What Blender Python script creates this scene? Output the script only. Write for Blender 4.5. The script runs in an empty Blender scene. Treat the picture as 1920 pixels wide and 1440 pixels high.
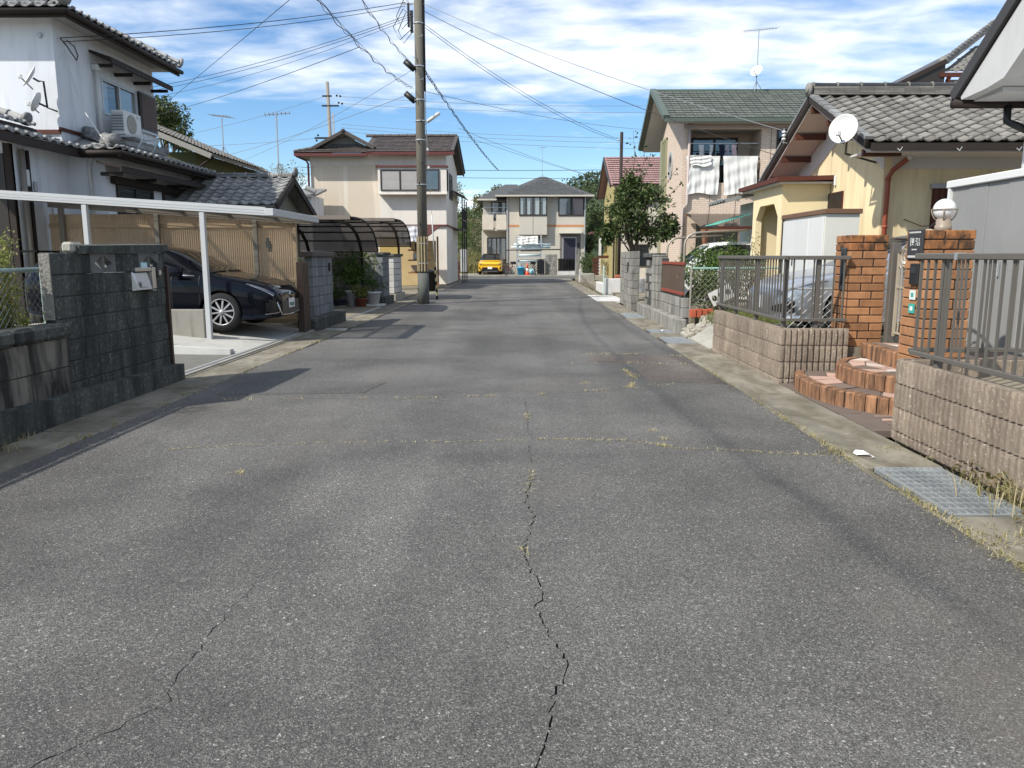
import bpy, bmesh, math, random
from mathutils import Vector, Matrix, Euler
from mathutils.geometry import delaunay_2d_cdt
R = math.radians
S = bpy.context.scene
C = S.collection
# ------------------------------------------------------------------ camera
cam = bpy.data.cameras.new('camera'); camo = bpy.data.objects.new('camera', cam); C.objects.link(camo)
cam.sensor_width = 36.0; cam.lens = 36.0 * 1460 / 1920; cam.clip_start = 0.05; cam.clip_end = 3000
camo.location = (0, 0, 1.47)
camo.rotation_euler = (R(90) - math.atan(240 / 1460), 0, R(0.9))
S.camera = camo
S.render.resolution_x, S.render.resolution_y = 1024, 768
S.render.engine = 'CYCLES'
# ------------------------------------------------------------------ light
LT = Vector((1.4, 1.05, -1.65)).normalized()          # direction the sunlight travels
sun = bpy.data.lights.new('sun', 'SUN'); suno = bpy.data.objects.new('sun', sun); C.objects.link(suno)
sun.energy = 4.4; sun.angle = R(0.8); sun.color = (1.0, 0.955, 0.88)
suno.rotation_euler = LT.to_track_quat('-Z', 'Y').to_euler()
EL = math.asin(-LT.z); AZ = math.atan2(-LT.x, -LT.y)
W = bpy.data.worlds.new('World'); S.world = W; W.use_nodes = True
S.view_settings.view_transform = 'Standard'; S.view_settings.look = 'None'
S.view_settings.exposure = 0.38; S.view_settings.gamma = 1.0; S.view_settings.use_curve_mapping = False
# ------------------------------------------------------------------ node helper
class NT:
    def __init__(s, tree): s.t = tree; s.n = tree.nodes; s.l = tree.links
    def new(s, typ, **kw):
        n = s.n.new(typ)
        for k, v in kw.items(): setattr(n, k, v)
        return n
    def put(s, sock, v):
        if isinstance(v, bpy.types.NodeSocket): s.l.new(v, sock)
        elif v is not None: sock.default_value = v
    def math(s, op, a, b=None, clamp=False):
        n = s.new('ShaderNodeMath', operation=op, use_clamp=clamp); s.put(n.inputs[0], a)
        if b is not None: s.put(n.inputs[1], b)
        return n.outputs[0]
    def pos(s): return s.new('ShaderNodeNewGeometry').outputs['Position']
    def island(s): return s.new('ShaderNodeNewGeometry').outputs['Random Per Island']
    def rnd(s): return s.new('ShaderNodeObjectInfo').outputs['Random']
    def map(s, v, scale=(1, 1, 1), loc=(0, 0, 0), rot=(0, 0, 0)):
        n = s.new('ShaderNodeMapping'); s.put(n.inputs['Vector'], v); n.inputs['Scale'].default_value = scale
        n.inputs['Location'].default_value = loc; n.inputs['Rotation'].default_value = rot; return n.outputs[0]
    def noise(s, v, scale, detail=3, rough=0.55, dist=0):
        n = s.new('ShaderNodeTexNoise'); s.put(n.inputs['Vector'], v); n.inputs['Scale'].default_value = scale
        n.inputs['Detail'].default_value = detail; n.inputs['Roughness'].default_value = rough
        n.inputs['Distortion'].default_value = dist; return n.outputs['Fac']
    def voro(s, v, scale, out='Color', feature='F1'):
        n = s.new('ShaderNodeTexVoronoi', feature=feature); s.put(n.inputs['Vector'], v); n.inputs['Scale'].default_value = scale
        return n.outputs[out]
    def ramp(s, fac, stops, interp='LINEAR'):
        n = s.new('ShaderNodeValToRGB'); n.color_ramp.interpolation = interp; e = n.color_ramp.elements
        while len(e) < len(stops): e.new(0.5)
        for i, (p, c) in enumerate(stops):
            e[i].position = p
            if not hasattr(c, '__len__'): c = (c, c, c)
            e[i].color = (c[0], c[1], c[2], 1)
        s.put(n.inputs[0], fac); return n.outputs[0]
    def mix(s, fac, a, b, blend='MIX'):
        n = s.new('ShaderNodeMix', data_type='RGBA', blend_type=blend)
        s.put(n.inputs['Factor'], fac)
        for k, v in ((6, a), (7, b)):
            if isinstance(v, (tuple, list)) and len(v) == 3: v = (v[0], v[1], v[2], 1)
            s.put(n.inputs[k], v)
        return n.outputs[2]
    def sep(s, v):
        n = s.new('ShaderNodeSeparateXYZ'); s.put(n.inputs[0], v); return n.outputs
    def comb(s, x, y, z=0.0):
        n = s.new('ShaderNodeCombineXYZ'); s.put(n.inputs[0], x); s.put(n.inputs[1], y); s.put(n.inputs[2], z); return n.outputs[0]
    def bump(s, h, strength=0.3, dist=0.01, normal=None):
        n = s.new('ShaderNodeBump'); n.inputs['Strength'].default_value = strength; n.inputs['Distance'].default_value = dist
        s.put(n.inputs['Height'], h)
        if normal is not None: s.put(n.inputs['Normal'], normal)
        return n.outputs[0]
# ------------------------------------------------------------------ sky: clear air plus high broken cloud
w = NT(W.node_tree); w.n.clear()
wout = w.new('ShaderNodeOutputWorld'); bg = w.new('ShaderNodeBackground'); bg.inputs['Strength'].default_value = 0.115
sky = w.new('ShaderNodeTexSky', sky_type='NISHITA', sun_disc=False, sun_elevation=EL, sun_rotation=AZ, altitude=300, air_density=1.0, dust_density=0.25, ozone_density=3.0)
dirv = w.new('ShaderNodeTexCoord').outputs['Generated']
dx, dy, dz = w.sep(dirv)
zc = w.math('MAXIMUM', dz, 0.0)
sc = w.math('DIVIDE', 1.0, w.math('ADD', zc, 0.10))
cp = w.comb(w.math('MULTIPLY', dx, sc), w.math('MULTIPLY', dy, sc), 0.0)
cpa = w.map(cp, scale=(0.55, 0.9, 1), rot=(0, 0, R(-14)), loc=(1.45, 3.1, 0))
nA = w.noise(cpa, 1.1, 5, 0.5, 0.2)
cpb = w.map(cp, scale=(1.2, 1.9, 1), rot=(0, 0, R(12)), loc=(4.7, 0.3, 0))
nB = w.noise(cpb, 3.0, 5, 0.52, 0.25)
el = w.math('ARCSINE', zc)
bias = w.ramp(w.math('DIVIDE', el, R(90)), [(0.0, 0.58), (0.032, 0.59), (0.052, 0.46), (0.070, 0.32), (0.100, 0.31), (0.125, 0.50), (0.145, 0.56), (0.19, 0.53), (0.5, 0.50), (1.0, 0.46)])
dens = w.math('ADD', w.math('ADD', w.math('MULTIPLY', nA, 0.62), w.math('MULTIPLY', nB, 0.38)), w.math('SUBTRACT', bias, 0.5))
cf = w.ramp(dens, [(0.40, 0.0), (0.50, 0.36), (0.60, 0.78), (0.70, 0.94)])
hs = w.new('ShaderNodeHueSaturation'); hs.inputs['Hue'].default_value = 0.502; hs.inputs['Saturation'].default_value = 1.22; hs.inputs['Value'].default_value = 1.12
w.put(hs.inputs['Color'], sky.outputs[0])
cl = w.mix(w.ramp(nB, [(0.3, 0.0), (0.7, 1.0)]), (7.3, 7.75, 8.5), (8.9, 9.1, 9.3))
w.put(bg.inputs['Color'], w.mix(cf, hs.outputs[0], cl))
w.l.new(bg.outputs[0], wout.inputs[0])
# ------------------------------------------------------------------ materials
def newmat(name):
    m = bpy.data.materials.new(name); m.use_nodes = True; t = NT(m.node_tree); b = t.n['Principled BSDF']
    return m, t, b
def M(name, col, rough=0.85, var=0.14, scale=2.0, objvar=0.08, bump=0.25, bscale=90, bdist=0.004, stain=None, sfac=0.5, sscale=(5, 5, 0.55), slo=0.5, shi=0.75, metal=0.0, spec=0.35, spots=None, coat=0, islandvar=0):
    m, t, b = newmat(name); p = t.pos()
    n1 = t.noise(p, scale, 4, 0.6)
    v = t.math('ADD', 1 - var, t.math('MULTIPLY', n1, 2 * var))
    if objvar: v = t.math('MULTIPLY', v, t.math('ADD', 1 - objvar, t.math('MULTIPLY', t.rnd(), 2 * objvar)))
    if islandvar: v = t.math('MULTIPLY', v, t.math('ADD', 1 - islandvar, t.math('MULTIPLY', t.island(), 2 * islandvar)))
    c = t.mix(1.0, col, t.comb(v, v, v), 'MULTIPLY')
    if spots:
        k = t.ramp(t.noise(p, spots[1], 2, 0.6), [(spots[2], 0), (spots[2] + 0.08, 1)]); c = t.mix(t.math('MULTIPLY', k, spots[3]), c, spots[0])
    if stain:
        st = t.noise(t.map(p, scale=sscale), 1.0, 6, 0.65, 0.4)
        k = t.ramp(st, [(slo, 0), (shi, 1)]); c = t.mix(t.math('MULTIPLY', k, sfac), c, stain)
    t.put(b.inputs['Base Color'], c)
    b.inputs['Roughness'].default_value = rough; b.inputs['Metallic'].default_value = metal
    b.inputs['Specular IOR Level'].default_value = spec
    if coat: b.inputs['Coat Weight'].default_value = coat; b.inputs['Coat Roughness'].default_value = 0.03
    if bump:
        h = t.math('ADD', t.noise(p, bscale, 4, 0.6), t.math('MULTIPLY', n1, 0.6))
        t.put(b.inputs['Normal'], t.bump(h, bump, bdist))
    return m
def leafmat(name, c1, c2, c3=None, trans=0.25):
    m, t, b = newmat(name)
    r = t.island(); stops = [(0.0, c1), (0.75, c2)]
    if c3: stops.append((1.0, c3))
    c = t.ramp(r, stops)
    v = t.math('ADD', 0.75, t.math('MULTIPLY', t.noise(t.pos(), 1.7, 2), 0.5))
    c = t.mix(1.0, c, t.comb(v, v, v), 'MULTIPLY')
    t.put(b.inputs['Base Color'], c); b.inputs['Roughness'].default_value = 0.55; b.inputs['Specular IOR Level'].default_value = 0.3
    tr = t.new('ShaderNodeBsdfTranslucent'); t.put(tr.inputs['Color'], c)
    mx = t.new('ShaderNodeMixShader'); mx.inputs[0].default_value = trans
    t.l.new(b.outputs[0], mx.inputs[1]); t.l.new(tr.outputs[0], mx.inputs[2]); t.l.new(mx.outputs[0], t.n['Material Output'].inputs[0])
    return m
def glassmat(name, tint=(0.75, 0.8, 0.82), refl=0.12):
    m, t, b = newmat(name); t.n.remove(b)
    tr = t.new('ShaderNodeBsdfTransparent'); tr.inputs[0].default_value = (*tint, 1)
    gl = t.new('ShaderNodeBsdfGlossy'); gl.inputs['Roughness'].default_value = 0.03
    fr = t.new('ShaderNodeFresnel'); fr.inputs[0].default_value = 1.5
    f = t.math('ADD', t.math('MULTIPLY', fr.outputs[0], 1.0), refl, True)
    mx = t.new('ShaderNodeMixShader'); t.put(mx.inputs[0], f); t.l.new(tr.outputs[0], mx.inputs[1]); t.l.new(gl.outputs[0], mx.inputs[2])
    t.l.new(mx.outputs[0], t.n['Material Output'].inputs[0]); return m
# ------------------------------------------------------------------ mesh helper
POS = {}
def chbox(x0, x1, y0, y1, z0, z1, c):
    cx, cy, cz = (x0 + x1) / 2, (y0 + y1) / 2, (z0 + z1) / 2; h = (abs(x1 - x0) / 2, abs(y1 - y0) / 2, abs(z1 - z0) / 2)
    c = min(c, min(h) * 0.45); V = []; I = {}
    for sx in (-1, 1):
        for sy in (-1, 1):
            for sz in (-1, 1):
                s = (sx, sy, sz)
                for a in range(3):
                    I[(s, a)] = len(V); V.append(tuple((cx, cy, cz)[k] + s[k] * (h[k] - (0 if k == a else c)) for k in range(3)))
    F = []
    for a in range(3):
        b, d = [k for k in range(3) if k != a]
        for sg in (-1, 1):
            q = []
            for (u, v) in ((-1, -1), (1, -1), (1, 1), (-1, 1)):
                s = [0, 0, 0]; s[a] = sg; s[b] = u; s[d] = v; q.append(I[(tuple(s), a)])
            F.append(q)
        for u in (-1, 1):
            for v in (-1, 1):
                s0 = [0, 0, 0]; s0[b] = u; s0[d] = v; s1 = list(s0); s0[a] = -1; s1[a] = 1
                s0, s1 = tuple(s0), tuple(s1); F.append([I[(s0, b)], I[(s1, b)], I[(s1, d)], I[(s0, d)]])
    for sx in (-1, 1):
        for sy in (-1, 1):
            for sz in (-1, 1):
                s = (sx, sy, sz); F.append([I[(s, 0)], I[(s, 1)], I[(s, 2)]])
    return V, F
class MB:
    def __init__(s): s.v = []; s.f = []
    def add(s, V, F):
        o = len(s.v); s.v += [tuple(p) for p in V]; s.f += [[i + o for i in q] for q in F]; return s
    def box(s, x0, x1, y0, y1, z0, z1, c=0):
        if c: return s.add(*chbox(x0, x1, y0, y1, z0, z1, c))
        V = [(x, y, z) for x in (x0, x1) for y in (y0, y1) for z in (z0, z1)]
        return s.add(V, [(0, 1, 3, 2), (4, 6, 7, 5), (0, 4, 5, 1), (2, 3, 7, 6), (0, 2, 6, 4), (1, 5, 7, 3)])
    def quad(s, a, b, c, d): return s.add([a, b, c, d], [(0, 1, 2, 3)])
    def slab(s, a, b, c, d, th):
        "a flat four-sided sheet given thickness along its own normal (downwards / backwards)"
        a, b, c, d = map(Vector, (a, b, c, d)); n = (b - a).cross(d - a).normalized() * th
        return s.add([a, b, c, d, a - n, b - n, c - n, d - n], [(0, 1, 2, 3), (7, 6, 5, 4), (0, 4, 5, 1), (1, 5, 6, 2), (2, 6, 7, 3), (3, 7, 4, 0)])
    def bar(s, a, b, wx, wz=None, upv=(0, 0, 1)):
        a, b = Vector(a), Vector(b); wz = wz or wx; d = (b - a).normalized(); upv = Vector(upv)
        if abs(d.dot(upv)) > 0.98: upv = Vector((1, 0, 0))
        sd = d.cross(upv).normalized() * wx / 2; u = sd.cross(d).normalized() * wz / 2
        V = [p + i * sd + j * u for p in (a, b) for (i, j) in ((-1, -1), (1, -1), (1, 1), (-1, 1))]
        return s.add(V, [(3, 2, 1, 0), (4, 5, 6, 7), (0, 1, 5, 4), (1, 2, 6, 5), (2, 3, 7, 6), (3, 0, 4, 7)])
    def tube(s, pts, r, n=6, cap=True):
        pts = [Vector(p) for p in pts]; rr = r if hasattr(r, '__len__') else [r] * len(pts); V = []; F = []; prev = None
        for i, p in enumerate(pts):
            d = (pts[min(i + 1, len(pts) - 1)] - pts[max(i - 1, 0)])
            if d.length < 1e-9: d = Vector((0, 0, 1))
            d.normalize(); ref = prev if prev is not None else (Vector((0, 0, 1)) if abs(d.z) < 0.9 else Vector((1, 0, 0)))
            a = (ref - d * ref.dot(d))
            if a.length < 1e-6: a = d.orthogonal()
            a.normalize(); b = d.cross(a); prev = a
            for k in range(n):
                t = 2 * math.pi * k / n; V.append(p + (a * math.cos(t) + b * math.sin(t)) * rr[i])
        for i in range(len(pts) - 1):
            for k in range(n):
                j = (k + 1) % n; F.append((i * n + k, i * n + j, (i + 1) * n + j, (i + 1) * n + k))
        if cap: F.append(tuple(range(n))[::-1]); F.append(tuple((len(pts) - 1) * n + k for k in range(n)))
        return s.add(V, F)
    def lathe(s, prof, c=(0, 0, 0), n=20, axis='z', cap=True):
        V = []; F = []
        for (r, h) in prof:
            for k in range(n):
                t = 2 * math.pi * k / n; x, y = r * math.cos(t), r * math.sin(t)
                V.append({'z': (c[0] + x, c[1] + y, c[2] + h), 'y': (c[0] + x, c[1] + h, c[2] + y), 'x': (c[0] + h, c[1] + x, c[2] + y)}[axis])
        m = len(prof)
        for i in range(m - 1):
            for k in range(n):
                j = (k + 1) % n; F.append((i * n + k, i * n + j, (i + 1) * n + j, (i + 1) * n + k))
        if cap and prof[0][0] > 1e-6: F.append(tuple(range(n))[::-1])
        if cap and prof[-1][0] > 1e-6: F.append(tuple((m - 1) * n + k for k in range(n)))
        return s.add(V, F)
    def plate(s, outline, holes, axis, a, b):
        "flat outline with holes, given thickness from a to b along an axis"
        pts = [Vector(p) for p in outline]; loops = [list(range(len(pts)))]
        for h in holes: loops.append(list(range(len(pts), len(pts) + len(h)))); pts += [Vector(p) for p in h]
        ed = [(L[i], L[(i + 1) % len(L)]) for L in loops for i in range(len(L))]
        ov, oe, of, *_ = delaunay_2d_cdt(pts, ed, [], 1, 1e-6)
        def inside(q, L):
            c = False
            for i in range(len(L)):
                p1, p2 = pts[L[i]], pts[L[i - 1]]
                if (p1[1] > q[1]) != (p2[1] > q[1]) and q[0] < (p2[0] - p1[0]) * (q[1] - p1[1]) / (p2[1] - p1[1]) + p1[0]: c = not c
            return c
        def P(u, h): return {'y': (u[0], h, u[1]), 'x': (h, u[0], u[1]), 'z': (u[0], u[1], h)}[axis]
        V = [P(u, a) for u in ov] + [P(u, b) for u in ov]; n = len(ov); F = []
        for t in of:
            q = sum((ov[i] for i in t), Vector((0, 0))) / 3
            if inside(q, loops[0]) and not any(inside(q, L) for L in loops[1:]):
                F.append(tuple(t)); F.append(tuple(i + n for i in t)[::-1])
        cnt = {}
        for f in F[::2]:
            for i in range(3):
                e = (f[i], f[(i + 1) % 3]); k = tuple(sorted(e)); cnt.setdefault(k, []).append(e)
        for k, es in cnt.items():
            if len(es) == 1: i, j = es[0]; F.append((i, j, j + n, i + n))
        return s.add(V, F)
    def mesh(s, name, mat, center=None, smooth=False):
        me = bpy.data.meshes.new(name); c = center or Vector((0, 0, 0))
        me.from_pydata([(p[0] - c[0], p[1] - c[1], p[2] - c[2]) for p in s.v], [], s.f)
        if mat: me.materials.append(mat)
        if len(s.f) < 60000:
            bm = bmesh.new(); bm.from_mesh(me); bmesh.ops.recalc_face_normals(bm, faces=bm.faces); bm.to_mesh(me); bm.free()
        if smooth: me.polygons.foreach_set('use_smooth', [True] * len(me.polygons))
        me.update(); return me
    def build(s, name, mat, parent=None, smooth=False, origin=None):
        if origin is None:
            lo = [min(p[k] for p in s.v) for k in range(3)]; hi = [max(p[k] for p in s.v) for k in range(3)]
            origin = Vector(((lo[0] + hi[0]) / 2, (lo[1] + hi[1]) / 2, lo[2]))
        o = bpy.data.objects.new(name, s.mesh(name, mat, origin, smooth)); C.objects.link(o); POS[o] = Vector(origin)
        if parent is not None: o.parent = parent; o.location = POS[o] - POS[parent]
        else: o.location = POS[o]
        return o
def inst(mesh, name, parent, loc, rot=None, scale=None):
    o = bpy.data.objects.new(name, mesh); C.objects.link(o); POS[o] = Vector(loc)
    if parent is not None: o.parent = parent; o.location = POS[o] - POS[parent]
    else: o.location = POS[o]
    if rot is not None: o.rotation_euler = rot
    if scale is not None: o.scale = scale
    return o
def tag(o, label, cat, group=None):
    o['label'] = label; o['category'] = cat
    if group: o['group'] = group
    return o
def struct(o): o['kind'] = 'structure'; return o
def thing(name, label, cat, loc, group=None, rotz=0, local=False):
    o = bpy.data.objects.new(name, None); C.objects.link(o); o.location = loc; o.rotation_euler = (0, 0, rotz); o.empty_display_size = 0.2
    POS[o] = Vector((0, 0, 0)) if local else Vector(loc)
    return tag(o, label, cat, group)
def B(*a, c=0): return MB().box(*a, c=c)
rg = random.Random(7)
def smoothed(o, ang=40):
    me = o.data; me.polygons.foreach_set('use_smooth', [True] * len(me.polygons)); me.set_sharp_from_angle(angle=R(ang)); return o
# ------------------------------------------------------------------ shared materials
def asphalt(name='asphalt', tint=None):
    m, t, b = newmat(name); p = t.pos()
    big = t.noise(p, 0.42, 3, 0.55, 0.6); mid = t.noise(p, 2.3, 4, 0.6)
    cell = t.sep(t.voro(p, 215)); cell2 = t.sep(t.voro(t.map(p, loc=(3, 5, 1)), 100))
    stone = t.ramp(cell[0], [(0.0, 0.048), (0.5, 0.10), (0.85, 0.145), (0.94, 0.20), (1.0, 0.30)])
    st2 = t.ramp(cell2[1], [(0.0, 0.75), (0.9, 1.05), (0.975, 1.2), (1.0, 2.3)])
    c = t.mix(1.0, stone, st2, 'MULTIPLY')
    g = t.math('ADD', 0.54, t.math('ADD', t.math('MULTIPLY', t.ramp(big, [(0.36, 0.0), (0.64, 1.0)]), 0.52), t.math('MULTIPLY', mid, 0.42)))
    c = t.mix(1.0, c, t.comb(t.math('MULTIPLY', g, 1.04), g, t.math('MULTIPLY', g, 0.91)), 'MULTIPLY')
    trk = t.noise(t.map(p, scale=(1.5, 0.09, 1), loc=(2.2, 0.4, 0)), 1.0, 3, 0.5); c = t.mix(1.0, c, t.ramp(trk, [(0.36, 0.86), (0.6, 1.06)]), 'MULTIPLY')
    # dusty brown weathering, blotched
    k = t.ramp(t.noise(t.map(p, scale=(0.8, 0.5, 1), loc=(7, 2, 0)), 1.0, 5, 0.65), [(0.55, 0.0), (0.75, 1.0)])
    c = t.mix(t.math('MULTIPLY', k, 0.4), c, (0.15, 0.13, 0.105))
    if tint: c = t.mix(1.0, c, tint, 'MULTIPLY')
    ro = t.noise(t.map(p, loc=(1.7, 9, 0)), 0.8, 3, 0.6)
    t.put(b.inputs['Base Color'], c)
    t.put(b.inputs['Roughness'], t.math('ADD', 0.68, t.math('MULTIPLY', ro, 0.25)))
    b.inputs['Specular IOR Level'].default_value = 0.4
    h = t.math('ADD', t.math('MULTIPLY', t.voro(p, 180, 'Distance'), -1.0), t.math('MULTIPLY', t.noise(p, 45, 3), 0.9))
    t.put(b.inputs['Normal'], t.bump(h, 0.6, 0.005)); return m
ASPH = asphalt()
SOIL = M('soil', (0.14, 0.115, 0.075), 0.95, 0.3, 1.2, 0, 0.5, 25, 0.02, stain=(0.10, 0.12, 0.04), sfac=0.7, sscale=(0.6, 0.6, 0.6), slo=0.45, shi=0.6)
DARKSUB = M('crack_bed', (0.05, 0.045, 0.04), 0.95, 0.3, 20, 0)
CONC = M('concrete', (0.33, 0.315, 0.27), 0.9, 0.22, 1.6, 0.1, 0.35, 120, 0.004, stain=(0.15, 0.135, 0.10), sfac=0.6, sscale=(2.2, 2.2, 2.2), slo=0.45, shi=0.7)
CONCW = M('pale_concrete', (0.56, 0.55, 0.52), 0.85, 0.18, 0.9, 0.05, 0.2, 100, 0.003, stain=(0.30, 0.29, 0.26), sfac=0.5, sscale=(1.5, 1.5, 0.8), slo=0.5, shi=0.75)
GUTM = M('gutter_concrete', (0.22, 0.20, 0.155), 0.92, 0.42, 1.1, 0.16, 0.4, 150, 0.004, stain=(0.12, 0.105, 0.07), sfac=0.85, sscale=(3.5, 1.6, 3.5), slo=0.42, shi=0.62, spots=((0.36, 0.33, 0.25), 9, 0.6, 0.45))
STEEL = M('galvanised_steel', (0.60, 0.63, 0.63), 0.42, 0.15, 14, 0.06, 0.05, 200, metal=0.75, spec=0.5)
FGREY = M('fence_grey', (0.11, 0.10, 0.086), 0.45, 0.06, 6, 0.04, 0.04, 200, spec=0.5)
BLOCKD = M('old_block', (0.082, 0.088, 0.077), 0.95, 0.5, 3.5, 0.22, 1.0, 70, 0.012, stain=(0.026, 0.028, 0.027), sfac=0.88, sscale=(4.5, 4.5, 0.8), slo=0.40, shi=0.62, spots=((0.20, 0.205, 0.18), 26, 0.55, 0.65))
MORTD = M('old_mortar', (0.06, 0.06, 0.055), 0.95, 0.3, 6, 0)
BLOCKG = M('grey_block', (0.28, 0.27, 0.24), 0.95, 0.22, 3.5, 0.13, 0.6, 140, 0.006, stain=(0.10, 0.095, 0.08), sfac=0.85, sscale=(5, 5, 1.4), slo=0.40, shi=0.64)
BLOCKB = M('blue_grey_block', (0.20, 0.215, 0.22), 0.95, 0.2, 3, 0.1, 0.5, 140, 0.005, stain=(0.07, 0.075, 0.08), sfac=0.7, sscale=(4, 4, 0.7), slo=0.42, shi=0.68)
RIB = M('ribbed_block', (0.285, 0.23, 0.175), 0.95, 0.28, 4, 0.10, 0.9, 130, 0.010, stain=(0.115, 0.09, 0.07), sfac=0.62, sscale=(3.0, 3.0, 1.0), slo=0.45, shi=0.7, spots=((0.62, 0.57, 0.48), 48, 0.62, 0.75))
BRICK = M('orange_brick', (0.325, 0.16, 0.074), 0.88, 0.28, 9, 0.26, 0.5, 110, 0.005, stain=(0.12, 0.055, 0.025), sfac=0.5, sscale=(9, 9, 3), slo=0.5, shi=0.74)
BRICKTOP = M('weathered_brick', (0.30, 0.125, 0.045), 0.88, 0.3, 9, 0.2, 0.5, 110, 0.005, stain=(0.035, 0.025, 0.017), sfac=0.9, sscale=(10, 10, 6), slo=0.42, shi=0.6)
MORT = M('dark_mortar', (0.075, 0.055, 0.042), 0.95, 0.3, 10, 0)
BRICKE = M('edging_brick', (0.29, 0.15, 0.078), 0.9, 0.3, 6, 0.18, 0.5, 90, 0.005, stain=(0.05, 0.03, 0.02), sfac=0.8, sscale=(16, 16, 3.0), slo=0.42, shi=0.62)
DRY = leafmat('dry_grass', (0.58, 0.50, 0.29), (0.46, 0.38, 0.20), (0.33, 0.31, 0.13), 0.3)
DRY2 = leafmat('straw_grass', (0.46, 0.39, 0.22), (0.32, 0.28, 0.13), (0.15, 0.18, 0.05), 0.3)
GRASS = leafmat('green_grass', (0.09, 0.13, 0.025), (0.17, 0.19, 0.05), (0.35, 0.30, 0.12), 0.3)
# ------------------------------------------------------------------ ground sheet, street and lots
g = MB(); g.quad((-900, -200, -0.14), (900, -200, -0.14), (900, 1500, -0.14), (-900, 1500, -0.14)); struct(g.build('ground', SOIL))
rc = random.Random(3)
def wobble(pts, step=0.035, amp=0.012):
    out = []
    for a, b in zip(pts, pts[1:]):
        a, b = Vector(a), Vector(b); n = max(1, int((b - a).length / step))
        for i in range(n): out.append(a.lerp(b, i / n) + Vector((rc.uniform(-amp, amp), rc.uniform(-amp, amp))))
    out.append(Vector(pts[-1])); return out
def crackpoly(pts, w0, amp=0.012, ends=0.12, step=0.035):
    ln = wobble(pts, step, amp); n = len(ln); L = []; Rr = []
    for i, p in enumerate(ln):
        d = (ln[min(i + 1, n - 1)] - ln[max(i - 1, 0)]).normalized(); nn = Vector((-d.y, d.x)); t = i / (n - 1)
        e = min(1, t / ends if ends else 1, (1 - t) / ends if ends else 1); ww = max(0.0006, w0 * e * rc.uniform(0.35, 1.35)) / 2
        L.append(p + nn * ww); Rr.append(p - nn * ww)
    return ln, L + Rr[::-1]
main = [(0.03, 2.0), (0.09, 2.35), (0.16, 2.66), (0.15, 2.74), (0.09, 2.91), (0.05, 3.1), (0.09, 3.26), (0.03, 3.56), (0.0, 3.77), (0.06, 4.3), (0.01, 4.55), (0.05, 5.27)]
CR = {}
CR['main'] = crackpoly([(-0.12, 1.2), (-0.02, 1.6)] + main, 0.0085, 0.016, 0.06)
CR['main2'] = crackpoly([(0.05, 5.4), (0.04, 6.1)], 0.005)
CR['main3'] = crackpoly([(0.04, 6.25), (0.03, 7.2), (0.01, 8.05)], 0.006)
CR['left'] = crackpoly([(-1.9, 1.6), (-1.43, 2.03), (-1.25, 2.27), (-1.19, 2.36), (-1.22, 2.58), (-1.22, 2.8), (-1.23, 3.03), (-1.22, 3.24), (-1.22, 3.41), (-1.17, 3.57)], 0.0055, 0.018, 0.3)
CR['t1a'] = crackpoly([(-2.75, 5.78), (-2.35, 5.91), (-1.79, 5.99), (-1.21, 6.06), (-0.52, 6.07), (-0.02, 6.15)], 0.008, 0.01)
CR['t1b'] = crackpoly([(0.10, 6.18), (0.89, 6.13), (1.15, 5.9), (1.7, 5.81), (2.18, 5.67)], 0.009, 0.01)
CR['t2'] = crackpoly([(-3.1, 7.87), (-2.35, 7.95), (-1.02, 8.03), (-0.05, 8.19)], 0.009, 0.012)
CR['t2b'] = crackpoly([(0.12, 8.21), (1.25, 8.67)], 0.009, 0.012)
CR['t3'] = crackpoly([(0.57, 10.68), (1.32, 10.8), (2.32, 10.6)], 0.012, 0.015)
CR['t4'] = crackpoly([(0.87, 11.75), (1.76, 11.77), (2.3, 11.55)], 0.012, 0.015)
CR['t5'] = crackpoly([(1.2, 8.72), (1.35, 9.4), (1.3, 10.2)], 0.008, 0.015)
CR['t6'] = crackpoly([(-3.2, 7.2), (-2.2, 7.05), (-1.2, 7.2)], 0.004, 0.012)
CR['t7'] = crackpoly([(-2.9, 20.2), (-1, 20.5), (1.2, 20.3)], 0.01, 0.02, 0.1, 0.1)
def edge(pts, amp): return [(p.x, p.y) for p in wobble(pts, 0.25, amp)]
LE = [(-3.55, -8), (-3.56, 4), (-3.6, 5.66), (-3.66, 8.3), (-3.53, 12.7), (-3.52, 24), (-3.7, 40), (-3.95, 52.2)]
RE = [(3.2, 52.2), (2.45, 40), (2.42, 20), (2.38, 11), (2.36, 5), (2.40, -8)]
road = MB(); road.plate([(-3.55, -8)] + edge(LE[1:-1], 0.012) + [(-3.95, 52.2), (-40, 52.4), (-40, 58.0), (40, 58.0), (40, 52.4), (3.2, 52.2)] + edge(RE[1:-1], 0.014) + [(2.40, -8)], [c[1] for c in CR.values()], 'z', 0.0, -0.05)
struct(road.build('road', ASPH, origin=Vector((0, 0, 0))))
bed = MB(); bed.quad((-3.5, 0, -0.03), (2.3, 0, -0.03), (2.3, 24, -0.03), (-3.5, 24, -0.03)); struct(bed.build('road_bed', DARKSUB))
PATCH = asphalt('brown_asphalt', (1.08, 0.95, 0.9)); DARKP = asphalt('dark_asphalt', (0.84, 0.85, 0.87))
def patch_(pts, mat): struct(MB().plate([(p.x, p.y) for p in wobble(pts + [pts[0]], 0.06, 0.018)[:-1]], [], 'z', 0.004, -0.02).build('road_patch', mat))
patch_([(1.45, 9.15), (2.36, 9.0), (2.34, 10.5), (1.5, 10.62)], PATCH); patch_([(0.9, 10.9), (2.34, 10.75), (2.33, 11.45), (1.0, 11.62)], PATCH); patch_([(-3.3, 8.15), (-1.75, 8.3), (-1.62, 9.05), (-2.5, 9.1), (-3.35, 8.95)], DARKP)
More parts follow.
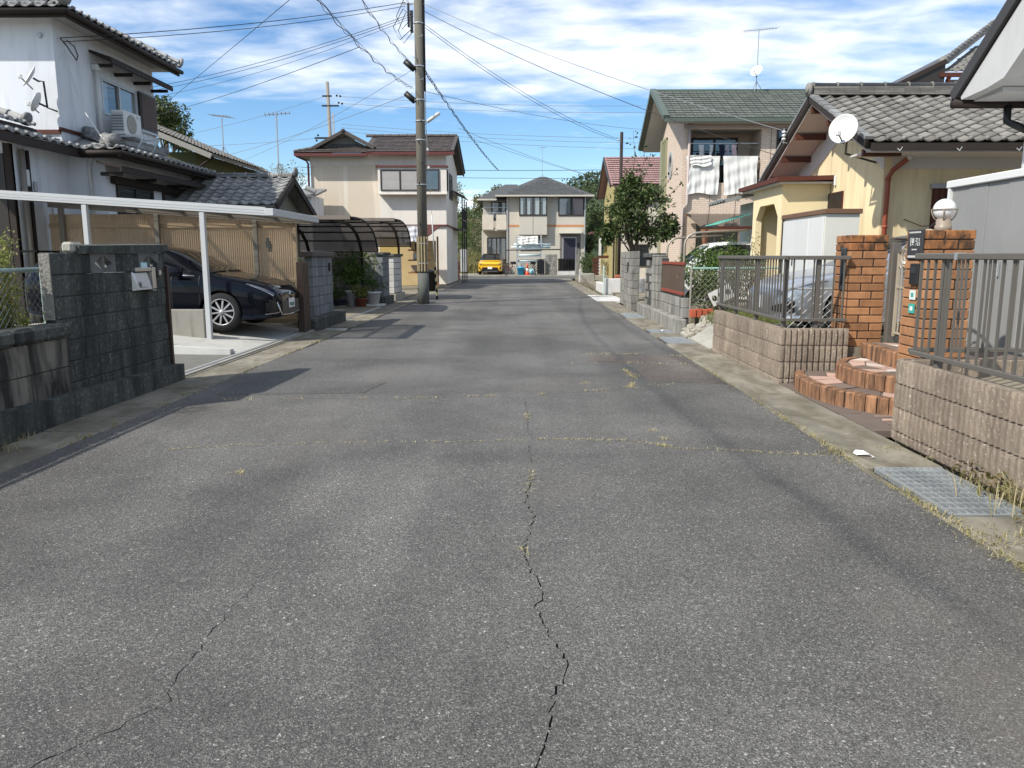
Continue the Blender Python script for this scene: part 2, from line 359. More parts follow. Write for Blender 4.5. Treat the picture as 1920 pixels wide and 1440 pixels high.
# ------------------------------------------------------------------ blades of grass
def blades(mb, x, y, z, n, spread, h, rnd, lean=0.6, wd=0.004):
    for _ in range(n):
        a = rnd.uniform(0, 6.283); bx, by = x + rnd.gauss(0, spread), y + rnd.gauss(0, spread); hh = h * rnd.uniform(0.4, 1.2); l = rnd.uniform(0.1, lean) * hh
        ca, sa = math.cos(a), math.sin(a); w_ = wd * rnd.uniform(0.6, 1.3); px_, py_ = -sa * w_, ca * w_
        p0 = (bx - px_, by - py_, z); p1 = (bx + px_, by + py_, z); m0 = (bx + ca * l * 0.35 - px_ * .8, by + sa * l * 0.35 - py_ * .8, z + hh * 0.6); m1 = (bx + ca * l * 0.35 + px_ * .8, by + sa * l * 0.35 + py_ * .8, z + hh * 0.6)
        tip = (bx + ca * l * 1.5, by + sa * l * 1.5, z + hh * rnd.uniform(0.7, 1.0)); mb.add([p0, p1, m1, m0, tip], [(0, 1, 2, 3), (3, 2, 4)])
cg = MB(); rb = random.Random(11)
def along(key, dens, lo=0, hi=1, h=0.04, sp=0.012, n=10, clump=0.5):
    ln = CR[key][0]
    for i, p in enumerate(ln):
        t = i / (len(ln) - 1)
        if lo <= t <= hi and (math.sin(p.x * 9.1 + p.y * 5.3) + math.sin(p.x * 3.7 - p.y * 11)) * 0.5 + rb.uniform(-.5, .5) > 1 - 2 * dens: blades(cg, p.x, p.y, -0.01, n, sp, h, rb, 1.5, 0.003)
along('t1a', 0.8, 0.0, 1, 0.022, 0.010, 7); along('t1b', 0.85, 0, 1, 0.026, 0.014, 9); along('t2', 0.36, h=0.035, n=7); along('t2b', 0.5, n=9); along('t3', 0.6, h=0.035, sp=0.03, n=9); along('t4', 0.55, h=0.035, sp=0.04, n=9); along('t5', 0.5)
for (x, y, n, s) in [(0.03, 4.9, 12, 0.012), (0.04, 5.0, 10, 0.01), (0.05, 5.1, 9, 0.01), (0.05, 5.2, 8, 0.01), (0.02, 4.75, 5, 0.01), (-0.002, 3.77, 14, 0.012), (0.02, 3.7, 5, 0.01), (0.03, 7.15, 16, 0.012), (0.03, 7.0, 16, 0.015), (1.1, 5.97, 40, 0.03), (1.15, 6.2, 30, 0.03), (1.08, 6.5, 26, 0.02), (-1.95, 5.15, 26, 0.02), (1.35, 9.6, 50, 0.06), (1.2, 8.75, 50, 0.06), (1.6, 8.9, 40, 0.08), (0.7, 9.0, 30, 0.04)]: blades(cg, x, y, -0.005, n, s, 0.026, rb, 2.2, 0.0026)
o = cg.build('crack_grass', DRY); o['kind'] = 'stuff'; o['label'] = 'dry yellow grass tufts growing out of the cracks in the asphalt'; o['category'] = 'grass'
gr_ = MB()
def grit(x, y, s): 
    V_, F_ = chbox(-s, s, -s * .8, s * .8, -s * .5, s * .6, s * .4); e_ = Euler((rb.uniform(-.4, .4), rb.uniform(-.4, .4), rb.uniform(0, 3))).to_matrix(); gr_.add([e_ @ Vector(p) + Vector((x, y, s * .35)) for p in V_], F_)
for key in ('main', 'left', 't1a', 't1b'):
    for p in CR[key][0]:
        for k in range(3 if key == 'main' else 1):
            if rb.random() < .5: grit(p.x + rb.gauss(0, .016), p.y + rb.gauss(0, .012), rb.uniform(.0015, .004))
for i in range(500): grit(2.34 - abs(rb.gauss(0, .10)), rb.uniform(2.6, 9), rb.uniform(.0015, .005))
for i in range(220): grit(rb.uniform(-3.4, 2.3), rb.uniform(2.0, 6), rb.uniform(.0015, .0045))
o = gr_.build('loose_grit', M('grit', (0.20, 0.19, 0.17), 0.9, 0.3, 60, 0, 0, islandvar=0.5)); o['kind'] = 'stuff'; o['label'] = 'loose grit lying along the cracks and edges of the asphalt'; o['category'] = 'grit'
eg = MB()
for i in range(420):
    y = 3.2 + 17 * (i / 700) ** 1.4
    dns = 1 if (math.sin(y * 2.1) + math.sin(y * 5.7)) > -0.6 else 0.25
    if rb.random() < dns: blades(eg, 2.40 + rb.gauss(0, 0.03), y, -0.01, 6, 0.02, 0.026 if y > 6.5 else 0.03, rb, 1.6, 0.003)
for i in range(260):
    y = 3.4 + 11 * rb.random() ** 1.3
    if (math.sin(y * 3.3) + math.sin(y * 7.7)) > 0.3: blades(eg, -3.6 + rb.gauss(0, 0.03), y, -0.01, 6, 0.025, 0.045, rb, 1.4, 0.0035)
for (x, y, n, s, h) in [(2.33, 5.75, 60, 0.05, 0.07), (2.3, 5.5, 30, 0.05, 0.05), (2.5, 3.95, 80, 0.10, 0.06), (2.75, 3.9, 90, 0.12, 0.09), (2.95, 4.2, 160, 0.10, 0.24), (3.0, 4.6, 120, 0.10, 0.2), (2.95, 5.0, 40, 0.06, 0.07), (2.93, 5.6, 50, 0.05, 0.03), (2.85, 5.9, 60, 0.06, 0.05), (-3.7, 5.0, 60, 0.08, 0.05), (-3.85, 4.85, 40, 0.06, 0.05), (-4.0, 5.7, 60, 0.09, 0.13), (-4.02, 6.1, 50, 0.09, 0.10), (-4.02, 5.4, 60, 0.08, 0.16), (2.6, 28.5, 200, 0.3, 0.1), (3.0, 30, 260, 0.4, 0.14), (3.2, 33, 300, 0.5, 0.12)]: blades(eg, x, y, -0.01, n, s, h * .8, rb, 1.1, 0.003)
o = eg.build('verge_grass', DRY2); o['kind'] = 'stuff'; o['label'] = 'thin dry grass fringing both edges of the street along the gutters'; o['category'] = 'grass'
# ------------------------------------------------------------------ gutters: cover slabs, each one a piece
def gutter(name, x0, x1, ys, skip, ztop, mat):
    root = MB(); root.box(x0, x1, ys[0], ys[-1], -0.13, -0.06); r = struct(root.build(name, DARKSUB)); rr = random.Random(5)
    for a, b in zip(ys, ys[1:]):
        if any(s0 < (a + b) / 2 < s1 for s0, s1 in skip): continue
        B(x0 + 0.005, x1 - 0.005 + rr.uniform(-.004, .004), a + 0.006, b - 0.006, -0.055, ztop + rr.uniform(-.004, .004), c=0.012).build('gutter_slab', mat, r)
    return r
yl = [-6]
while yl[-1] < 52: yl.append(yl[-1] + rc.choice([0.6, 0.9, 0.62, 1.2, 0.95]))
gutter('gutter_left', -4.16, -3.57, yl, [(15.35, 16.0)], 0.006, GUTM)
yr = [-5, -3, -1, 1, 2.2, 3.3, 4.32, 5.36, 5.97, 7.2, 8.4, 9.6, 10.8, 12.0, 13.25, 14.3, 15.05, 15.85, 17.4, 18.7, 20.3, 21.6, 23, 25, 27, 29, 31, 34, 37, 40, 43, 46, 49, 52]
GR = [(4.32, 5.36), (13.25, 14.3), (15.05, 15.85), (18.7, 20.3)]
struct(B(2.36, 2.415, -6, 52, -0.12, -0.008).build('gutter_edge', GUTM))
gutter('gutter_right', 2.41, 2.97, yr, GR, 0.004, GUTM)
def grate(x0, x1, y0, y1, label, nb):
    t = thing('drain_grate', label, 'drain grate', ((x0 + x1) / 2, (y0 + y1) / 2, -0.02), 'steel drain grates in the gutters')
    f = MB(); f.box(x0, x1, y0, y0 + 0.012, -0.03, 0.004); f.box(x0, x1, y1 - 0.012, y1, -0.03, 0.004); f.box(x0, x0 + 0.008, y0, y1, -0.03, 0.0035); f.box(x1 - 0.008, x1, y0, y1, -0.03, 0.0035); f.build('frame', STEEL, t)
    for i in range(nb):
        x = x0 + (x1 - x0) * (i + 0.5) / nb; B(x - 0.004, x + 0.004, y0 + .012, y1 - .012, -0.03, 0.004).build('bearing_bar', STEEL, t)
    c = MB(); k = int((y1 - y0) / 0.1)
    for i in range(k): y = y0 + (y1 - y0) * (i + 0.5) / k; c.box(x0 + .008, x1 - .008, y - 0.003, y + 0.003, -0.012, -0.004)
    q = c.build('cross_bars', STEEL, t); q['kind'] = 'stuff'
grate(2.46, 2.93, 4.33, 5.35, 'large galvanised drain grate in the gutter at the foot of the near ribbed wall', 10)
grate(2.48, 2.93, 13.27, 14.28, 'galvanised drain grate in the gutter just past the far ribbed wall', 10)
grate(2.48, 2.93, 15.07, 15.83, 'galvanised drain grate with a white scrap on it below the old concrete kerb', 10)
grate(2.48, 2.93, 18.72, 20.28, 'galvanised drain grate farthest along the right gutter by the block gate pillars', 10)
grate(-4.12, -3.62, 15.37, 15.98, 'galvanised drain grate in the left gutter at the foot of the block gate pillar', 10)
sc_ = MB(); sc_.add([(2.60, 15.28, 0.014), (2.68, 15.34, 0.016), (2.74, 15.33, 0.05), (2.70, 15.27, 0.02), (2.66, 15.25, 0.03)], [(0, 1, 4), (1, 2, 3), (1, 3, 4)]); tag(sc_.build('paper_scrap', M('paper', (0.8, 0.8, 0.78), bump=0)), 'small white paper scrap lying on a drain grate', 'litter')
fl = MB(); fl.add([(2.47, 5.66, 0.012), (2.51, 5.65, 0.018), (2.53, 5.69, 0.04), (2.49, 5.73, 0.035), (2.46, 5.70, 0.02), (2.55, 5.62, 0.028), (2.58, 5.60, 0.012), (2.55, 5.57, .016)], [(0, 1, 2, 4), (2, 3, 4), (1, 5, 6, 2), (5, 7, 6)]); tag(fl.build('tissue_scrap', M('tissue', (0.78, 0.77, 0.74), bump=0)), 'crumpled white tissue lying in the right gutter above the large grate', 'litter')
# lots either side of the street
LOT = M('lot_ground', (0.22, 0.19, 0.14), 0.95, 0.25, 1.5, 0, 0.5, 40, 0.01, stain=(0.1, 0.11, 0.05), sfac=0.6, sscale=(0.8, 0.8, 0.8))
for nm, a in (('lot_left', (-40, -4.4, -8, 9.2, -0.12, 0.30)), ('lot_left_back', (-40, -9.25, 9.2, 52, -0.12, 0.12)), ('lot_left_yard', (-9.25, -4.2, 15.5, 52, -0.12, 0.03))):
    struct(B(*a).build(nm, LOT))
struct(B(3.13, 40, -8, 6.45, -0.12, 0.50).build('lot_right_near', LOT)); struct(B(3.08, 40, 9.12, 12.3, -0.12, 0.42).build('lot_right_gate', LOT)); struct(B(4.2, 40, 6.45, 9.12, -0.12, 0.41).build('lot_right_path', CONC)); struct(B(3.5, 40, 12.3, 15.3, -0.12, 0.36).build('lot_right_soil', LOT)); struct(B(3.27, 40, 15.3, 20.6, -0.12, 0.34).build('lot_right_garden', LOT)); struct(B(3.35, 40, 20.6, 52, -0.12, 0.10).build('lot_right_far', LOT)); struct(B(-40, 40, 58.05, 120, -0.12, 0.08).build('lot_far', CONC))
# ------------------------------------------------------------------ left: old block walls
def block_wall_x(root, xf, xb, y0, y1, z0, z1, mat, L=0.4, Hc=0.2, c=0.008, jit=0.004, off=None, rnd=None, skip=None):
    "courses of blocks in a wall running along Y; the street face is at xf"
    rnd = rnd or random.Random(1); z = z0; row = 0
    while z < z1 - 0.02:
        h = min(Hc, z1 - z); y = y0 - ((off or 0) if row % 2 else 0)
        while y < y1 - 0.02:
            a, b = max(y, y0), min(y + L, y1)
            if b - a > 0.03 and not (skip and skip(a, b, z)):
                d = rnd.uniform(0, jit)
                B(min(xf, xb) + (d if xf < xb else 0), max(xf, xb) - (d if xf > xb else 0), a + 0.004, b - 0.004, z + 0.004, z + h - 0.004, c=c).build('block', mat, root)
            y += L
        z += h; row += 1
w1 = thing('block_wall', 'tall blackened concrete block gate wall with mailbox and diamond vent holes', 'wall', (-4.25, 8, 0))
rw = random.Random(21); holes = [(7.62, 8.0), (8.56, 8.96)]
block_wall_x(w1, -4.20, -4.30, 6.92, 9.12, 0.1, 1.3, BLOCKD, L=0.44, off=0.05, rnd=rw)
B(-4.288, -4.212, 6.93, 9.11, 0.0, 1.3).build('mortar', MORTD, w1)
ys = [6.92, 7.56, 8.04, 8.52, 9.0, 9.12]
for a, b in zip(ys, ys[1:]):
    if a in (7.56, 8.52):
        m_ = (a + b) / 2; r_ = 0.165; q = 0.075
        pl = MB(); pl.plate([(a + .004, 1.304), (b - .004, 1.304), (b - .004, 1.496), (a + .004, 1.496)], [[(m_ - r_, 1.4), (m_ - .02, 1.4 - q), (m_ - .02, 1.4 + q)], [(m_ + r_, 1.4), (m_ + .02, 1.4 + q), (m_ + .02, 1.4 - q)]], 'x', -4.202, -4.30)
        pl.build('vent_block', M('vent_block_face', (0.17, 0.17, 0.16), 0.95, 0.25, 5, 0.1, 0.5, 140, stain=(0.05, 0.05, 0.05), sfac=0.7), w1)
    else: B(-4.30, -4.20, a + .004, b - .004, 1.304, 1.496, c=0.008).build('block', BLOCKD, w1)
MB().slab((-4.34, 7.32, 1.575), (-4.16, 7.32, 1.565), (-4.16, 9.16, 1.60), (-4.34, 9.16, 1.61), 0.075).build('coping', BLOCKD, w1)
B(-4.30, -4.19, 7.26, 7.45, 1.50, 1.60, c=0.03).build('broken_coping_end', M('pale_broken_concrete', (0.36, 0.34, 0.29), 0.95, 0.3, 8, 0, 0.8, 60, 0.012), w1)
B(-4.30, -4.20, 6.905, 6.919, 0.9, 1.49, c=0.004).build('rough_mortar_end', M('rough_mortar', (0.24, 0.23, 0.2), 0.95, 0.35, 9, 0, 0.9, 50, 0.014, stain=(0.06, 0.06, 0.06), sfac=0.8, sscale=(8, 8, 8)), w1)
MB().slab((-4.2, 4.0, 0.285), (-4.07, 4.0, 0.285), (-4.07, 9.18, 0.20), (-4.2, 9.18, 0.20), 0.3).build('footing_kerb', BLOCKD, w1)
SILV = M('brushed_steel', (0.55, 0.54, 0.52), 0.32, 0.1, 8, 0, 0.03, 300, metal=0.85)
mb = thing('mailbox', 'stainless steel letter box set into the tall blackened block wall', 'mailbox', (-4.17, 8.55, 1.1))
MB().add([(-4.198, 8.33, 1.10), (-4.198, 8.66, 1.10), (-4.198, 8.66, 1.30), (-4.198, 8.33, 1.30), (-4.13, 8.35, 1.11), (-4.13, 8.64, 1.11), (-4.175, 8.64, 1.29), (-4.175, 8.35, 1.29)], [(0, 1, 5, 4), (1, 2, 6, 5), (2, 3, 7, 6), (3, 0, 4, 7), (4, 5, 6, 7)]).build('flap', SILV, mb)
B(-4.2, -4.145, 8.33, 8.68, 1.305, 1.345, c=0.004).build('hood', SILV, mb)
B(-4.2, -4.14, 8.69, 8.77, 1.09, 1.345, c=0.004).build('side_plate', SILV, mb); B(-4.139, -4.132, 8.70, 8.76, 1.10, 1.115).build('keyhole_slot', MORTD, mb)
B(-4.128, -4.122, 8.40, 8.58, 1.14, 1.20).build('address_label', M('grey_label', (0.62, 0.61, 0.58), bump=0), mb)
nt = B(-4.199, -4.19, 8.54, 8.69, 1.335, 1.40, c=0.002).build('number_plate', M('pale_blue_plate', (0.35, 0.62, 0.66), 0.4, bump=0)); tag(nt, 'small pale blue street address plate on the blackened block wall', 'sign')
for i in range(4): B(-4.1895, -4.188, 8.56 + i * .03, 8.575 + i * .03, 1.345, 1.39).build('lettering', M('plate_text', (0.75, 0.85, 0.85), bump=0) if i == 0 else bpy.data.materials['plate_text'], nt)
ic = thing('intercom', 'small dark doorbell intercom at the end of the blackened block wall', 'intercom', (-4.16, 8.9, 1.25)); B(-4.2, -4.155, 8.85, 8.95, 1.24, 1.40, c=0.006).build('housing', M('dark_plastic', (0.05, 0.05, 0.05), 0.5, bump=0), ic); B(-4.154, -4.15, 8.87, 8.93, 1.26, 1.31).build('button_panel', SILV, ic)
# low wall with sloping coping, chain link fence above
BLK2 = M('stained_block', (0.22, 0.20, 0.165), 0.95, 0.3, 2.2, 0.15, 0.6, 140, 0.006, stain=(0.018, 0.018, 0.018), sfac=0.92, sscale=(3.2, 3.2, 0.8), slo=0.42, shi=0.58)
w2 = thing('low_block_wall', 'low black-streaked block wall with rounded coping at the left edge of the picture', 'wall', (-4.2, 5, 0))
block_wall_x(w2, -4.17, -4.29, 1.5, 7.02, 0.2, 0.74, BLK2, L=0.62, Hc=0.27, rnd=rw, c=0.006)
B(-4.28, -4.185, 1.5, 7.0, 0.0, 0.74).build('mortar', MORTD, w2)
yy = 1.2
while yy < 6.9: 
    l_ = min(0.42, 7.04 - yy); B(-4.32, -4.12, yy + .003, yy + l_ - .003, 0.742, 0.875 - 0.0, c=0.03).build('coping_block', BLOCKD, w2); yy += l_
PGREEN = M('pale_green_paint', (0.42, 0.55, 0.50), 0.5, 0.15, 12, 0, 0.1, 120, stain=(0.22, 0.12, 0.06), sfac=0.6, sscale=(8, 8, 4), slo=0.6, shi=0.7)
WIRE = M('galvanised_wire', (0.55, 0.56, 0.53), 0.4, 0.1, 8, 0, 0, metal=0.5)
def chainlink(mb, p0, p1, z0, z1, s=0.056, r=0.0018):
    p0, p1 = Vector((*p0, 0)), Vector((*p1, 0)); L = (p1 - p0).length; d = (p1 - p0) / L; h = z1 - z0
    n = int((L + h) / (s * 1.414)) + 1
    for i in range(n + 1):
        u = i * s * 1.414
        for sg in (1, -1):
            a0, b0 = (u - h, u) if sg == 1 else (u, u - h)   # at z0, at z1
            pts = []
            ta, tb = 0.0, 1.0
            for lim, s_ in ((0, 1), (L, -1)):
                fa = (a0 - lim) * s_; fb = (b0 - lim) * s_
                if fa < 0 and fb < 0: ta, tb = 1, 0
                elif fa < 0: ta = max(ta, -fa / (fb - fa))
                elif fb < 0: tb = min(tb, fa / (fa - fb))
            if tb - ta > 0.01:
                q = [p0 + d * (a0 + (b0 - a0) * t) + Vector((0, 0, z0 + h * t)) for t in (ta, tb)]; mb.tube(q, r, 3, False)
fc = thing('chain_link_fence', 'chain link fence with pale green pipe frame above the low black-streaked wall', 'fence', (-4.5, 6, 0.3))
cm = MB(); chainlink(cm, (-4.5, 2.0), (-4.5, 7.25), 0.72, 1.33); cm.build('wire_mesh', WIRE, fc)
MB().tube([(-4.5, 1.5, 1.345), (-4.5, 7.27, 1.345)], 0.022, 10).build('top_rail', PGREEN, fc, True)
for y in (3.4, 5.3, 7.27): MB().tube([(-4.5, y, 0.3), (-4.5, y, 1.37)], 0.024, 10).build('post', PGREEN, fc, True)
MB().lathe([(0.03, -.03), (0.034, 0), (0.03, 0.03)], (-4.5, 7.27, 1.345), 10, 'y').build('clamp', M('rust', (0.18, 0.09, 0.05), 0.8), fc)
# ------------------------------------------------------------------ driveway, gate track
struct(B(-9.2, -4.2, 9.2, 11.75, -0.1, 0.004).build('driveway', M('driveway_asphalt', (0.15, 0.145, 0.125), 0.9, 0.2, 3, 0, 0.5, 150, stain=(0.09, 0.085, 0.07), sfac=0.5)))
RAMPC = M('ramp_concrete', (0.42, 0.41, 0.37), 0.9, 0.12, 1.4, 0, 0.25, 110, stain=(0.22, 0.2, 0.17), sfac=0.5, sscale=(3, 3, 1))
rp = MB(); rp.add([(-4.28, 11.6, 0.03), (-5.9, 11.9, 0.20), (-9.2, 11.9, 0.22), (-9.2, 15.3, 0.22), (-5.4, 15.3, 0.20), (-4.28, 15.3, 0.03)] + [(x, y, -0.1) for x, y in ((-4.28, 11.6), (-5.9, 11.9), (-9.2, 11.9), (-9.2, 15.3), (-5.4, 15.3), (-4.28, 15.3))], [(0, 1, 4, 5), (1, 2, 3, 4), (0, 6, 7, 1), (1, 7, 8, 2), (5, 11, 6, 0), (2, 8, 9, 3)])
struct(rp.build('carport_slab', RAMPC))
MB().add([(-4.4, 11.58, -.02), (-4.4, 11.7, -.02), (-6.0, 12.0, -.02), (-6.0, 11.88, -.02), (-4.4, 11.58, 0.08), (-4.4, 11.7, 0.08), (-6.0, 12.0, 0.27), (-6.0, 11.88, 0.27)], [(0, 1, 2, 3), (4, 7, 6, 5), (0, 4, 5, 1), (1, 5, 6, 2), (2, 6, 7, 3), (3, 7, 4, 0)])
kk = MB(); kk.add([(-4.42, 11.56, -.02), (-4.40, 11.66, -.02), (-9.2, 12.0, -.02), (-9.2, 11.86, -.02), (-4.42, 11.56, 0.085), (-4.40, 11.66, 0.085), (-9.2, 12.0, 0.30), (-9.2, 11.86, 0.30)], [(0, 1, 2, 3), (4, 7, 6, 5), (0, 4, 5, 1), (1, 5, 6, 2), (2, 6, 7, 3), (3, 7, 4, 0)])
tag(kk.build('ramp_kerb', CONCW), 'pale concrete kerb holding the raised carport slab in the left driveway', 'kerb')
gt = thing('gate_track', 'steel sliding gate track set in concrete across the left driveway', 'track', (-4.22, 12, 0))
B(-4.30, -4.14, 9.18, 15.3, -0.03, 0.035, c=0.006).build('track_bed', CONC, gt); B(-4.235, -4.205, 9.2, 15.25, 0.035, 0.05, c=0.003).build('rail', STEEL, gt); B(-4.13, -4.10, 9.2, 15.3, -0.03, 0.016).build('kerb_strip', GUTM, gt)
lw = B(-7.0, -5.22, 12.62, 12.74, 0.1, 0.61, c=0.012).build('low_concrete_wall', M('grey_stained_concrete', (0.25, 0.235, 0.20), 0.92, 0.25, 2, 0, 0.4, 110, stain=(0.08, 0.075, 0.065), sfac=0.7, sscale=(6, 6, 0.8))); tag(lw, 'low grey concrete wall beside the black car under the white carport', 'wall')
BROWN = M('dark_brown_paint', (0.055, 0.035, 0.026), 0.5, 0.1, 4, 0.05, 0.05, 100)
gp = B(-4.235, -4.175, 9.125, 9.17, 0.06, 1.36, c=0.004).build('gate_post', BROWN); tag(gp, 'slim dark brown gate post on the end of the blackened block wall', 'gate post')
fg = thing('folded_gate', 'dark brown folding gate pushed back against the next block pillar', 'gate', (-4.2, 14.9, 0.04))
for i in range(5): B(-4.26 + .0, -4.14, 14.62 + i * .09, 14.68 + i * .09, 0.06, 1.36, c=0.005).build('gate_slat', BROWN, fg)
# ------------------------------------------------------------------ white carport
ALU = M('white_aluminium', (0.46, 0.47, 0.465), 0.45, 0.06, 2, 0.02, 0.04, 60, stain=(0.4, 0.4, 0.38), sfac=0.35, sscale=(1, 6, 10))
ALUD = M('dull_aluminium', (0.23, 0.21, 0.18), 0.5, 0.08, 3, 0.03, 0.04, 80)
def zr(x): return 2.165 + (-4.1 - x) * 0.0634
cp_ = thing('white_carport', 'white aluminium carport with flat sloping roof over the black car', 'carport', (-6.6, 14, 0))
MB().slab((-9.25, 12.58, zr(-9.25) + .07), (-4.12, 12.58, zr(-4.12) + .07), (-4.12, 12.66, zr(-4.12) + .07), (-9.25, 12.66, zr(-9.25) + .07), 0.13).build('front_beam', ALU, cp_)
for k in (0.026, -0.016): MB().bar((-9.25, 12.579, zr(-9.25) + k), (-4.12, 12.579, zr(-4.12) + k), 0.006, 0.02).build('beam_rib', ALU, cp_)
MB().slab((-9.2, 15.24, zr(-9.2) + .05), (-4.12, 15.24, zr(-4.12) + .05), (-4.12, 15.31, zr(-4.12) + .05), (-9.2, 15.31, zr(-9.2) + .05), 0.14).build('rear_beam', ALUD, cp_)
B(-4.12, -3.98, 12.56, 15.33, 2.10, 2.215, c=0.008).build('gutter', ALU, cp_)
cor = MB(); n = 54
for i in range(n):
    y0_ = 12.67 + i * (15.23 - 12.67) / n; y1_ = y0_ + (15.23 - 12.67) / n; ym = (y0_ + y1_) / 2
    for (ya, za, yb, zb) in ((y0_, 0, ym, 0.016), (ym, 0.016, y1_, 0)): cor.quad((-9.2, ya, zr(-9.2) + .03 + za), (-4.12, ya, zr(-4.12) + .03 + za), (-4.12, yb, zr(-4.12) + .03 + zb), (-9.2, yb, zr(-9.2) + .03 + zb))
cor.build('corrugated_roof', glassmat('translucent_roof_sheet', (0.62, 0.60, 0.55), 0.05), cp_)
for x in (-8.4, -7.5, -6.6, -5.7, -4.8): B(x - .02, x + .02, 12.66, 15.24, zr(x) - .045, zr(x) + .028).build('purlin', ALUD, cp_)
for x, zb in ((-7.02, 0.2), (-5.14, 0.12)): B(x - .04, x + .04, 12.58, 12.66, zb, zr(x) - .075, c=0.006).build('post', ALU, cp_)
for x in (-8.95, -7.1, -5.2): B(x - .045, x + .045, 15.2, 15.28, 0.2, zr(x) - .09, c=0.006).build('rear_post', ALUD, cp_)
# corrugated screen behind the car
def screen_mat():
    m, t, b = newmat('tan_corrugated_plastic'); p = t.pos(); c = t.mix(t.noise(t.map(p, scale=(2.5, 1, 0.4)), 1, 4), (0.60, 0.43, 0.27), (0.72, 0.56, 0.38))
    r_ = t.math('ADD', 0.85, t.math('MULTIPLY', t.rnd(), 0.3)); c = t.mix(1.0, c, t.comb(r_, r_, r_), 'MULTIPLY')
    t.put(b.inputs['Base Color'], c); b.inputs['Roughness'].default_value = 0.45
    tr = t.new('ShaderNodeBsdfTranslucent'); t.put(tr.inputs['Color'], c); mx = t.new('ShaderNodeMixShader'); mx.inputs[0].default_value = 0.4
    t.l.new(b.outputs[0], mx.inputs[1]); t.l.new(tr.outputs[0], mx.inputs[2]); t.l.new(mx.outputs[0], t.n['Material Output'].inputs[0]); return m
TAN = screen_mat()
scn = thing('corrugated_screen', 'tan translucent corrugated plastic screen fence behind the black car', 'fence', (-6.9, 15.36, 0.1))
x = -9.25; k = 0; PW = 0.042
while x < -4.5:
    w_ = min(0.655, -4.47 - x); nn = int(w_ / PW); mb = MB(); yb = 15.335 + 0.003 * (k % 2); zs = [0.16, 1.0, 1.03, 1.3, 1.55, 1.63, 1.70, 1.76, 1.82, 2.06, 2.10, 2.27]
    ring = []
    for i in range(nn * 4 + 1):
        xx = x + i * PW / 4; ring.append((xx, yb + 0.012 * math.sin(i * math.pi / 2)))
    V = [(a, b_, z) for z in zs for (a, b_) in ring]; F = []; rn = len(ring)
    for j in range(len(zs) - 1):
        for i in range(rn - 1):
            xm = ring[i][0]; zm = (zs[j] + zs[j + 1]) / 2
            hw = {1.59: 0.035, 1.665: 0.06, 1.73: 0.055, 1.79: 0.03}.get(round(zm, 3), 0)
            if hw and abs(xm + 4.985 + 0.2 * (zm - 1.7)) < hw: continue
            F.append((j * rn + i, j * rn + i + 1, (j + 1) * rn + i + 1, (j + 1) * rn + i))
    mb.add(V, F); mb.build('sheet', TAN, scn, True); x += 0.62; k += 1
WOODT = M('tan_timber', (0.42, 0.32, 0.21), 0.8, 0.2, 6, 0.05)
for z, dp in ((2.05, 15.31), (0.995, 15.31), (0.2, 15.31)): B(-9.25, -4.48, dp - .012, dp + .012, z - .04, z + .04, c=0.004).build('rail', WOODT, scn)
B(-4.49, -4.43, 15.30, 15.38, 0.05, 2.28, c=0.004).build('end_post', WOODT, scn)
# ------------------------------------------------------------------ next gate pillar (block), kerb, drive with pots
w3 = thing('block_pillar', 'blue-grey block gate pillar beyond the carport with a dark footing', 'pillar', (-4.35, 16.6, 0))
block_wall_x(w3, -4.25, -4.42, 15.75, 17.35, 0.25, 1.45, BLOCKB, L=0.4, rnd=rw); B(-4.41, -4.26, 15.76, 17.34, 0, 1.45).build('mortar', MORTD, w3)
B(-4.45, -4.2, 15.62, 17.42, 1.452, 1.56, c=0.015).build('coping', M('brown_grey_coping', (0.11, 0.09, 0.08), 0.9), w3)
B(-4.5, -4.08, 15.3, 17.8, -0.05, 0.26, c=0.03).build('footing', BLOCKD, w3)
B(-4.24, -4.21, 17.0, 17.12, 1.15, 1.33, c=0.006).build('intercom', M('black_plastic', (0.02, 0.02, 0.02), 0.4, bump=0), w3)
struct(B(-9.2, -4.18, 17.75, 22.9, -0.05, 0.02).build('pale_driveway', M('whitish_concrete', (0.62, 0.62, 0.6), 0.85, 0.12, 1.0, 0, 0.2, 100, stain=(0.35, 0.34, 0.3), sfac=0.5, sscale=(1.2, 3.5, 1))))
mh = MB(); mh.lathe([(0.28, 0), (0.28, 0.012), (0.0, 0.012)], (-5.3, 20.9, 0.02), 24); tag(mh.build('manhole_cover', M('iron', (0.035, 0.035, 0.035), 0.6)), 'round dark manhole cover in the pale concrete driveway on the left', 'manhole cover')
# block pillars behind the flower pots
w4 = thing('block_pillar', 'pale block gate pillar with thick dark joints just before the utility pole', 'pillar', (-4.4, 25, 0))
LBLK = M('light_block', (0.52, 0.51, 0.47), 0.9, 0.12, 3, 0.1, 0.4, 140, stain=(0.28, 0.26, 0.22), sfac=0.5)
block_wall_x(w4, -4.25, -4.45, 25.6, 27.2, 0.25, 1.45, LBLK, L=0.8, rnd=rw, c=0.012); B(-4.44, -4.26, 25.62, 27.18, 0, 1.45).build('mortar', MORTD, w4); 
for z in range(6): B(-5.0, -4.45, 25.6, 25.75, 0.25 + z * .2 + .005, 0.25 + z * .2 + .195, c=0.01).build('block', LBLK, w4)
B(-5.02, -4.2, 25.55, 27.25, 1.452, 1.54, c=0.012).build('coping', BLOCKD, w4); B(-5.05, -4.18, 25.5, 27.4, -0.05, 0.24, c=0.02).build('footing', CONC, w4)
w5 = thing('block_pillar', 'blue-grey block gate pillar standing right behind the row of flower pots', 'pillar', (-4.5, 24, 0))
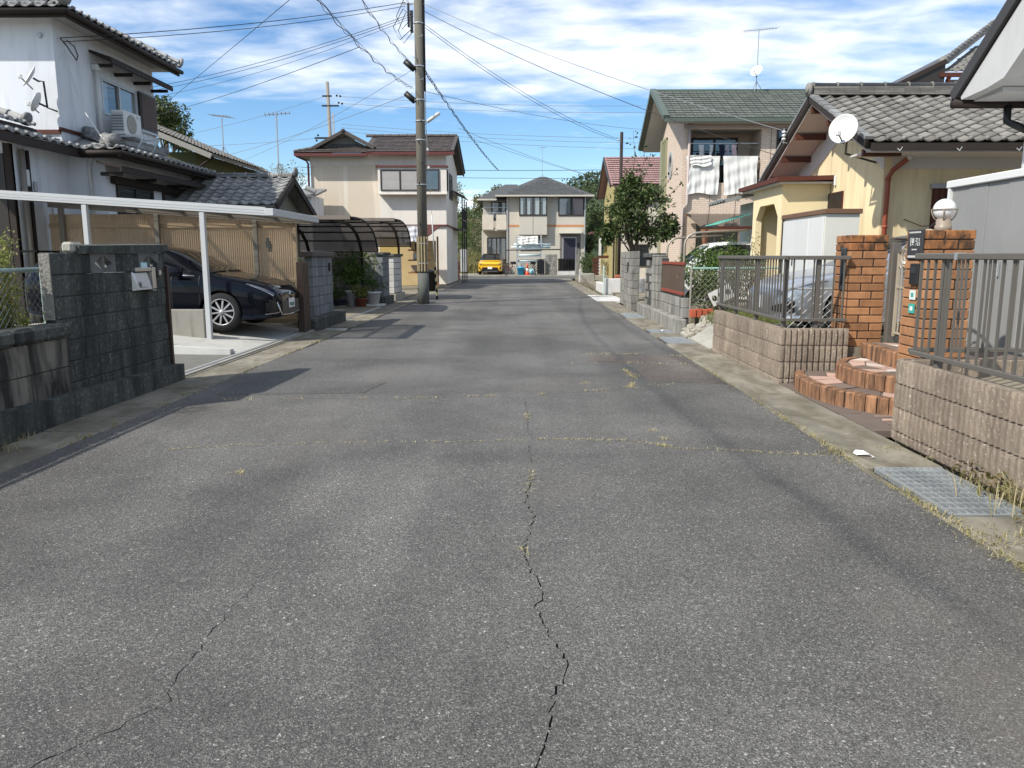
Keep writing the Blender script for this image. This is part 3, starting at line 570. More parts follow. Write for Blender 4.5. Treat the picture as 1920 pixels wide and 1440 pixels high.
block_wall_x(w5, -4.22, -4.4, 23.45, 24.5, 0.25, 1.5, BLOCKB, L=0.35, rnd=rw); B(-4.39, -4.23, 23.46, 24.49, 0, 1.5).build('mortar', MORTD, w5); B(-4.45, -4.17, 23.4, 24.55, 1.502, 1.58, c=0.012).build('coping', BLOCKD, w5); B(-4.5, -4.12, 23.2, 24.7, -0.05, 0.27, c=0.02).build('footing', BLOCKD, w5)
w6 = thing('block_wall', 'grey block garden wall with wide joints behind the flower pots', 'wall', (-5.2, 23.5, 0))
for z in range(6):
    for i in range(3): B(-5.75 + i * .45, -5.31 + i * .45, 23.5, 23.62, 0.05 + z * .23 + .006, 0.05 + z * .23 + .224, c=0.008).build('block', BLOCKG, w6)
B(-5.74, -4.42, 23.51, 23.61, 0.0, 1.42).build('mortar', MORTD, w6)
# ------------------------------------------------------------------ right: ribbed block walls
def ribmesh(L, h, ribs=6, d=0.11, seed=1):
    "block whose split face looks along -X, running along +Y from the origin"
    rr = random.Random(seed); mb = MB(); mb.box(0.024, d, 0.003, L - 0.003, 0.003, h - 0.003, c=0.004); p = L / ribs
    for i in range(ribs):
        y0, y1 = i * p + 0.009, (i + 1) * p - 0.009; V = []; nz = 5
        for k in range(nz + 1):
            z = 0.004 + (h - 0.008) * k / nz; e = 0.004 if k in (0, nz) else 0
            V += [(0.026, y0, z), (e + rr.uniform(-.003, .003), y0 + 0.006, z), (e + rr.uniform(-.004, .003), (y0 + y1) / 2, z), (e + rr.uniform(-.003, .003), y1 - 0.006, z), (0.026, y1, z)]
        F = [(k * 5 + j, k * 5 + j + 1, (k + 1) * 5 + j + 1, (k + 1) * 5 + j) for k in range(nz) for j in range(4)] + [(0, 1, 2, 3, 4), tuple(nz * 5 + j for j in (4, 3, 2, 1, 0))]
        mb.add(V, F)
    return mb.mesh('ribbed_block', RIB)
RM = [ribmesh(0.4, 0.19, seed=s) for s in range(4)]; RMS = [ribmesh(0.4, 0.075, seed=9 + s) for s in range(2)]; RMH = [ribmesh(0.2, 0.19, 3, seed=20), ribmesh(0.2, 0.075, 3, seed=21)]
RQ = [ribmesh(0.078, 0.19, 1, .05, seed=20), ribmesh(0.078, 0.075, 1, .05, seed=21)]
def ribwall(name, label, xf, y0, n, zrows, loc):
    t = thing(name, label, 'wall', loc); rr = random.Random(4)
    for z, small in zrows:
        for i in range(n): inst(rr.choice(RMS if small else RM), 'ribbed_block', t, (xf, y0 + i * 0.4, z))
    return t
ROWS = [(-0.02, True), (0.06, False), (0.255, False), (0.45, False)]
rw1 = ribwall('ribbed_wall', 'low ribbed brown block wall in the right foreground under a grey railing', 3.03, -1.7, 20, ROWS, (3.08, 3, 0))
B(3.06, 3.125, -1.69, 6.29, 0, 0.638).build('core', RIB, rw1)
for z, sm in ROWS:
    for i in range(3): inst(RMS[0] if sm else RM[i], 'ribbed_block', rw1, (3.17 + 0.4 * i, 6.44, z), (0, 0, R(-90)))
    for k in range(3):
        a_ = R(-15 - 30 * k); c_ = Vector((3.17, 6.30, 0)); inst(RQ[1] if sm else RQ[0], 'ribbed_block', rw1, c_ + Vector((-.14 * math.cos(R(30 * k)), .14 * math.sin(R(30 * k)), z)), (0, 0, a_))
rw2 = ribwall('ribbed_wall', 'low ribbed brown block wall with railing left of the brick gate pillars', 2.96, 9.05, 8, ROWS, (3.0, 11, 0))
B(2.98, 3.07, 9.06, 12.24, 0, 0.64).build('core', RIB, rw2)
for z, sm in ROWS:
    for i in range(2): inst(RMS[1] if sm else RM[i + 1], 'ribbed_block', rw2, (2.965 + 0.4 * (i + 1), 9.035, z), (0, 0, R(90)))
B(3.07, 3.76, 9.06, 9.14, 0, 0.63).build('core', RIB, rw2)
def rail_y(root, x, y0, y1, z0, z1, posts, pitch=0.105, zb=0.62):
    B(x - .03, x + .03, y0, y1, z1 - .045, z1, c=0.006).build('top_rail', FGREY, root); B(x - .018, x + .018, y0, y1, z0, z0 + .035, c=0.004).build('bottom_rail', FGREY, root)
    n = int((y1 - y0) / pitch); me = B(-.007, .007, -.008, .008, 0, z1 - .045 - z0 - .035).mesh('bar', FGREY)
    for i in range(n): inst(me, 'bar', root, (x, y0 + (i + 0.5) * (y1 - y0) / n, z0 + .035))
    for y in posts: B(x + .012, x + .062, y - .025, y + .025, zb, z1 - .046, c=0.004).build('post', FGREY, root)
def rail_x(root, y, x0, x1, z0, z1, posts, pitch=0.105, zb=0.62):
    B(x0, x1, y - .03, y + .03, z1 - .0449, z1 + .0005, c=0.006).build('top_rail', FGREY, root); B(x0, x1, y - .018, y + .018, z0, z0 + .035, c=0.004).build('bottom_rail', FGREY, root)
    n = max(1, int((x1 - x0) / pitch)); me = B(-.008, .008, -.007, .007, 0, z1 - .045 - z0 - .035).mesh('bar', FGREY)
    for i in range(n): inst(me, 'bar', root, (x0 + (i + 0.5) * (x1 - x0) / n, y, z0 + .035))
    for x in posts: B(x - .025, x + .025, y + .012, y + .062, zb, z1 - .046, c=0.004).build('post', FGREY, root)
f1 = thing('metal_railing', 'dark grey metal bar railing on the near ribbed wall at the right edge', 'railing', (3.08, 4, 0.63)); rail_y(f1, 3.075, -1.6, 6.2, 0.70, 1.49, (-1.5, 0.5, 2.3, 4.1, 5.85)); rail_x(f1, 6.33, 3.12, 4.3, 0.70, 1.488, (4.2,))
B(3.04, 3.11, 5.60, 5.63, 1.443, 1.493).build('rail_joint', STEEL, f1)
f2 = thing('metal_railing', 'dark grey metal bar railing on the ribbed wall left of the brick pillars', 'railing', (3.02, 10.6, 0.63)); rail_y(f2, 3.01, 9.1, 12.25, 0.72, 1.475, (9.2, 10.3, 11.3, 12.15)); rail_x(f2, 9.11, 3.045, 3.74, 0.72, 1.473, (3.4,))
# ------------------------------------------------------------------ brick gate pillars
def brickpillar(label, x0, y0, zb, n, wd=0.43):
    t = thing('brick_pillar', label, 'pillar', (x0 + wd / 2, y0 + wd / 2, zb), 'brick gate pillars'); hc = 0.0925; lg, sh = 0.275, 0.147; j = 0.004
    B(x0 + .012, x0 + wd - .012, y0 + .012, y0 + wd - .012, zb, zb + n * hc - .012).build('mortar', MORT, t); rr = random.Random(int(y0 * 10))
    x1, y1 = x0 + wd, y0 + wd
    for k in range(n):
        z = zb + k * hc; top = k >= n - 2
        if k % 2: L4 = [(x0, x0 + lg, y0, y0 + sh), (x1 - sh, x1, y0, y0 + lg), (x1 - lg, x1, y1 - sh, y1), (x0, x0 + sh, y1 - lg, y1)]
        else: L4 = [(x0, x0 + sh, y0, y0 + lg), (x1 - lg, x1, y0, y0 + sh), (x1 - sh, x1, y1 - lg, y1), (x0, x0 + lg, y1 - sh, y1)]
        for (a, b, c_, d) in L4:
            q = lambda: rr.uniform(-.003, .002)
            B(a + (j if a > x0 else q()), b - (j if b < x1 else q()), c_ + (j if c_ > y0 else q()), d - (j if d < y1 else q()), z + .005, z + hc - .005, c=0.006).build('brick', BRICKTOP if top and rr.random() < .8 else BRICK, t)
    if True: B(x0 + .14, x0 + wd - .14, y0 + .14, y0 + wd - .14, zb + n * hc - .03, zb + n * hc - .004).build('cap_fill', BRICKTOP, t)
    return t
bp1 = brickpillar('orange brick gate pillar with mail slot, beside the far ribbed wall', 3.75, 9.15, 0.14, 17)
bp2 = brickpillar('orange brick gate pillar carrying the globe lamp and the name plate', 3.75, 7.4, 0.14, 17)
GUN = M('gunmetal', (0.05, 0.06, 0.065), 0.4, 0.1, 5, 0, 0.05, 150, metal=0.4)
ms = thing('mail_slot', 'dark green metal mail slot upright on the left brick pillar', 'mailbox', (3.73, 9.3, 1.1)); B(3.725, 3.755, 9.23, 9.36, 1.08, 1.56, c=0.008).build('frame', GUN, ms); B(3.72, 3.7249, 9.275, 9.315, 1.13, 1.50).build('flap', M('slot_dark', (0.01, 0.012, 0.014), 0.4, bump=0), ms)
WHITE = M('white_paint', (0.62, 0.62, 0.60), 0.5, 0.05, 3, 0, 0.03, 80)
npl = thing('name_plate', 'black name plate with two large white characters on the brick pillar', 'sign', (3.74, 7.6, 1.45)); B(3.728, 3.748, 7.47, 7.76, 1.44, 1.72, c=0.004).build('plate', M('black_plate', (0.04, 0.04, 0.042), 0.35, bump=0), npl)
def glyph(y, z, seed, s=0.075):
    m_ = MB(); X = 3.7265
    st = [((0, .9), (.42, .9)), ((.2, 1), (.2, 0)), ((0, .6), (.42, .6)), ((.5, .95), (1, .95)), ((.5, .7), (1, .7)), ((.5, .4), (1, .4)), ((.55, .95), (.55, .4)), ((.95, .95), (.95, .4)), ((.75, 1), (.75, .1)), ((.45, .12), (1, .12))] if seed == 1 else [((0, .95), (.2, .8)), ((0, .65), (.2, .5)), ((0, .05), (.25, .35)), ((.35, .92), (1, .92)), ((.55, .92), (.35, .5)), ((.9, .92), (.88, .55)), ((.45, .42), (.95, .42)), ((.45, .42), (.45, .02)), ((.95, .42), (.95, .02)), ((.45, .05), (.95, .05))]
    for (a, b) in st: m_.bar((X, y + s - a[0] * s, z + a[1] * s), (X, y + s - b[0] * s, z + b[1] * s), 0.003, 0.009, (1, 0, 0))
    m_.build('lettering', WHITE, npl)
glyph(7.63, 1.565, 1); glyph(7.52, 1.565, 2)
lt = MB()
for i in range(9): lt.box(3.7255, 3.7275, 7.515 + i * .025, 7.53 + i * .025, 1.685, 1.70); lt.box(3.7255, 3.7275, 7.515 + i * .025, 7.532 + i * .025, 1.455, 1.475)
for i in range(5): lt.box(3.7255, 3.7275, 7.57 + i * .02, 7.582 + i * .02, 1.525, 1.537)
lt.build('small_lettering', WHITE, npl)
it = thing('intercom', 'black doorbell intercom under the name plate on the brick pillar', 'intercom', (3.73, 7.55, 1.2)); B(3.72, 3.752, 7.5, 7.66, 1.20, 1.40, c=0.01).build('housing', bpy.data.materials['black_plastic'], it); B(3.716, 3.7199, 7.53, 7.63, 1.31, 1.37).build('speaker_grille', GUN, it)
for i, (z, lb) in enumerate(((1.10, 'pale sticker with lines on the brick pillar below the intercom'), (0.97, 'small green sticker lowest on the brick pillar with the lamp'))):
    s_ = B(3.738, 3.7455, 7.55, 7.66, z - .045, z + .045).build('sticker', M('sticker%d' % i, ((0.62, 0.66, 0.62), (0.05, 0.32, 0.27))[i], 0.5, bump=0)); tag(s_, lb, 'sticker')
    B(3.7365, 3.7379, 7.58, 7.63, z - .02, z + .02).build('symbol', (bpy.data.materials['sticker0'] if i else M('sticker_green', (0.06, 0.3, 0.25), bump=0)), s_)
gl = thing('globe_lamp', 'white globe lamp with metal cage on top of the brick gate pillar', 'lamp', (3.985, 7.62, 1.71))
BEIGEM = M('beige_metal', (0.27, 0.22, 0.17), 0.4, 0.06, 4, 0, 0.03, 100)
MB().lathe([(0.07, 0), (0.075, 0.005), (0.075, 0.05), (0.066, 0.056), (0.066, 0.11), (0.05, 0.115)], (3.985, 7.62, 1.705), 20).build('base', BEIGEM, gl, True)
m_, t_, b_ = newmat('opal_glass'); b_.inputs['Base Color'].default_value = (0.72, 0.72, 0.70, 1); b_.inputs['Roughness'].default_value = 0.15; b_.inputs['Subsurface Weight'].default_value = 0.0
MB().lathe([(0.05, -.09)] + [(0.10 * math.cos(a), 0.10 * math.sin(a)) for a in [R(-62 + i * 9.5) for i in range(16)]] + [(0.0, 0.10)], (3.985, 7.62, 1.905), 28).build('globe', m_, gl, True)
cg_ = MB(); cg_.tube([(3.985 + .108 * math.cos(R(i * 15)), 7.62 + .108 * math.sin(R(i * 15)), 1.905) for i in range(25)], 0.005, 5, False)
for k in range(4): cg_.tube([(3.985 + r_ * math.cos(R(k * 90 + 60)), 7.62 + r_ * math.sin(R(k * 90 + 60)), z) for r_, z in ((0.06, 1.80), (0.086, 1.83), (0.105, 1.87), (0.11, 1.91))], 0.006, 5)
cg_.build('cage', BEIGEM, gl, True)
# ------------------------------------------------------------------ wrought gate between the pillars
IRON = M('cream_iron', (0.36, 0.31, 0.23), 0.5, 0.12, 6, 0, 0.1, 100); gx = 4.25
gp_ = B(4.19, 4.29, 9.05, 9.13, 0.45, 1.62, c=0.006).build('gate_post', FGREY); tag(gp_, 'square grey gate post against the left brick pillar', 'gate post')
gt_ = thing('wrought_gate', 'cream wrought iron garden gate with scrollwork between the brick pillars', 'gate', (gx, 8.4, 0.55))
for z in (0.60, 1.12, 1.36): MB().bar((gx, 7.86, z), (gx, 9.02, z), 0.022, 0.022).build('cross_bar', IRON, gt_)
for y in (7.87, 9.01): MB().bar((gx, y, 0.56), (gx, y, 1.5), 0.028).build('stile', IRON, gt_)
for i in range(11): y = 7.96 + i * .096; MB().bar((gx, y, 0.61), (gx, y, 1.35), 0.014).build('bar', IRON, gt_)
def spiral(cy, cz, r0, turns, a0, sg=1, n=30): return [(gx, cy + sg * (r0 * (1 - .8 * i / n)) * math.cos(a0 + turns * 6.283 * i / n), cz + (r0 * (1 - .8 * i / n)) * math.sin(a0 + turns * 6.283 * i / n)) for i in range(n + 1)]
for (cy, cz, r_, sg) in ((8.86, 1.47, 0.10, 1), (8.66, 1.50, 0.10, -1), (8.30, 1.53, 0.11, 1), (8.10, 1.50, 0.11, -1), (8.55, 1.22, 0.07, 1), (8.42, 1.22, 0.07, -1), (8.55, 1.04, 0.06, 1), (8.42, 1.04, 0.06, -1), (8.55, 0.92, 0.05, 1), (8.42, 0.92, 0.05, -1)): MB().tube(spiral(cy, cz, r_, 1.4, -1.2, sg), 0.011, 6).build('scroll', IRON, gt_, True)
MB().tube([(gx, 9.0 - 1.14 * i / 16, 1.50 + 0.24 * math.sin(math.pi * i / 16)) for i in range(17)], 0.013, 6).build('top_arch', IRON, gt_, True)
MB().lathe([(0.0, 0.06), (0.025, 0.03), (0.03, 0.0), (0.0, -.02)], (gx, 8.485, 0.86), 10).build('drop_boss', IRON, gt_, True)
# ------------------------------------------------------------------ rounded entrance steps
stp = thing('entrance_steps', 'rounded brick-edged entrance steps with stone paving before the gate', 'steps', (3.8, 8.0, 0))
PAV = M('step_mortar', (0.135, 0.105, 0.085), 0.95, 0.3, 5, 0, 0.4, 80)
PS = [M('paving_dark', (0.17, 0.125, 0.10), 0.75, 0.25, 5, 0.25, 0.3, 60), M('paving_pink', (0.42, 0.28, 0.22), 0.75, 0.2, 6, 0.2, 0.3, 60), M('paving_pale', (0.55, 0.48, 0.42), 0.75, 0.2, 6, 0.15, 0.3, 60)]
def arcstep(cx, cy, rx, ry, z0, z1, y_lo, y_hi, seed):
    rr = random.Random(seed); a0 = math.asin(max(-1, (y_lo - cy) / ry)); a1 = math.asin(min(1, (y_hi - cy) / ry))
    def P(a, f=1.0, z=0): return (cx - rx * math.cos(a) * f if f == 1.0 else cx - (rx * f) * math.cos(a), cy + ry * f * math.sin(a), z)
    n = 40; aa = [a0 + (a1 - a0) * i / n for i in range(n + 1)]
    outl = [(cx - (rx - .03) * math.cos(a), cy + (ry - .03) * math.sin(a)) for a in aa]; outl += [(cx + .5, y_hi), (cx + .5, y_lo)]
    MB().plate(outl, [], 'z', z0 - .03, z1 - .012).build('step_bed', PAV, stp)
    L = sum((Vector(P(aa[i])) - Vector(P(aa[i + 1]))).length for i in range(n)); nb = int(L / 0.115)
    for i in range(nb):
        b0, b1 = a0 + (a1 - a0) * (i + .04) / nb, a0 + (a1 - a0) * (i + .96) / nb; q = rr.uniform(-.004, .004); V = []
        for z in (z0, z1 - .012, z1 + q * .5):
            for (b, rr_) in ((b0, q + (.012 if z > z1 - .006 else 0)), (b1, q + (.012 if z > z1 - .006 else 0)), (b1, 0.10), (b0, 0.10)): V.append((cx - (rx - rr_) * math.cos(b), cy + (ry - rr_) * math.sin(b), z))
        MB().add(V, [(0, 1, 5, 4), (1, 2, 6, 5), (2, 3, 7, 6), (3, 0, 4, 7), (4, 5, 9, 8), (5, 6, 10, 9), (6, 7, 11, 10), (7, 4, 8, 11), (8, 9, 10, 11), (0, 3, 2, 1)]).build('edging_brick', BRICKE, stp)
    # flagstones
    nr, na = 4, 7; G = {}
    for i in range(nr + 1):
        for k in range(na + 1):
            a = a0 + (a1 - a0) * (k + (rr.uniform(-.28, .28) if 0 < k < na else 0)) / na; f = (rx - .115 - (rx - .1) * (i + (rr.uniform(-.25, .25) if 0 < i < nr else 0)) / nr); G[i, k] = Vector((cx - f * math.cos(a), cy + (ry - (rx - f)) * math.sin(a)))
    for i in range(nr):
        for k in range(na):
            q = [G[i, k], G[i + 1, k], G[i + 1, k + 1], G[i, k + 1]]; c = sum(q, Vector((0, 0))) / 4
            if not (y_lo + .02 < c.y < y_hi - .02): continue
            q = [c + (p - c) * 0.90 for p in q]; mm = rr.choice([PS[0], PS[0], PS[1], PS[1], PS[2]])
            V = [(p.x, p.y, z1 - .012) for p in q] + [(p.x, p.y, z1 - .002 + rr.uniform(-.002, .002)) for p in q]; MB().add(V, [(0, 1, 5, 4), (1, 2, 6, 5), (2, 3, 7, 6), (3, 0, 4, 7), (4, 5, 6, 7)]).build('flagstone', mm, stp)
arcstep(4.05, 8.25, 1.06, 1.42, 0.0, 0.165, 6.9, 9.02, 3)
arcstep(4.15, 8.10, 0.80, 1.00, 0.165, 0.325, 7.2, 9.0, 5)
arcstep(4.45, 8.10, 0.62, 1.9, 0.325, 0.49, 7.2, 9.1, 8)
pv = MB(); pv.box(2.97, 4.0, 6.5, 9.0, -0.05, 0.006); struct(pv.build('entrance_paving', PAV))
for i in range(5):
    x = 3.12 + rc.uniform(0, .2); y = 6.62 + i * .16; s_ = rc.uniform(.05, .11); MB().add([(x - s_, y - s_ * .5, .006), (x + s_, y - s_ * .3, .006), (x + s_ * .8, y + s_ * .5, .006), (x - s_ * .6, y + s_ * .6, .006)] + [(x - s_, y - s_ * .5, .012), (x + s_, y - s_ * .3, .012), (x + s_ * .8, y + s_ * .5, .012), (x - s_ * .6, y + s_ * .6, .012)], [(4, 5, 6, 7), (0, 1, 5, 4), (1, 2, 6, 5), (2, 3, 7, 6), (3, 0, 4, 7)]).build('flagstone', rc.choice(PS[:2]), [o for o in bpy.data.objects if o.name == 'entrance_paving'][0])
# ------------------------------------------------------------------ garden frontage beyond the far ribbed wall
cs = MB(); cs.add([(2.98, 12.45, 0.0), (2.98, 14.9, 0.03), (3.5, 14.9, 0.30), (3.62, 12.45, 0.36), (2.98, 12.45, -.1), (2.98, 14.9, -.1), (3.5, 14.9, -.1), (3.62, 12.45, -.1)], [(0, 1, 2, 3), (0, 4, 5, 1), (1, 5, 6, 2), (2, 6, 7, 3), (3, 7, 4, 0)]); struct(cs.build('broken_concrete_slope', CONC))
ST = M('rubble', (0.36, 0.33, 0.27), 0.95, 0.25, 7, 0.2, 0.6, 70)
rb_ = MB()
for i in range(34):
    y = 13.9 + rc.uniform(0, 1.3); x = 3.0 + rc.uniform(0, .5); s_ = rc.uniform(.02, .10); e_ = Euler((rc.uniform(0, 1), rc.uniform(0, 1), rc.uniform(0, 3))).to_matrix(); V_, F_ = chbox(-s_, s_, -s_ * .8, s_ * .8, -s_ * .5, s_ * .5, s_ * .35); rb_.add([e_ @ Vector(p) + Vector((x, y, 0.02 + (x - 3) * .5 + s_ * .2)) for p in V_], F_)
o = rb_.build('rubble', ST); o['kind'] = 'stuff'; o['label'] = 'pale rubble at the broken end of the old kerb'; o['category'] = 'rubble'
ok = thing('old_wall', 'grey block gate wall with red iron grille and old stepped kerb on the right', 'wall', (3.1, 18, 0))
for i in range(9): B(2.95, 3.12, 15.0 + i * .62 + .004, 15.0 + (i + 1) * .62 - .004, -0.05, 0.27, c=0.02).build('kerb_stone', BLOCKG, ok)
block_wall_x(ok, 3.12, 3.27, 15.5, 18.2, 0.25, 0.66, BLOCKG, L=0.4, rnd=rw); B(3.13, 3.26, 15.52, 18.2, 0.0, .655).build('mortar', MORTD, ok)
block_wall_x(ok, 3.06, 3.30, 18.2, 19.0, 0.25, 1.5, BLOCKG, L=0.4, rnd=rw, c=0.008, jit=0.012)
block_wall_x(ok, 3.16, 3.34, 19.0, 20.6, 0.2, 1.42, BLOCKG, L=0.4, off=0.2, rnd=rw, c=0.03, jit=0.03); B(3.1, 3.4, 18.9, 20.7, 1.422, 1.54, c=0.02).build('coping', BLOCKD, ok)
B(3.17, 3.33, 18.2, 20.6, 0, 1.42).build('mortar', MORTD, ok)
RED = M('rust_red_paint', (0.24, 0.05, 0.03), 0.6, 0.15, 5, 0.05, 0.1, 80)
for z in (0.72, 1.32): B(3.15, 3.20, 15.7, 18.1, z - .03, z + .03, c=0.005).build('grille_rail', RED, ok)
for i in range(26): B(3.165, 3.185, 15.75 + i * .092, 15.765 + i * .092, .75, 1.30).build('grille_bar', M('grille_brown', (0.12, 0.085, 0.065), 0.6, bump=0) if i == 0 else bpy.data.materials['grille_brown'], ok)
gpr = thing('block_pillar', 'pale grey block gate pillar with mail slot at the right edge of the street', 'pillar', (3.0, 22, 0))
block_wall_x(gpr, 2.88, 3.10, 21.2, 22.85, 0.0, 1.6, BLOCKG, L=0.55, rnd=rw, c=0.008, jit=0.012); B(2.9, 3.08, 21.22, 22.83, 0, 1.59).build('mortar', MORTD, gpr); B(2.868, 2.88, 21.85, 22.05, 1.05, 1.3).build('mail_slot', bpy.data.materials['black_plastic'], gpr)
bcol = thing('block_pillar', 'narrow dark-jointed block column behind the pale gate pillar on the right', 'pillar', (3.1, 24.2, 0)); block_wall_x(bcol, 3.02, 3.25, 24.0, 24.8, 0.0, 1.6, BLOCKG, L=0.2, rnd=rw, c=0.012); B(3.04, 3.23, 24.02, 24.78, 0, 1.59).build('mortar', MORTD, bcol)
hb = thing('hollow_block', 'hollow concrete block leaning on its end in the garden gap', 'block', (3.75, 14.4, 0.3))
pl = MB(); pl.plate([(-.1, -.2), (.1, -.2), (.1, .2), (-.1, .2)], [[(.05 * math.cos(t * .785), cy_ + .045 * math.sin(t * .785)) for t in range(8)] for cy_ in (-.125, 0, .125)], 'x', -.05, .05); q_ = pl.build('body', M('new_block', (0.46, 0.45, 0.42), 0.95, 0.12, 6, 0, 0.5, 120)); q_.parent = hb; q_.location = (0, 0, 0); q_.rotation_euler = (R(62), 0, R(78)); q_.scale = (1, 1.35, 1.1)
hb.location = (3.62, 15.25, 0.62)
for i in range(4): o = B(3.2 + i * .115, 3.305 + i * .115, 15.05 + .02 * i, 15.2 + .02 * i, 0.30, 0.45 + .012 * (i % 2), c=0.006).build('loose_brick', M('red_brick', (0.38, 0.09, 0.045), 0.9, 0.2, 8) if i == 0 else bpy.data.materials['red_brick']); tag(o, ['red brick nearest the street in the row in the garden gap', 'second red brick from the street in the garden gap', 'third red brick from the street in the garden gap', 'red brick farthest from the street in the garden gap'][i], 'brick', 'red bricks in a row')
wd = MB(); rr = random.Random(8)
for i in range(900): x = rr.uniform(3.4, 4.6); y = rr.uniform(12.7, 15.2); blades(wd, x, y, min(.36, (x - 3) * .6), 4, .05, .09, rr, 1.2, 0.006)
o = wd.build('garden_weeds', GRASS); o['kind'] = 'stuff'; o['label'] = 'pale weeds on the broken ground of the garden gap'; o['category'] = 'weeds'
PIPE = M('weathered_pipe', (0.33, 0.30, 0.25), 0.5, 0.15, 6, 0, 0.1, metal=0.4)
cf_ = thing('chain_link_fence', 'rusty chain link fence across the garden behind the leaning block', 'fence', (4.3, 15.3, 0.3)); cm = MB(); chainlink(cm, (3.3, 15.5), (6.4, 15.5), 0.45, 1.2, 0.075, 0.0017); cm.build('wire_mesh', M('rusty_wire', (0.30, 0.27, 0.22), 0.6, bump=0), cf_); MB().tube([(3.25, 15.5, 1.23), (6.4, 15.5, 1.25)], .018, 8).build('top_rail', M('faded_green', (0.25, 0.42, 0.35), 0.6), cf_); 
for x in (3.28, 4.6, 5.9): MB().tube([(x, 15.5, 0.1), (x, 15.5, 1.27)], .02, 8).build('post', PIPE, cf_)
for i, (x0, y0_, x1, zt, lb) in enumerate(((3.22, 15.95, 4.5, 1.93, 'nearer of two bent garden arch pipes beside the red grille'), (3.3, 18.3, 4.6, 1.88, 'farther of two bent garden arch pipes beside the red grille'))):
    pts = [(x0, y0_, 0.2), (x0, y0_, zt - .25)] + [(x0 + .25 - .25 * math.cos(a), y0_, zt - .25 + .25 * math.sin(a)) for a in (R(20), R(45), R(70), R(90))] + [(x1, y0_ + .2, zt + .06)]
    tag(MB().tube(pts, 0.022, 8).build('pipe_arch', PIPE, None, True), lb, 'pipe', 'bent garden arch pipes')
# ------------------------------------------------------------------ house kit
GLASS = glassmat('window_glass'); GLASSD = glassmat('dark_glass', (0.25, 0.3, 0.33), 0.10)
ROOM_SHADE = M('room_shade_paint', (0.03, 0.032, 0.035), 0.9, bump=0, objvar=0); CURT = M('curtain', (0.60, 0.60, 0.58), 0.9, 0.08, 4, 0.05, 0)  # near-black paint in place of the shade of an unlit room
SASHB = M('bronze_sash', (0.035, 0.028, 0.024), 0.4, 0.05, 3, 0, 0.02); SASHS = M('silver_sash', (0.42, 0.43, 0.43), 0.4, 0.05, 3, 0, 0.02, metal=0.4)
DWOOD = M('dark_wood', (0.028, 0.020, 0.016), 0.75, 0.25, 5, 0.1, 0.2, 60); RBROWN = M('red_brown_wood', (0.085, 0.026, 0.016), 0.65, 0.2, 5, 0.1, 0.15, 60); RPIPE = M('red_brown_pipe', (0.28, 0.075, 0.04), 0.5, 0.1, 3, 0, 0.05)
TILE = M('smoked_tile', (0.225, 0.225, 0.215), 0.55, 0.28, 5, 0.30, 0.35, 60, 0.004, stain=(0.10, 0.10, 0.095), sfac=0.5, sscale=(6, 6, 6), spec=0.5)
TILEL = M('weathered_tile', (0.18, 0.172, 0.155), 0.75, 0.25, 6, 0.28, 0.4, 60, 0.005, stain=(0.13, 0.115, 0.095), sfac=0.7, sscale=(7, 7, 7), spec=0.35)
TILEB = M('brown_tile', (0.075, 0.062, 0.055), 0.6, 0.2, 4, 0.2, 0.3, 50); TILEG = M('green_tile', (0.112, 0.122, 0.104), 0.7, 0.2, 4, 0.16, 0.3, 50, stain=(0.08, 0.10, 0.08), sfac=0.5); TILEP = M('pink_red_tile', (0.33, 0.205, 0.19), 0.7, 0.15, 3, 0.1, 0.2, 40, islandvar=0.12); SLATE = M('grey_slate', (0.075, 0.078, 0.078), 0.85, 0.3, 1.5, 0.05, 0.5, 20, 0.02, stain=(0.055, 0.055, 0.055), sfac=0.6, sscale=(1.5, 1.5, 1.5), islandvar=0.15)
STUCW = M('white_stucco', (0.66, 0.68, 0.70), 0.92, 0.08, 1.2, 0, 0.5, 130, 0.006, stain=(0.40, 0.41, 0.42), sfac=0.5, sscale=(4, 4, 0.4), slo=0.48, shi=0.70)
STUCY = M('yellow_stucco', (0.76, 0.635, 0.395), 0.92, 0.08, 1.0, 0, 0.5, 140, 0.006, stain=(0.48, 0.38, 0.22), sfac=0.55, sscale=(4, 4, 0.45), slo=0.49, shi=0.70)
STUCB = M('beige_stucco', (0.60, 0.515, 0.405), 0.92, 0.10, 0.5, 0, 0.3, 60, 0.006, stain=(0.72, 0.66, 0.56), sfac=0.6, sscale=(2.2, 2.2, 0.10), slo=0.54, shi=0.60); STUCB2 = M('pale_stucco', (0.70, 0.655, 0.585), 0.92, 0.08, 0.6, 0, 0.3, 60, 0.006, stain=(0.47, 0.43, 0.37), sfac=0.45, sscale=(1.5, 1.5, 0.4))
STUCG = M('far_beige', (0.50, 0.465, 0.39), 0.92, 0.06, 0.6, 0, 0.2, 60, stain=(0.38, 0.35, 0.29), sfac=0.4, sscale=(1.2, 1.2, 0.3)); SOFF = M('soffit', (0.47, 0.45, 0.42), 0.9, 0.08, 1, 0, 0.1, 60)
def TS(y): return lambda u, d, z: (u, y - d, z)
def TW(x): return lambda u, d, z: (x - d, u, z)
def TE(x): return lambda u, d, z: (x + d, u, z)
def BX(T, u0, u1, d0, d1, z0, z1, c=0):
    a, b = T(u0, d0, z0), T(u1, d1, z1); return B(min(a[0], b[0]), max(a[0], b[0]), min(a[1], b[1]), max(a[1], b[1]), z0, z1, c=c)
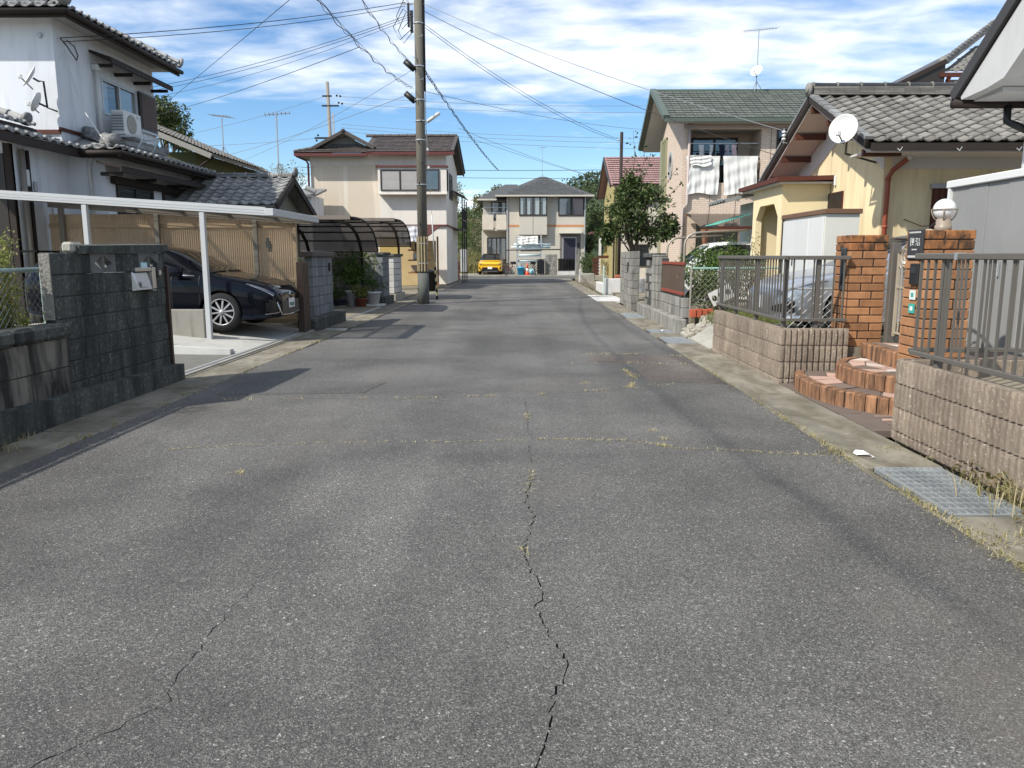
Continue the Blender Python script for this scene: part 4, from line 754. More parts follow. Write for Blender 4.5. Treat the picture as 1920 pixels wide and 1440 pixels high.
def window(parent, T, u0, u1, z0, z1, n=2, fm=None, back=None, curtain=None, fw=0.055, d=0.05, name='window', glass=None, louver=()):
    fm = fm or SASHB; f = MB()
    for a in ((u0, u1, 0, d, z0, z0 + fw), (u0, u1, 0, d, z1 - fw, z1), (u0, u0 + fw, 0, d - .001, z0 + fw, z1 - fw), (u1 - fw, u1, 0, d - .001, z0 + fw, z1 - fw)):
        q = BX(T, *a); f.add(q.v, q.f)
    for i in range(1, n): um = u0 + (u1 - u0) * i / n; q = BX(T, um - fw * .55, um + fw * .55, 0, d - .002, z0 + fw, z1 - fw); f.add(q.v, q.f)
    w_ = f.build(name, fm, parent)
    BX(T, u0 + .01, u1 - .01, -.004, .004, z0 + .01, z1 - .01).build('room_shade_panel', back or ROOM_SHADE, w_)  # flat board behind the panes; the room's darkness is only its colour
    for i in range(n):
        a, b = u0 + (u1 - u0) * i / n + fw * .5, u0 + (u1 - u0) * (i + 1) / n - fw * .5
        if i in louver:
            k = int((z1 - z0 - 2 * fw) / 0.045)
            for j in range(k): zz = z0 + fw + (z1 - z0 - 2 * fw) * j / k; V = [T(a, .008, zz), T(b, .008, zz), T(b, .032, zz + .004), T(a, .032, zz + .004), T(b, .014, zz + .04), T(a, .014, zz + .04)]; MB().add(V, [(0, 1, 2, 3), (3, 2, 4, 5)]).build('shutter_slat', louver_mat, w_)
            continue
        if curtain and curtain[i % len(curtain)]:
            lo, hi = curtain[i % len(curtain)]; m_ = MB(); N = max(8, int((b - a) * (hi - lo) / 0.02)); pts = [(a + (b - a) * (lo + (hi - lo) * k / N), .011 + .0055 * math.sin(k * 1.9) + .003 * math.sin(k * .7)) for k in range(N + 1)]
            V = [T(u, dd, z) for z in (z0 + fw * .6, z1 - fw * .6) for (u, dd) in pts]; m_.add(V, [(k, k + 1, N + 2 + k, N + 1 + k) for k in range(N)]); m_.build('curtain', CURT, w_, True)
        MB().quad(T(a, .024, z0 + fw * .5), T(b, .024, z0 + fw * .5), T(b, .024, z1 - fw * .5), T(a, .024, z1 - fw * .5)).build('pane', glass or GLASS, w_)
    return w_
louver_mat = M('shutter_grey', (0.42, 0.40, 0.38), 0.5, 0.1, 3, 0.06, 0.03)
# ------------------------------------------------------------------ roof tiles
def kawara(tw=0.268, L=0.285, seg=9, lift=0.034, amp=0.024):
    mb = MB(); prof = []
    for i in range(seg + 1):
        t = i / seg; h = -amp * math.sin(math.pi * t / 0.66) if t < 0.66 else amp * 0.95 * math.sin(math.pi * (t - 0.66) / 0.34); prof.append((t * tw, h))
    V = [(u, 0, h + lift) for u, h in prof] + [(u, L, h) for u, h in prof] + [(u, 0.004, h + lift - 0.022) for u, h in prof]; n = seg + 1
    F = [(i, i + 1, n + i + 1, n + i) for i in range(seg)] + [(2 * n + i, 2 * n + i + 1, i + 1, i) for i in range(seg)]
    mb.add(V, F); mb.tube([(prof[seg - 1][0] - .028, -.001, lift + .012), (prof[seg - 1][0] - .028, .012, lift + .012)], 0.0, 4, False) if False else None
    return mb
def flattile(tw=0.3, L=0.34, lift=0.03, wave=0.006):
    mb = MB(); us = [0.004, tw * .25, tw * .5, tw * .75, tw - .004]; hs = [0, wave, 0, wave, 0]
    V = [(u, 0, h + lift) for u, h in zip(us, hs)] + [(u, L, h) for u, h in zip(us, hs)] + [(u, 0.003, h + lift - .024) for u, h in zip(us, hs)]
    mb.add(V, [(i, i + 1, 6 + i, 5 + i) for i in range(4)] + [(10 + i, 11 + i, i + 1, i) for i in range(4)]); return mb
def eavecap(): return MB().lathe([(0.0, -.012), (0.034, -.010), (0.037, 0), (0.037, .05)], (0, 0, 0), 10, 'y')
KA = {m.name: kawara().mesh('roof_tile', m, None, True) for m in (TILE, TILEL)}
FL = {m.name: flattile(wave=w_).mesh('roof_tile', m) for m, w_ in ((TILEB, .010), (TILEG, .008))}
EC = {m.name: eavecap().mesh('eave_tile_disc', m, None, True) for m in (TILE, TILEL)}
def frame(O, U, V):
    U, V = Vector(U).normalized(), Vector(V).normalized(); N = U.cross(V); return Matrix((U, V, N)).transposed(), U, V
def tiles(parent, O, U, V, ulen, vlen, mesh, tw=0.265, te=0.235, keep=None, cap=None, jit=0.006):
    Rm, U, V = frame(O, U, V); O = Vector(O); e = Rm.to_euler(); rr = random.Random(int(abs(O.x * 7 + O.y * 13))); nu = int(ulen / tw + .5); nv = int(vlen / te + .5)
    for j in range(nv):
        for i in range(nu):
            if keep and not keep((i + .5) * tw, (j + .5) * te): continue
            o = inst(mesh, 'roof_tile', parent, O + U * (i * tw) + V * (j * te + rr.uniform(-jit, jit)), (Rm @ Euler((rr.uniform(-.012, .012), rr.uniform(-.012, .012), 0)).to_matrix()).to_euler())
            if j == 0 and cap: inst(cap, 'eave_tile_disc', parent, O + U * ((i + .85) * tw) + V * (-.002) + Rm @ Vector((0, 0, .042)), e)
def tilesjoin(parent, O, U, V, ulen, vlen, base, mat, tw, te, keep=None, name='roof_tiles'):
    Rm, U, V = frame(O, U, V); O = Vector(O); out = MB(); rr = random.Random(2)
    for j in range(int(vlen / te + .5)):
        for i in range(int(ulen / tw + .5)):
            if keep and not keep((i + .5) * tw, (j + .5) * te): continue
            o = O + U * (i * tw) + V * (j * te); out.add([o + Rm @ Vector(p) for p in base.v], base.f)
    q = out.build(name, mat, parent); q['kind'] = 'stuff'; return q
def ridge(parent, a, b, mat, layers=3, wd=0.16, r=0.075, step=0.3, end=True):
    a, b = Vector(a), Vector(b); d = (b - a); L = d.length; d.normalize(); n = max(1, int(L / step)); up = Vector((0, 0, 1)); z = 0
    for k in range(layers):
        w_ = wd - k * .02; nn = max(1, int(L / 0.28)); off = 0.5 * (k % 2)
        for i in range(nn):
            p0 = a + d * (L * (i + .012) / nn); p1 = a + d * (L * (i + .988) / nn); MB().bar(p0 + up * (z + .02), p1 + up * (z + .02), w_ * 2, .034).build('ridge_course_tile', mat, parent)
        z += .042
    for i in range(n):
        p0 = a + d * (L * i / n) + up * (z + .01); p1 = a + d * (L * (i + 1.04) / n) + up * (z + .01); MB().tube([p0, p0 + d * .03, p0 + d * .031, p1], [r + .014, r + .014, r, r - .004], 10).build('ridge_tile', mat, parent, True)
    if end:
        for p, s_ in ((a, -1),):
            q = p + d * s_ * .03 + up * .12; m_ = MB(); m_.tube([q, q + d * s_ * .06], [.13, .13], 14); m_.tube([q + d * s_ * .06, q + d * s_ * .085], [.085, .075], 12); m_.build('ridge_end_tile', mat, parent, True)
# ================================================================== house A: white two storey house, left
hA = thing('white_house', 'white stucco two storey house with smoked tile roofs behind the left carport', 'house', (-12, 17, 0.1))
zb = 0.05
up_ = MB(); up_.plate([(16.44, 3.7), (20.72, 3.7), (20.72, 6.2), (16.44, 6.2)], [[(18.16, 4.63), (19.75, 4.63), (19.75, 5.42), (18.16, 5.42)]], 'x', -9.5, -9.62); up_.build('upper_street_wall', STUCW, hA)
B(-17, -9.621, 16.44, 16.56, 3.4, 6.2).build('upper_south_wall', STUCW, hA); B(-17, -9.62, 20.6, 20.72, 3.4, 6.2).build('upper_north_wall', STUCW, hA)
dB = TE(-8.55); B(-17, -8.55, 16.25, 20.6, zb, 3.62).build('ground_floor_wall', STUCW, hA); B(-17, -9.3, 14.45, 16.249, zb, 3.62).build('entrance_wing_wall', STUCW, hA)
w_ = window(hA, TE(-9.56), 18.16, 19.75, 4.63, 5.42, 2, SASHS, None, [(0.0, 0.45), (0.1, 1.0)], d=0.075)
sh = thing('x', 'y', 'z', (0, 0, 0)); bpy.data.objects.remove(sh)
shm = M('brown_shutter', (0.10, 0.065, 0.055), 0.6, 0.1, 4, 0.05, 0.05); sbx = BX(TE(-9.5), 19.82, 20.66, .002, .07, 4.55, 5.45).build('shutter_box', SASHB, hA)
for k in range(19): BX(TE(-9.5), 19.87, 20.61, .071, .084, 4.60 + k * .043, 4.635 + k * .043, c=.003).build('shutter_slat', shm, sbx)
BX(TE(-9.5), 19.8, 20.68, .0, .075, 4.50, 4.549).build('shutter_sill', SASHS, hA)
# upper roof: slab, tiles at the eaves, fascia, soffit
xe, ys_, yn, ze = -9.0, 16.05, 21.15, 6.28; sl = 0.45
ridgeX = -9.0 - (yn - ys_) / 2; zt = ze + sl * (yn - ys_) / 2; ym = (ys_ + yn) / 2
rf = MB(); rf.add([(xe, ys_, ze), (xe, yn, ze), (ridgeX, ym, zt), (-17.5, ys_, ze), (-17.5, yn, ze), (-17.5, ym, zt), (xe, ys_, ze - .05), (xe, yn, ze - .05), (-17.5, ys_, ze - .05), (-17.5, yn, ze - .05)], [(0, 1, 2), (0, 2, 5, 3), (1, 4, 5, 2), (6, 7, 9, 8)]); rf.build('upper_roof', TILE, hA)
B(-17.5, xe - .02, ys_ + .02, yn - .02, ze - .10, ze - .052).build('soffit', SOFF, hA)
B(xe - .03, xe + .02, ys_ - .02, yn + .02, ze - .20, ze - .02, c=.005).build('fascia', DWOOD, hA); B(-17.5, xe - .03, ys_ - .02, ys_ + .03, ze - .20, ze - .02).build('fascia', DWOOD, hA)
MB().tube([(xe + .07, ys_ - .05, ze - .10), (xe + .07, yn + .03, ze - .10)], .055, 8).build('eave_gutter', DWOOD, hA, True); MB().tube([(-17.5, ys_ - .07, ze - .10), (xe + .07, ys_ - .07, ze - .10)], .055, 8).build('eave_gutter', DWOOD, hA, True)
cs_ = 1 / math.sqrt(1 + sl * sl)
tiles(hA, (xe + .06, ys_, ze - .01), (0, 1, 0), (-cs_, 0, sl * cs_), yn - ys_, 0.95, KA['smoked_tile'], keep=lambda u, v: v * cs_ < u + .1 and v * cs_ < (yn - ys_) - u + .1, cap=EC['smoked_tile'])
tiles(hA, (-13.0, ys_ - .06, ze - .01), (1, 0, 0), (0, cs_, sl * cs_), 4.0, 0.72, KA['smoked_tile'], keep=lambda u, v: v * cs_ < 4.0 - u + .1, cap=EC['smoked_tile'])
ridge(hA, (xe + .0, ys_ + .0, ze + .04), (xe - 1.5, ys_ + 1.5, ze + 1.5 * sl + .04), TILE, 2, .11); ridge(hA, (xe, yn, ze + .04), (xe - 1.5, yn - 1.5, ze + 1.5 * sl + .04), TILE, 2, .11)
# lower roofs
zl = 3.58; s2 = 0.31; c2 = 1 / math.sqrt(1 + s2 * s2)
lr = MB(); lr.add([(-8.1, 15.96, zl), (-8.1, 20.8, zl), (-9.6, 20.8, zl + 1.5 * s2), (-9.6, 17.46, zl + 1.5 * s2), (-8.85, 15.96, zl), (-9.6, 16.7, zl + .74 * s2), (-8.85, 12.9, zl), (-10.6, 12.9, zl + 1.75 * s2), (-10.6, 16.5, zl + 1.75 * s2), (-9.4, 16.5, zl + .55 * s2)], [(0, 1, 2, 3), (4, 0, 3, 5), (6, 4, 9, 8, 7)]); lr.build('lower_roof', TILE, hA)
tiles(hA, (-8.04, 15.96, zl + .0), (0, 1, 0), (-c2, 0, s2 * c2), 4.8, 1.5, KA['smoked_tile'], keep=lambda u, v: v * c2 < u + .12, cap=EC['smoked_tile'])
tiles(hA, (-8.85, 15.90, zl + .0), (1, 0, 0), (0, c2, s2 * c2), 0.8, 0.6, KA['smoked_tile'], keep=lambda u, v: v * c2 < .85 - u, cap=EC['smoked_tile'])
tiles(hA, (-8.80, 12.9, zl + .0), (0, 1, 0), (-c2, 0, s2 * c2), 3.05, 1.7, KA['smoked_tile'], cap=EC['smoked_tile'])
ridge(hA, (-8.32, 16.22, zl + .1), (-9.45, 17.3, zl + .46), TILE, 2, .12, .10); ridge(hA, (-9.42, 20.85, zl + .46), (-9.42, 17.3, zl + .46), TILE, 3, .1, .06)
for a in ((-8.13, -8.06, 15.94, 20.8, zl - .17, zl - .015), (-8.88, -8.13, 15.92, 15.99, zl - .17, zl - .015), (-8.9, -8.83, 12.9, 15.92, zl - .17, zl - .015)): B(*a).build('fascia', DWOOD, hA)
for a in ((-8.6, -8.13, 16.0, 20.8, zl - .10, zl - .06), (-9.35, -8.9, 12.9, 16.26, zl - .10, zl - .06)): B(*a).build('soffit', SOFF, hA)
MB().tube([(-7.99, 15.85, zl - .09), (-7.99, 20.85, zl - .07)], .05, 8).build('eave_gutter', DWOOD, hA, True); MB().tube([(-8.9, 15.85, zl - .085), (-7.99, 15.85, zl - .09)], .05, 8).build('eave_gutter', DWOOD, hA, True)
B(-9.52, -9.47, 16.40, 20.7, 4.0, 4.07).build('flashing', RBROWN, hA); B(-11, -9.5, 16.40, 16.45, 3.94, 4.02).build('flashing', RBROWN, hA)
# entrance canopy roof at far left
en = MB(); en.slab((-9.55, 12.6, 3.92), (-9.55, 15.6, 3.92), (-11, 15.6, 4.3), (-11, 12.6, 4.3), .1); en.build('entrance_roof', TILE, hA); tiles(hA, (-9.5, 13.2, 3.95), (0, 1, 0), (-c2, 0, s2 * c2), 2.4, 1.2, KA['smoked_tile'], cap=EC['smoked_tile']); ridge(hA, (-9.75, 15.65, 4.0), (-10.9, 15.65, 4.35), TILE, 2, .1, .09); B(-9.56, -9.5, 12.6, 15.62, 3.74, 3.90).build('fascia', DWOOD, hA)
# window pent roofs
def pent(T, u0, u1, z, dep, drop, mat, root, nb=3):
    m_ = MB(); m_.slab(T(u0, 0.0, z), T(u1, 0.0, z), T(u1, dep, z - drop), T(u0, dep, z - drop), .05); r = m_.build('pent_roof', mat, root); BX(T, u0 - .01, u1 + .01, dep - .02, dep + .015, z - drop - .07, z - drop + .02).build('pent_fascia', mat, r)
    for i in range(nb): u = u0 + .15 + (u1 - u0 - .3) * i / (nb - 1); BX(T, u - .03, u + .03, 0.01, dep - .06, z - drop - .13, z - drop - .06).build('bracket', mat, r)
pent(TE(-9.5), 17.75, 20.75, 5.86, .48, .16, DWOOD, hA, 4)
pent(TE(-8.55), 15.9, 20.6, 3.30, .5, .10, DWOOD, hA, 4); BX(TE(-8.55), 16.4, 20.4, .01, .12, 2.95, 3.10).build('lintel_beam', DWOOD, hA)
window(hA, TE(-8.55), 16.6, 18.2, 1.9, 2.95, 2, SASHB, None, None); window(hA, TE(-8.55), 18.7, 20.2, 1.9, 2.95, 2, SASHB, None, [(0.1, .9)])
door = BX(TS(14.45), -10.9, -9.425, .002, .06, .3, 3.3).build('entrance_door', SASHB, hA); 
for i in range(5): BX(TS(14.45), -10.35 + i * .15, -10.29 + i * .15, .061, .075, 1.9, 2.7).build('door_bar', SASHS, door)
B(-9.42, -9.3, 14.40, 14.5, .1, 3.5).build('corner_post', DWOOD, hA)
MB().tube([(-9.22, 14.62, 3.4), (-9.22, 14.62, .1)], .05, 10).build('downpipe', ALUD, hA, True); MB().tube([(-9.23, 14.80, 3.4), (-9.23, 14.80, .1)], .035, 8).build('downpipe', DWOOD, hA, True)
PIPEW = M('pale_conduit', (0.55, 0.55, 0.53), 0.5, 0.05, 3, 0, 0.02)
MB().tube([(-9.27, 14.75, 2.62), (-9.27, 15.45, 2.60), (-9.27, 15.52, 2.52), (-9.27, 15.52, 1.2)], .014, 6).build('conduit', PIPEW, hA, True)
B(-9.29, -9.2, 14.62, 14.78, 2.75, 3.05, c=.01).build('meter_box', WHITE, hA); B(-9.29, -9.22, 14.64, 14.76, 2.62, 2.74, c=.01).build('junction_box', DWOOD, hA); B(-9.29, -9.25, 15.0, 15.08, 2.68, 2.86, c=.01).build('vent_cap', SASHS, hA)
MB().tube([(-8.75, 16.15, 3.46), (-8.8, 16.2, 3.42), (-8.86, 16.22, 3.3), (-8.86, 16.22, 1.5)], .04, 8).build('downpipe', PIPEW, hA, True)
MB().tube([(-9.42, 17.86, 5.55), (-9.42, 17.86, 4.1)], .045, 8).build('downpipe', PIPEW, hA, True); B(-9.5, -9.35, 17.78, 17.94, 5.48, 5.62, c=.02).build('pipe_head', PIPEW, hA)
MB().lathe([(0.0, -.05), (.05, -.045), (.055, 0)], (-9.75, 16.43, 5.85), 12, 'y').build('vent_cap', SASHS, hA)
# air conditioner unit on roof stand
ac = thing('air_conditioner', 'white outdoor air conditioner unit standing on the lower tile roof', 'air conditioner', (-9.1, 18.5, 4.1))
B(-9.28, -8.98, 18.05, 18.85, 4.17, 4.70, c=.015).build('casing', WHITE, ac)
MB().lathe([(0.21, 0), (0.21, .012), (0.0, .012)], (-8.978, 18.38, 4.43), 24, 'x').build('fan_guard', M('fan_dark', (0.25, 0.24, 0.2), 0.5, bump=0), ac)
for i in range(6): B(-9.26 + .045 * i, -9.23 + .045 * i, 18.042, 18.049, 4.25, 4.64).build('side_grille', SASHS, ac)
for i in range(6): B(-9.27, -9.0, 18.036, 18.042, 4.27 + i * .06, 4.285 + i * .06).build('side_grille', bpy.data.materials['dark_plastic'], ac)
B(-8.979, -8.974, 18.62, 18.82, 4.6, 4.66).build('badge', SASHS, ac)
for y in (18.1, 18.8): MB().bar((-9.3, y, 4.14), (-8.55, y, 4.14), .035).build('stand_leg', STEEL, ac); MB().bar((-8.58, y, 4.13), (-8.75, y, 3.85), .03).build('stand_leg', STEEL, ac)
def dish(label, c, aim, rad, arm, wall, mast=None):
    t = thing('satellite_dish', label, 'satellite dish', wall); aim = Vector(aim).normalized(); q = aim.to_track_quat('Z', 'Y'); m_ = MB(); pr = [(rad * f, rad * .26 * f * f) for f in (0.001, .25, .5, .75, .95, 1.0)] + [(rad, rad * .26 - .012), (rad * .5, rad * .065 - .012)]
    m_.lathe(pr, (0, 0, 0), 28); m_.v = [tuple(Vector(c) + q @ Vector(p)) for p in m_.v]; m_.build('reflector', WHITE, t, True)
    f = Vector(c) + aim * rad * .95 + Vector((0, 0, -rad * .55)); lo = Vector(c) + q @ Vector((0, -rad * .95, rad * .2)); lo2 = Vector(c) + (Vector((0, 0, -1)) - aim * -aim.z * 0).normalized() * rad * .95
    MB().tube([lo2, f], .012, 6).build('feed_arm', bpy.data.materials['black_plastic'], t); m2 = MB(); m2.box(f.x - .035, f.x + .035, f.y - .035, f.y + .035, f.z - .03, f.z + .05, c=.012); m2.build('receiver_head', M('lnb_grey', (0.6, 0.6, 0.58), bump=0) if 'lnb_grey' not in bpy.data.materials else bpy.data.materials['lnb_grey'], t)
    MB().tube([Vector(c) - aim * .02, Vector(c) - aim * .12] + [Vector(p) for p in arm], .02, 6).build('bracket', bpy.data.materials['black_plastic'], t)
    return t
dish('upper white satellite dish on the corner of the white house', (-9.73, 16.0, 4.95), (-.75, -.62, .55), .24, [(-9.58, 16.12, 4.9), (-9.56, 16.14, 4.4), (-9.53, 16.42, 4.38)], (-9.56, 16.4, 4.4))
dish('lower satellite dish seen edge-on on the corner of the white house', (-9.70, 16.08, 4.48), (-.93, -.25, .45), .20, [(-9.56, 16.14, 4.42)], (-9.56, 16.4, 4.35))
# ================================================================== house B: small tiled outbuilding
hB = thing('tiled_outbuilding', 'small outbuilding with grey wavy tile gable roof beyond the tan screen', 'outbuilding', (-7.5, 20.8, 0))
MB().plate([(19.5, 0.03), (22.3, 0.03), (22.3, 2.72), (20.75, 3.30), (19.5, 2.75)], [], 'x', -6.35, -6.45).build('gable_wall', M('olive_wall', (0.23, 0.22, 0.17), 0.9), hB); B(-11, -6.45, 19.5, 19.6, .03, 2.8).build('front_wall', STUCW, hB)
nb = (19.1, 2.68); pk = (20.65, 3.46); fb = (22.7, 2.62)
MB().slab((-12, nb[0], nb[1]), (-5.98, nb[0], nb[1]), (-5.98, pk[0], pk[1]), (-12, pk[0], pk[1]), .06).build('roof_slope', TILE, hB); MB().slab((-12, pk[0], pk[1]), (-5.98, pk[0], pk[1]), (-5.98, fb[0], fb[1]), (-12, fb[0], fb[1]), .06).build('roof_slope', TILE, hB)
L_ = math.hypot(pk[0] - nb[0], pk[1] - nb[1]); tiles(hB, (-8.65, nb[0] - .05, nb[1] + .01), (1, 0, 0), (0, pk[0] - nb[0], pk[1] - nb[1]), 2.66, L_ - .02, KA['smoked_tile'], te=.225, cap=EC['smoked_tile']); ridge(hB, (-5.98, pk[0], pk[1] + .02), (-9, pk[0], pk[1] + .02), TILE, 1, .12, .06)
for (a, b) in ((nb, pk), (pk, fb)): MB().bar((-5.97, a[0], a[1] - .05), (-5.97, b[0], b[1] - .05), .05, .16).build('barge_board', DWOOD, hB)
window(hB, TE(-6.35), 20.0, 20.4, 2.2, 2.75, 1, SASHB, None, None)
# ================================================================== olive house and tree behind house A
hO = thing('olive_house', 'olive walled house with pale tile eave peeking out behind the white house', 'house', (-12, 27, 0)); B(-20, -10.5, 25.6, 32, 0, 4.75).build('wall', M('olive_stucco', (0.10, 0.105, 0.045), 0.9), hO)
def oz(x): return 4.66 + (-9.85 - x) * .41
MB().slab((-16, 25.2, oz(-16)), (-9.85, 25.2, oz(-9.85)), (-9.85, 32, oz(-9.85)), (-16, 32, oz(-16)), .1).build('roof', TILEL, hO); tilesjoin(hO, (-9.8, 25.15, oz(-9.8) + .03), (0, 1, 0), (-1, 0, .41), 5, 4.5, kawara(), TILEL, .265, .235); MB().bar((-9.85, 25.17, oz(-9.85) - .09), (-15, 25.17, oz(-15) - .09), .06, .16).build('barge_board', M('pale_board', (0.3, 0.29, 0.26)), hO); MB().tube([(-9.8, 25.2, 4.55), (-10.3, 25.4, 4.3), (-10.45, 25.5, 3.5)], .04, 8).build('downpipe', DWOOD, hO)
# ================================================================== yellow house, right
hY = thing('yellow_house', 'yellow stucco bungalow with grey wavy tile gable roof on the right', 'house', (8, 15.5, 0.4))
y0, y1, yp = 13.95, 18.2, 15.85
def gz(y): return 4.40 - (abs(y - yp) * (1.20 / 2.7) if y < yp else (y - yp) * .44)
MB().plate([(y0, .3), (y1, .3), (y1, gz(y1) - .05), (yp, gz(yp) - .05), (y0, gz(y0) - .05)], [], 'x', 6.2, 6.32).build('gable_wall', STUCY, hY)
B(6.32, 14, 13.95, 14.07, .3, 3.32).build('south_wall', STUCY, hY)
PLAST = M('white_plaster_band', (0.60, 0.57, 0.53), 0.9, 0.08, 2, 0, 0.2, 100)
# white plaster band under the gable roof
bandw = MB(); bandw.plate([(y0, gz(y0) - .62), (yp - .25, gz(yp) - .80 + .25), (yp - .25, gz(yp) - .06), (y0, gz(y0) - .06)], [], 'x', 6.185, 6.199); bandw.build('plaster_band', PLAST, hY); 
MB().plate([(yp - .25, gz(yp) - .55), (y1, gz(y1) - .42), (y1, gz(y1) - .06), (yp - .25, gz(yp) - .06)], [], 'x', 6.184, 6.1985).build('plaster_band', PLAST, hY)
B(6.33, 14, 13.935, 13.949, 2.95, 3.3).build('plaster_band', PLAST, hY)
ze_, zr_ = 3.30, 4.50; Lr = math.hypot(15.85 - 13.12, zr_ - ze_)
MB().slab((5.5, 13.15, ze_ - .02), (14, 13.15, ze_ - .02), (14, 15.85, zr_ - .02), (5.5, 15.85, zr_ - .02), .07).build('roof_slope', DWOOD, hY); MB().slab((5.5, 15.85, zr_ - .02), (14, 15.85, zr_ - .02), (14, 18.85, 3.14), (5.5, 18.85, 3.14), .07).build('roof_slope', TILEL, hY)
tiles(hY, (5.62, 13.10, ze_ - .005), (1, 0, 0), (0, 15.85 - 13.15, zr_ - ze_), 5.3, Lr - .08, KA['weathered_tile'], te=.232, cap=EC['weathered_tile'], jit=.009)
ridge(hY, (5.55, 15.85, zr_ + .02), (11, 15.85, zr_ + .02), TILEL, 4, .15, .07, .42)
for a, b in (((5.52, 13.12, ze_ - .03), (5.52, 15.85, zr_ - .03)), ((5.52, 15.85, zr_ - .03), (5.52, 18.85, 3.13))):
    MB().bar(a, b, .05, .12).build('barge_board', DWOOD, hY)
    n = 10
    for i in range(n): p = Vector(a).lerp(Vector(b), i / n); q = Vector(a).lerp(Vector(b), (i + 1.05) / n); MB().bar(p + Vector((.03, 0, .085 + .012 * 0)), q + Vector((.03, 0, .075)), .13, .05).build('verge_tile', TILE, hY)
# plaster soffit under the verge and purlin ends
for a, b in (((13.2, ze_ - .12), (15.85, zr_ - .12)), ((15.85, zr_ - .12), (18.8, 3.04))): MB().slab((5.56, a[0], a[1]), (6.19, a[0], a[1]), (6.19, b[0], b[1]), (5.56, b[0], b[1]), .03).build('verge_soffit', M('pink_soffit', (0.58, 0.50, 0.45), 0.9) if 'pink_soffit' not in bpy.data.materials else bpy.data.materials['pink_soffit'], hY)
for y in (13.35, 14.2, 15.0, 15.85, 16.7, 17.5, 18.3): zz = gz(y) - .03; B(5.56, 6.18, y - .04, y + .04, zz - .17, zz - .06).build('purlin_end', RBROWN, hY)
B(5.6, 14, 13.1, 13.16, ze_ - .14, ze_ - .03).build('eave_board', DWOOD, hY)
for i in range(5): MB().tube([(6.0 + i * .95, 13.08, ze_ - .12), (6.03 + i * .95, 13.05, ze_ - .16), (6.07 + i * .95, 13.06, ze_ - .10)], .008, 5).build('gutter_hook', SASHS, hY)
B(5.6, 14, 13.2, 13.94, ze_ - .16, ze_ - .13).build('eave_soffit', PLAST, hY)
MB().tube([(6.52, 13.72, 3.14), (6.5, 13.75, 3.10), (6.3, 13.84, 2.92), (6.24, 13.86, 2.8), (6.24, 13.86, .4)], .042, 10).build('downpipe', RPIPE, hY, True); MB().tube([(6.53, 13.7, 3.15), (6.50, 13.74, 3.10)], .05, 10).build('pipe_elbow', WHITE, hY, True)
for z in (2.75, 1.95): MB().tube([(6.24, 13.86, z), (6.24, 13.86, z + .04)], .05, 10).build('pipe_collar', RPIPE, hY, True)
tag_ = None
# louvred vents / shuttered openings
vw = B(6.17, 6.199, 15.62, 16.45, 2.06, 2.72).build('gable_shutter', RBROWN, hY)
for i in range(9): B(6.155, 6.169, 15.64 + i * .09, 15.71 + i * .09, 2.08, 2.70).build('shutter_board', DWOOD, vw)
sw = B(7.05, 7.95, 13.90, 13.949, .8, 2.62).build('south_shutter', RBROWN, hY)
for i in range(9): B(7.06 + i * .1, 7.14 + i * .1, 13.885, 13.899, .82, 2.60).build('shutter_board', RBROWN, sw)
B(7.0, 8.0, 13.86, 13.949, 2.62, 2.70).build('shutter_hood', SASHS, hY)
MB().tube([(6.6, 13.93, 2.1), (6.9, 13.9, 1.98), (7.2, 13.9, 2.0), (7.6, 13.92, 2.2)], .006, 4).build('wall_cable', DWOOD, hY)
B(6.15, 6.199, 16.0, 16.05, 2.85, 3.05, c=.01).build('conduit_bracket', WHITE, hY)
# porch with chamfered arch
def arch(a0, a1, zt, ch): return [(a0, .32), (a0, zt - ch), (a0 + ch, zt), (a1 - ch, zt), (a1, zt - ch), (a1, .32)]
pg = M('porch_stucco', (0.75, 0.63, 0.39), 0.92, 0.07, 1, 0, 0.4, 140, 0.006)
MB().plate([(16.3, .3), (18.3, .3), (18.3, 2.95), (16.3, 2.95)], [arch(16.52, 18.05, 2.55, .28)], 'x', 5.23, 5.36).build('porch_arch_wall', pg, hY); B(5.361, 6.19, 16.3, 16.42, .3, 2.95).build('porch_side_wall', pg, hY); B(5.36, 6.19, 18.18, 18.3, .3, 2.95).build('porch_side_wall', pg, hY)
pr_ = MB(); pr_.slab((5.03, 16.05, 3.03), (6.22, 16.05, 3.06), (6.22, 18.9, 3.06), (5.03, 18.9, 3.03), .09); pr_.build('porch_roof', RBROWN, hY); B(5.1, 6.19, 16.12, 18.8, 2.90, 2.94).build('porch_soffit', PLAST, hY)
window(hY, TW(6.19), 16.6, 17.9, .6, 2.4, 2, SASHB, None, None, name='porch_door')
pl2 = B(5.231, 5.3595, 16.301, 16.5, .3, .75).build('green_brick_plinth', M('green_brick', (0.14, 0.13, 0.06), 0.8, 0.3, 8), hY)
# lower tiled eave roof beyond the porch
lt_ = MB(); lt_.slab((4.75, 18.9, 2.72), (4.75, 20.6, 2.72), (6.3, 20.6, 3.10), (6.3, 18.9, 3.10), .08); lt_.build('lower_roof', TILE, hY); tiles(hY, (4.72, 20.55, 2.74), (0, -1, 0), (1.55, 0, .38), 1.6, 1.2, KA['smoked_tile'], cap=EC['smoked_tile']); B(5.5, 6.25, 18.95, 20.4, .3, 2.75).build('rear_wall', STUCB2, hY)
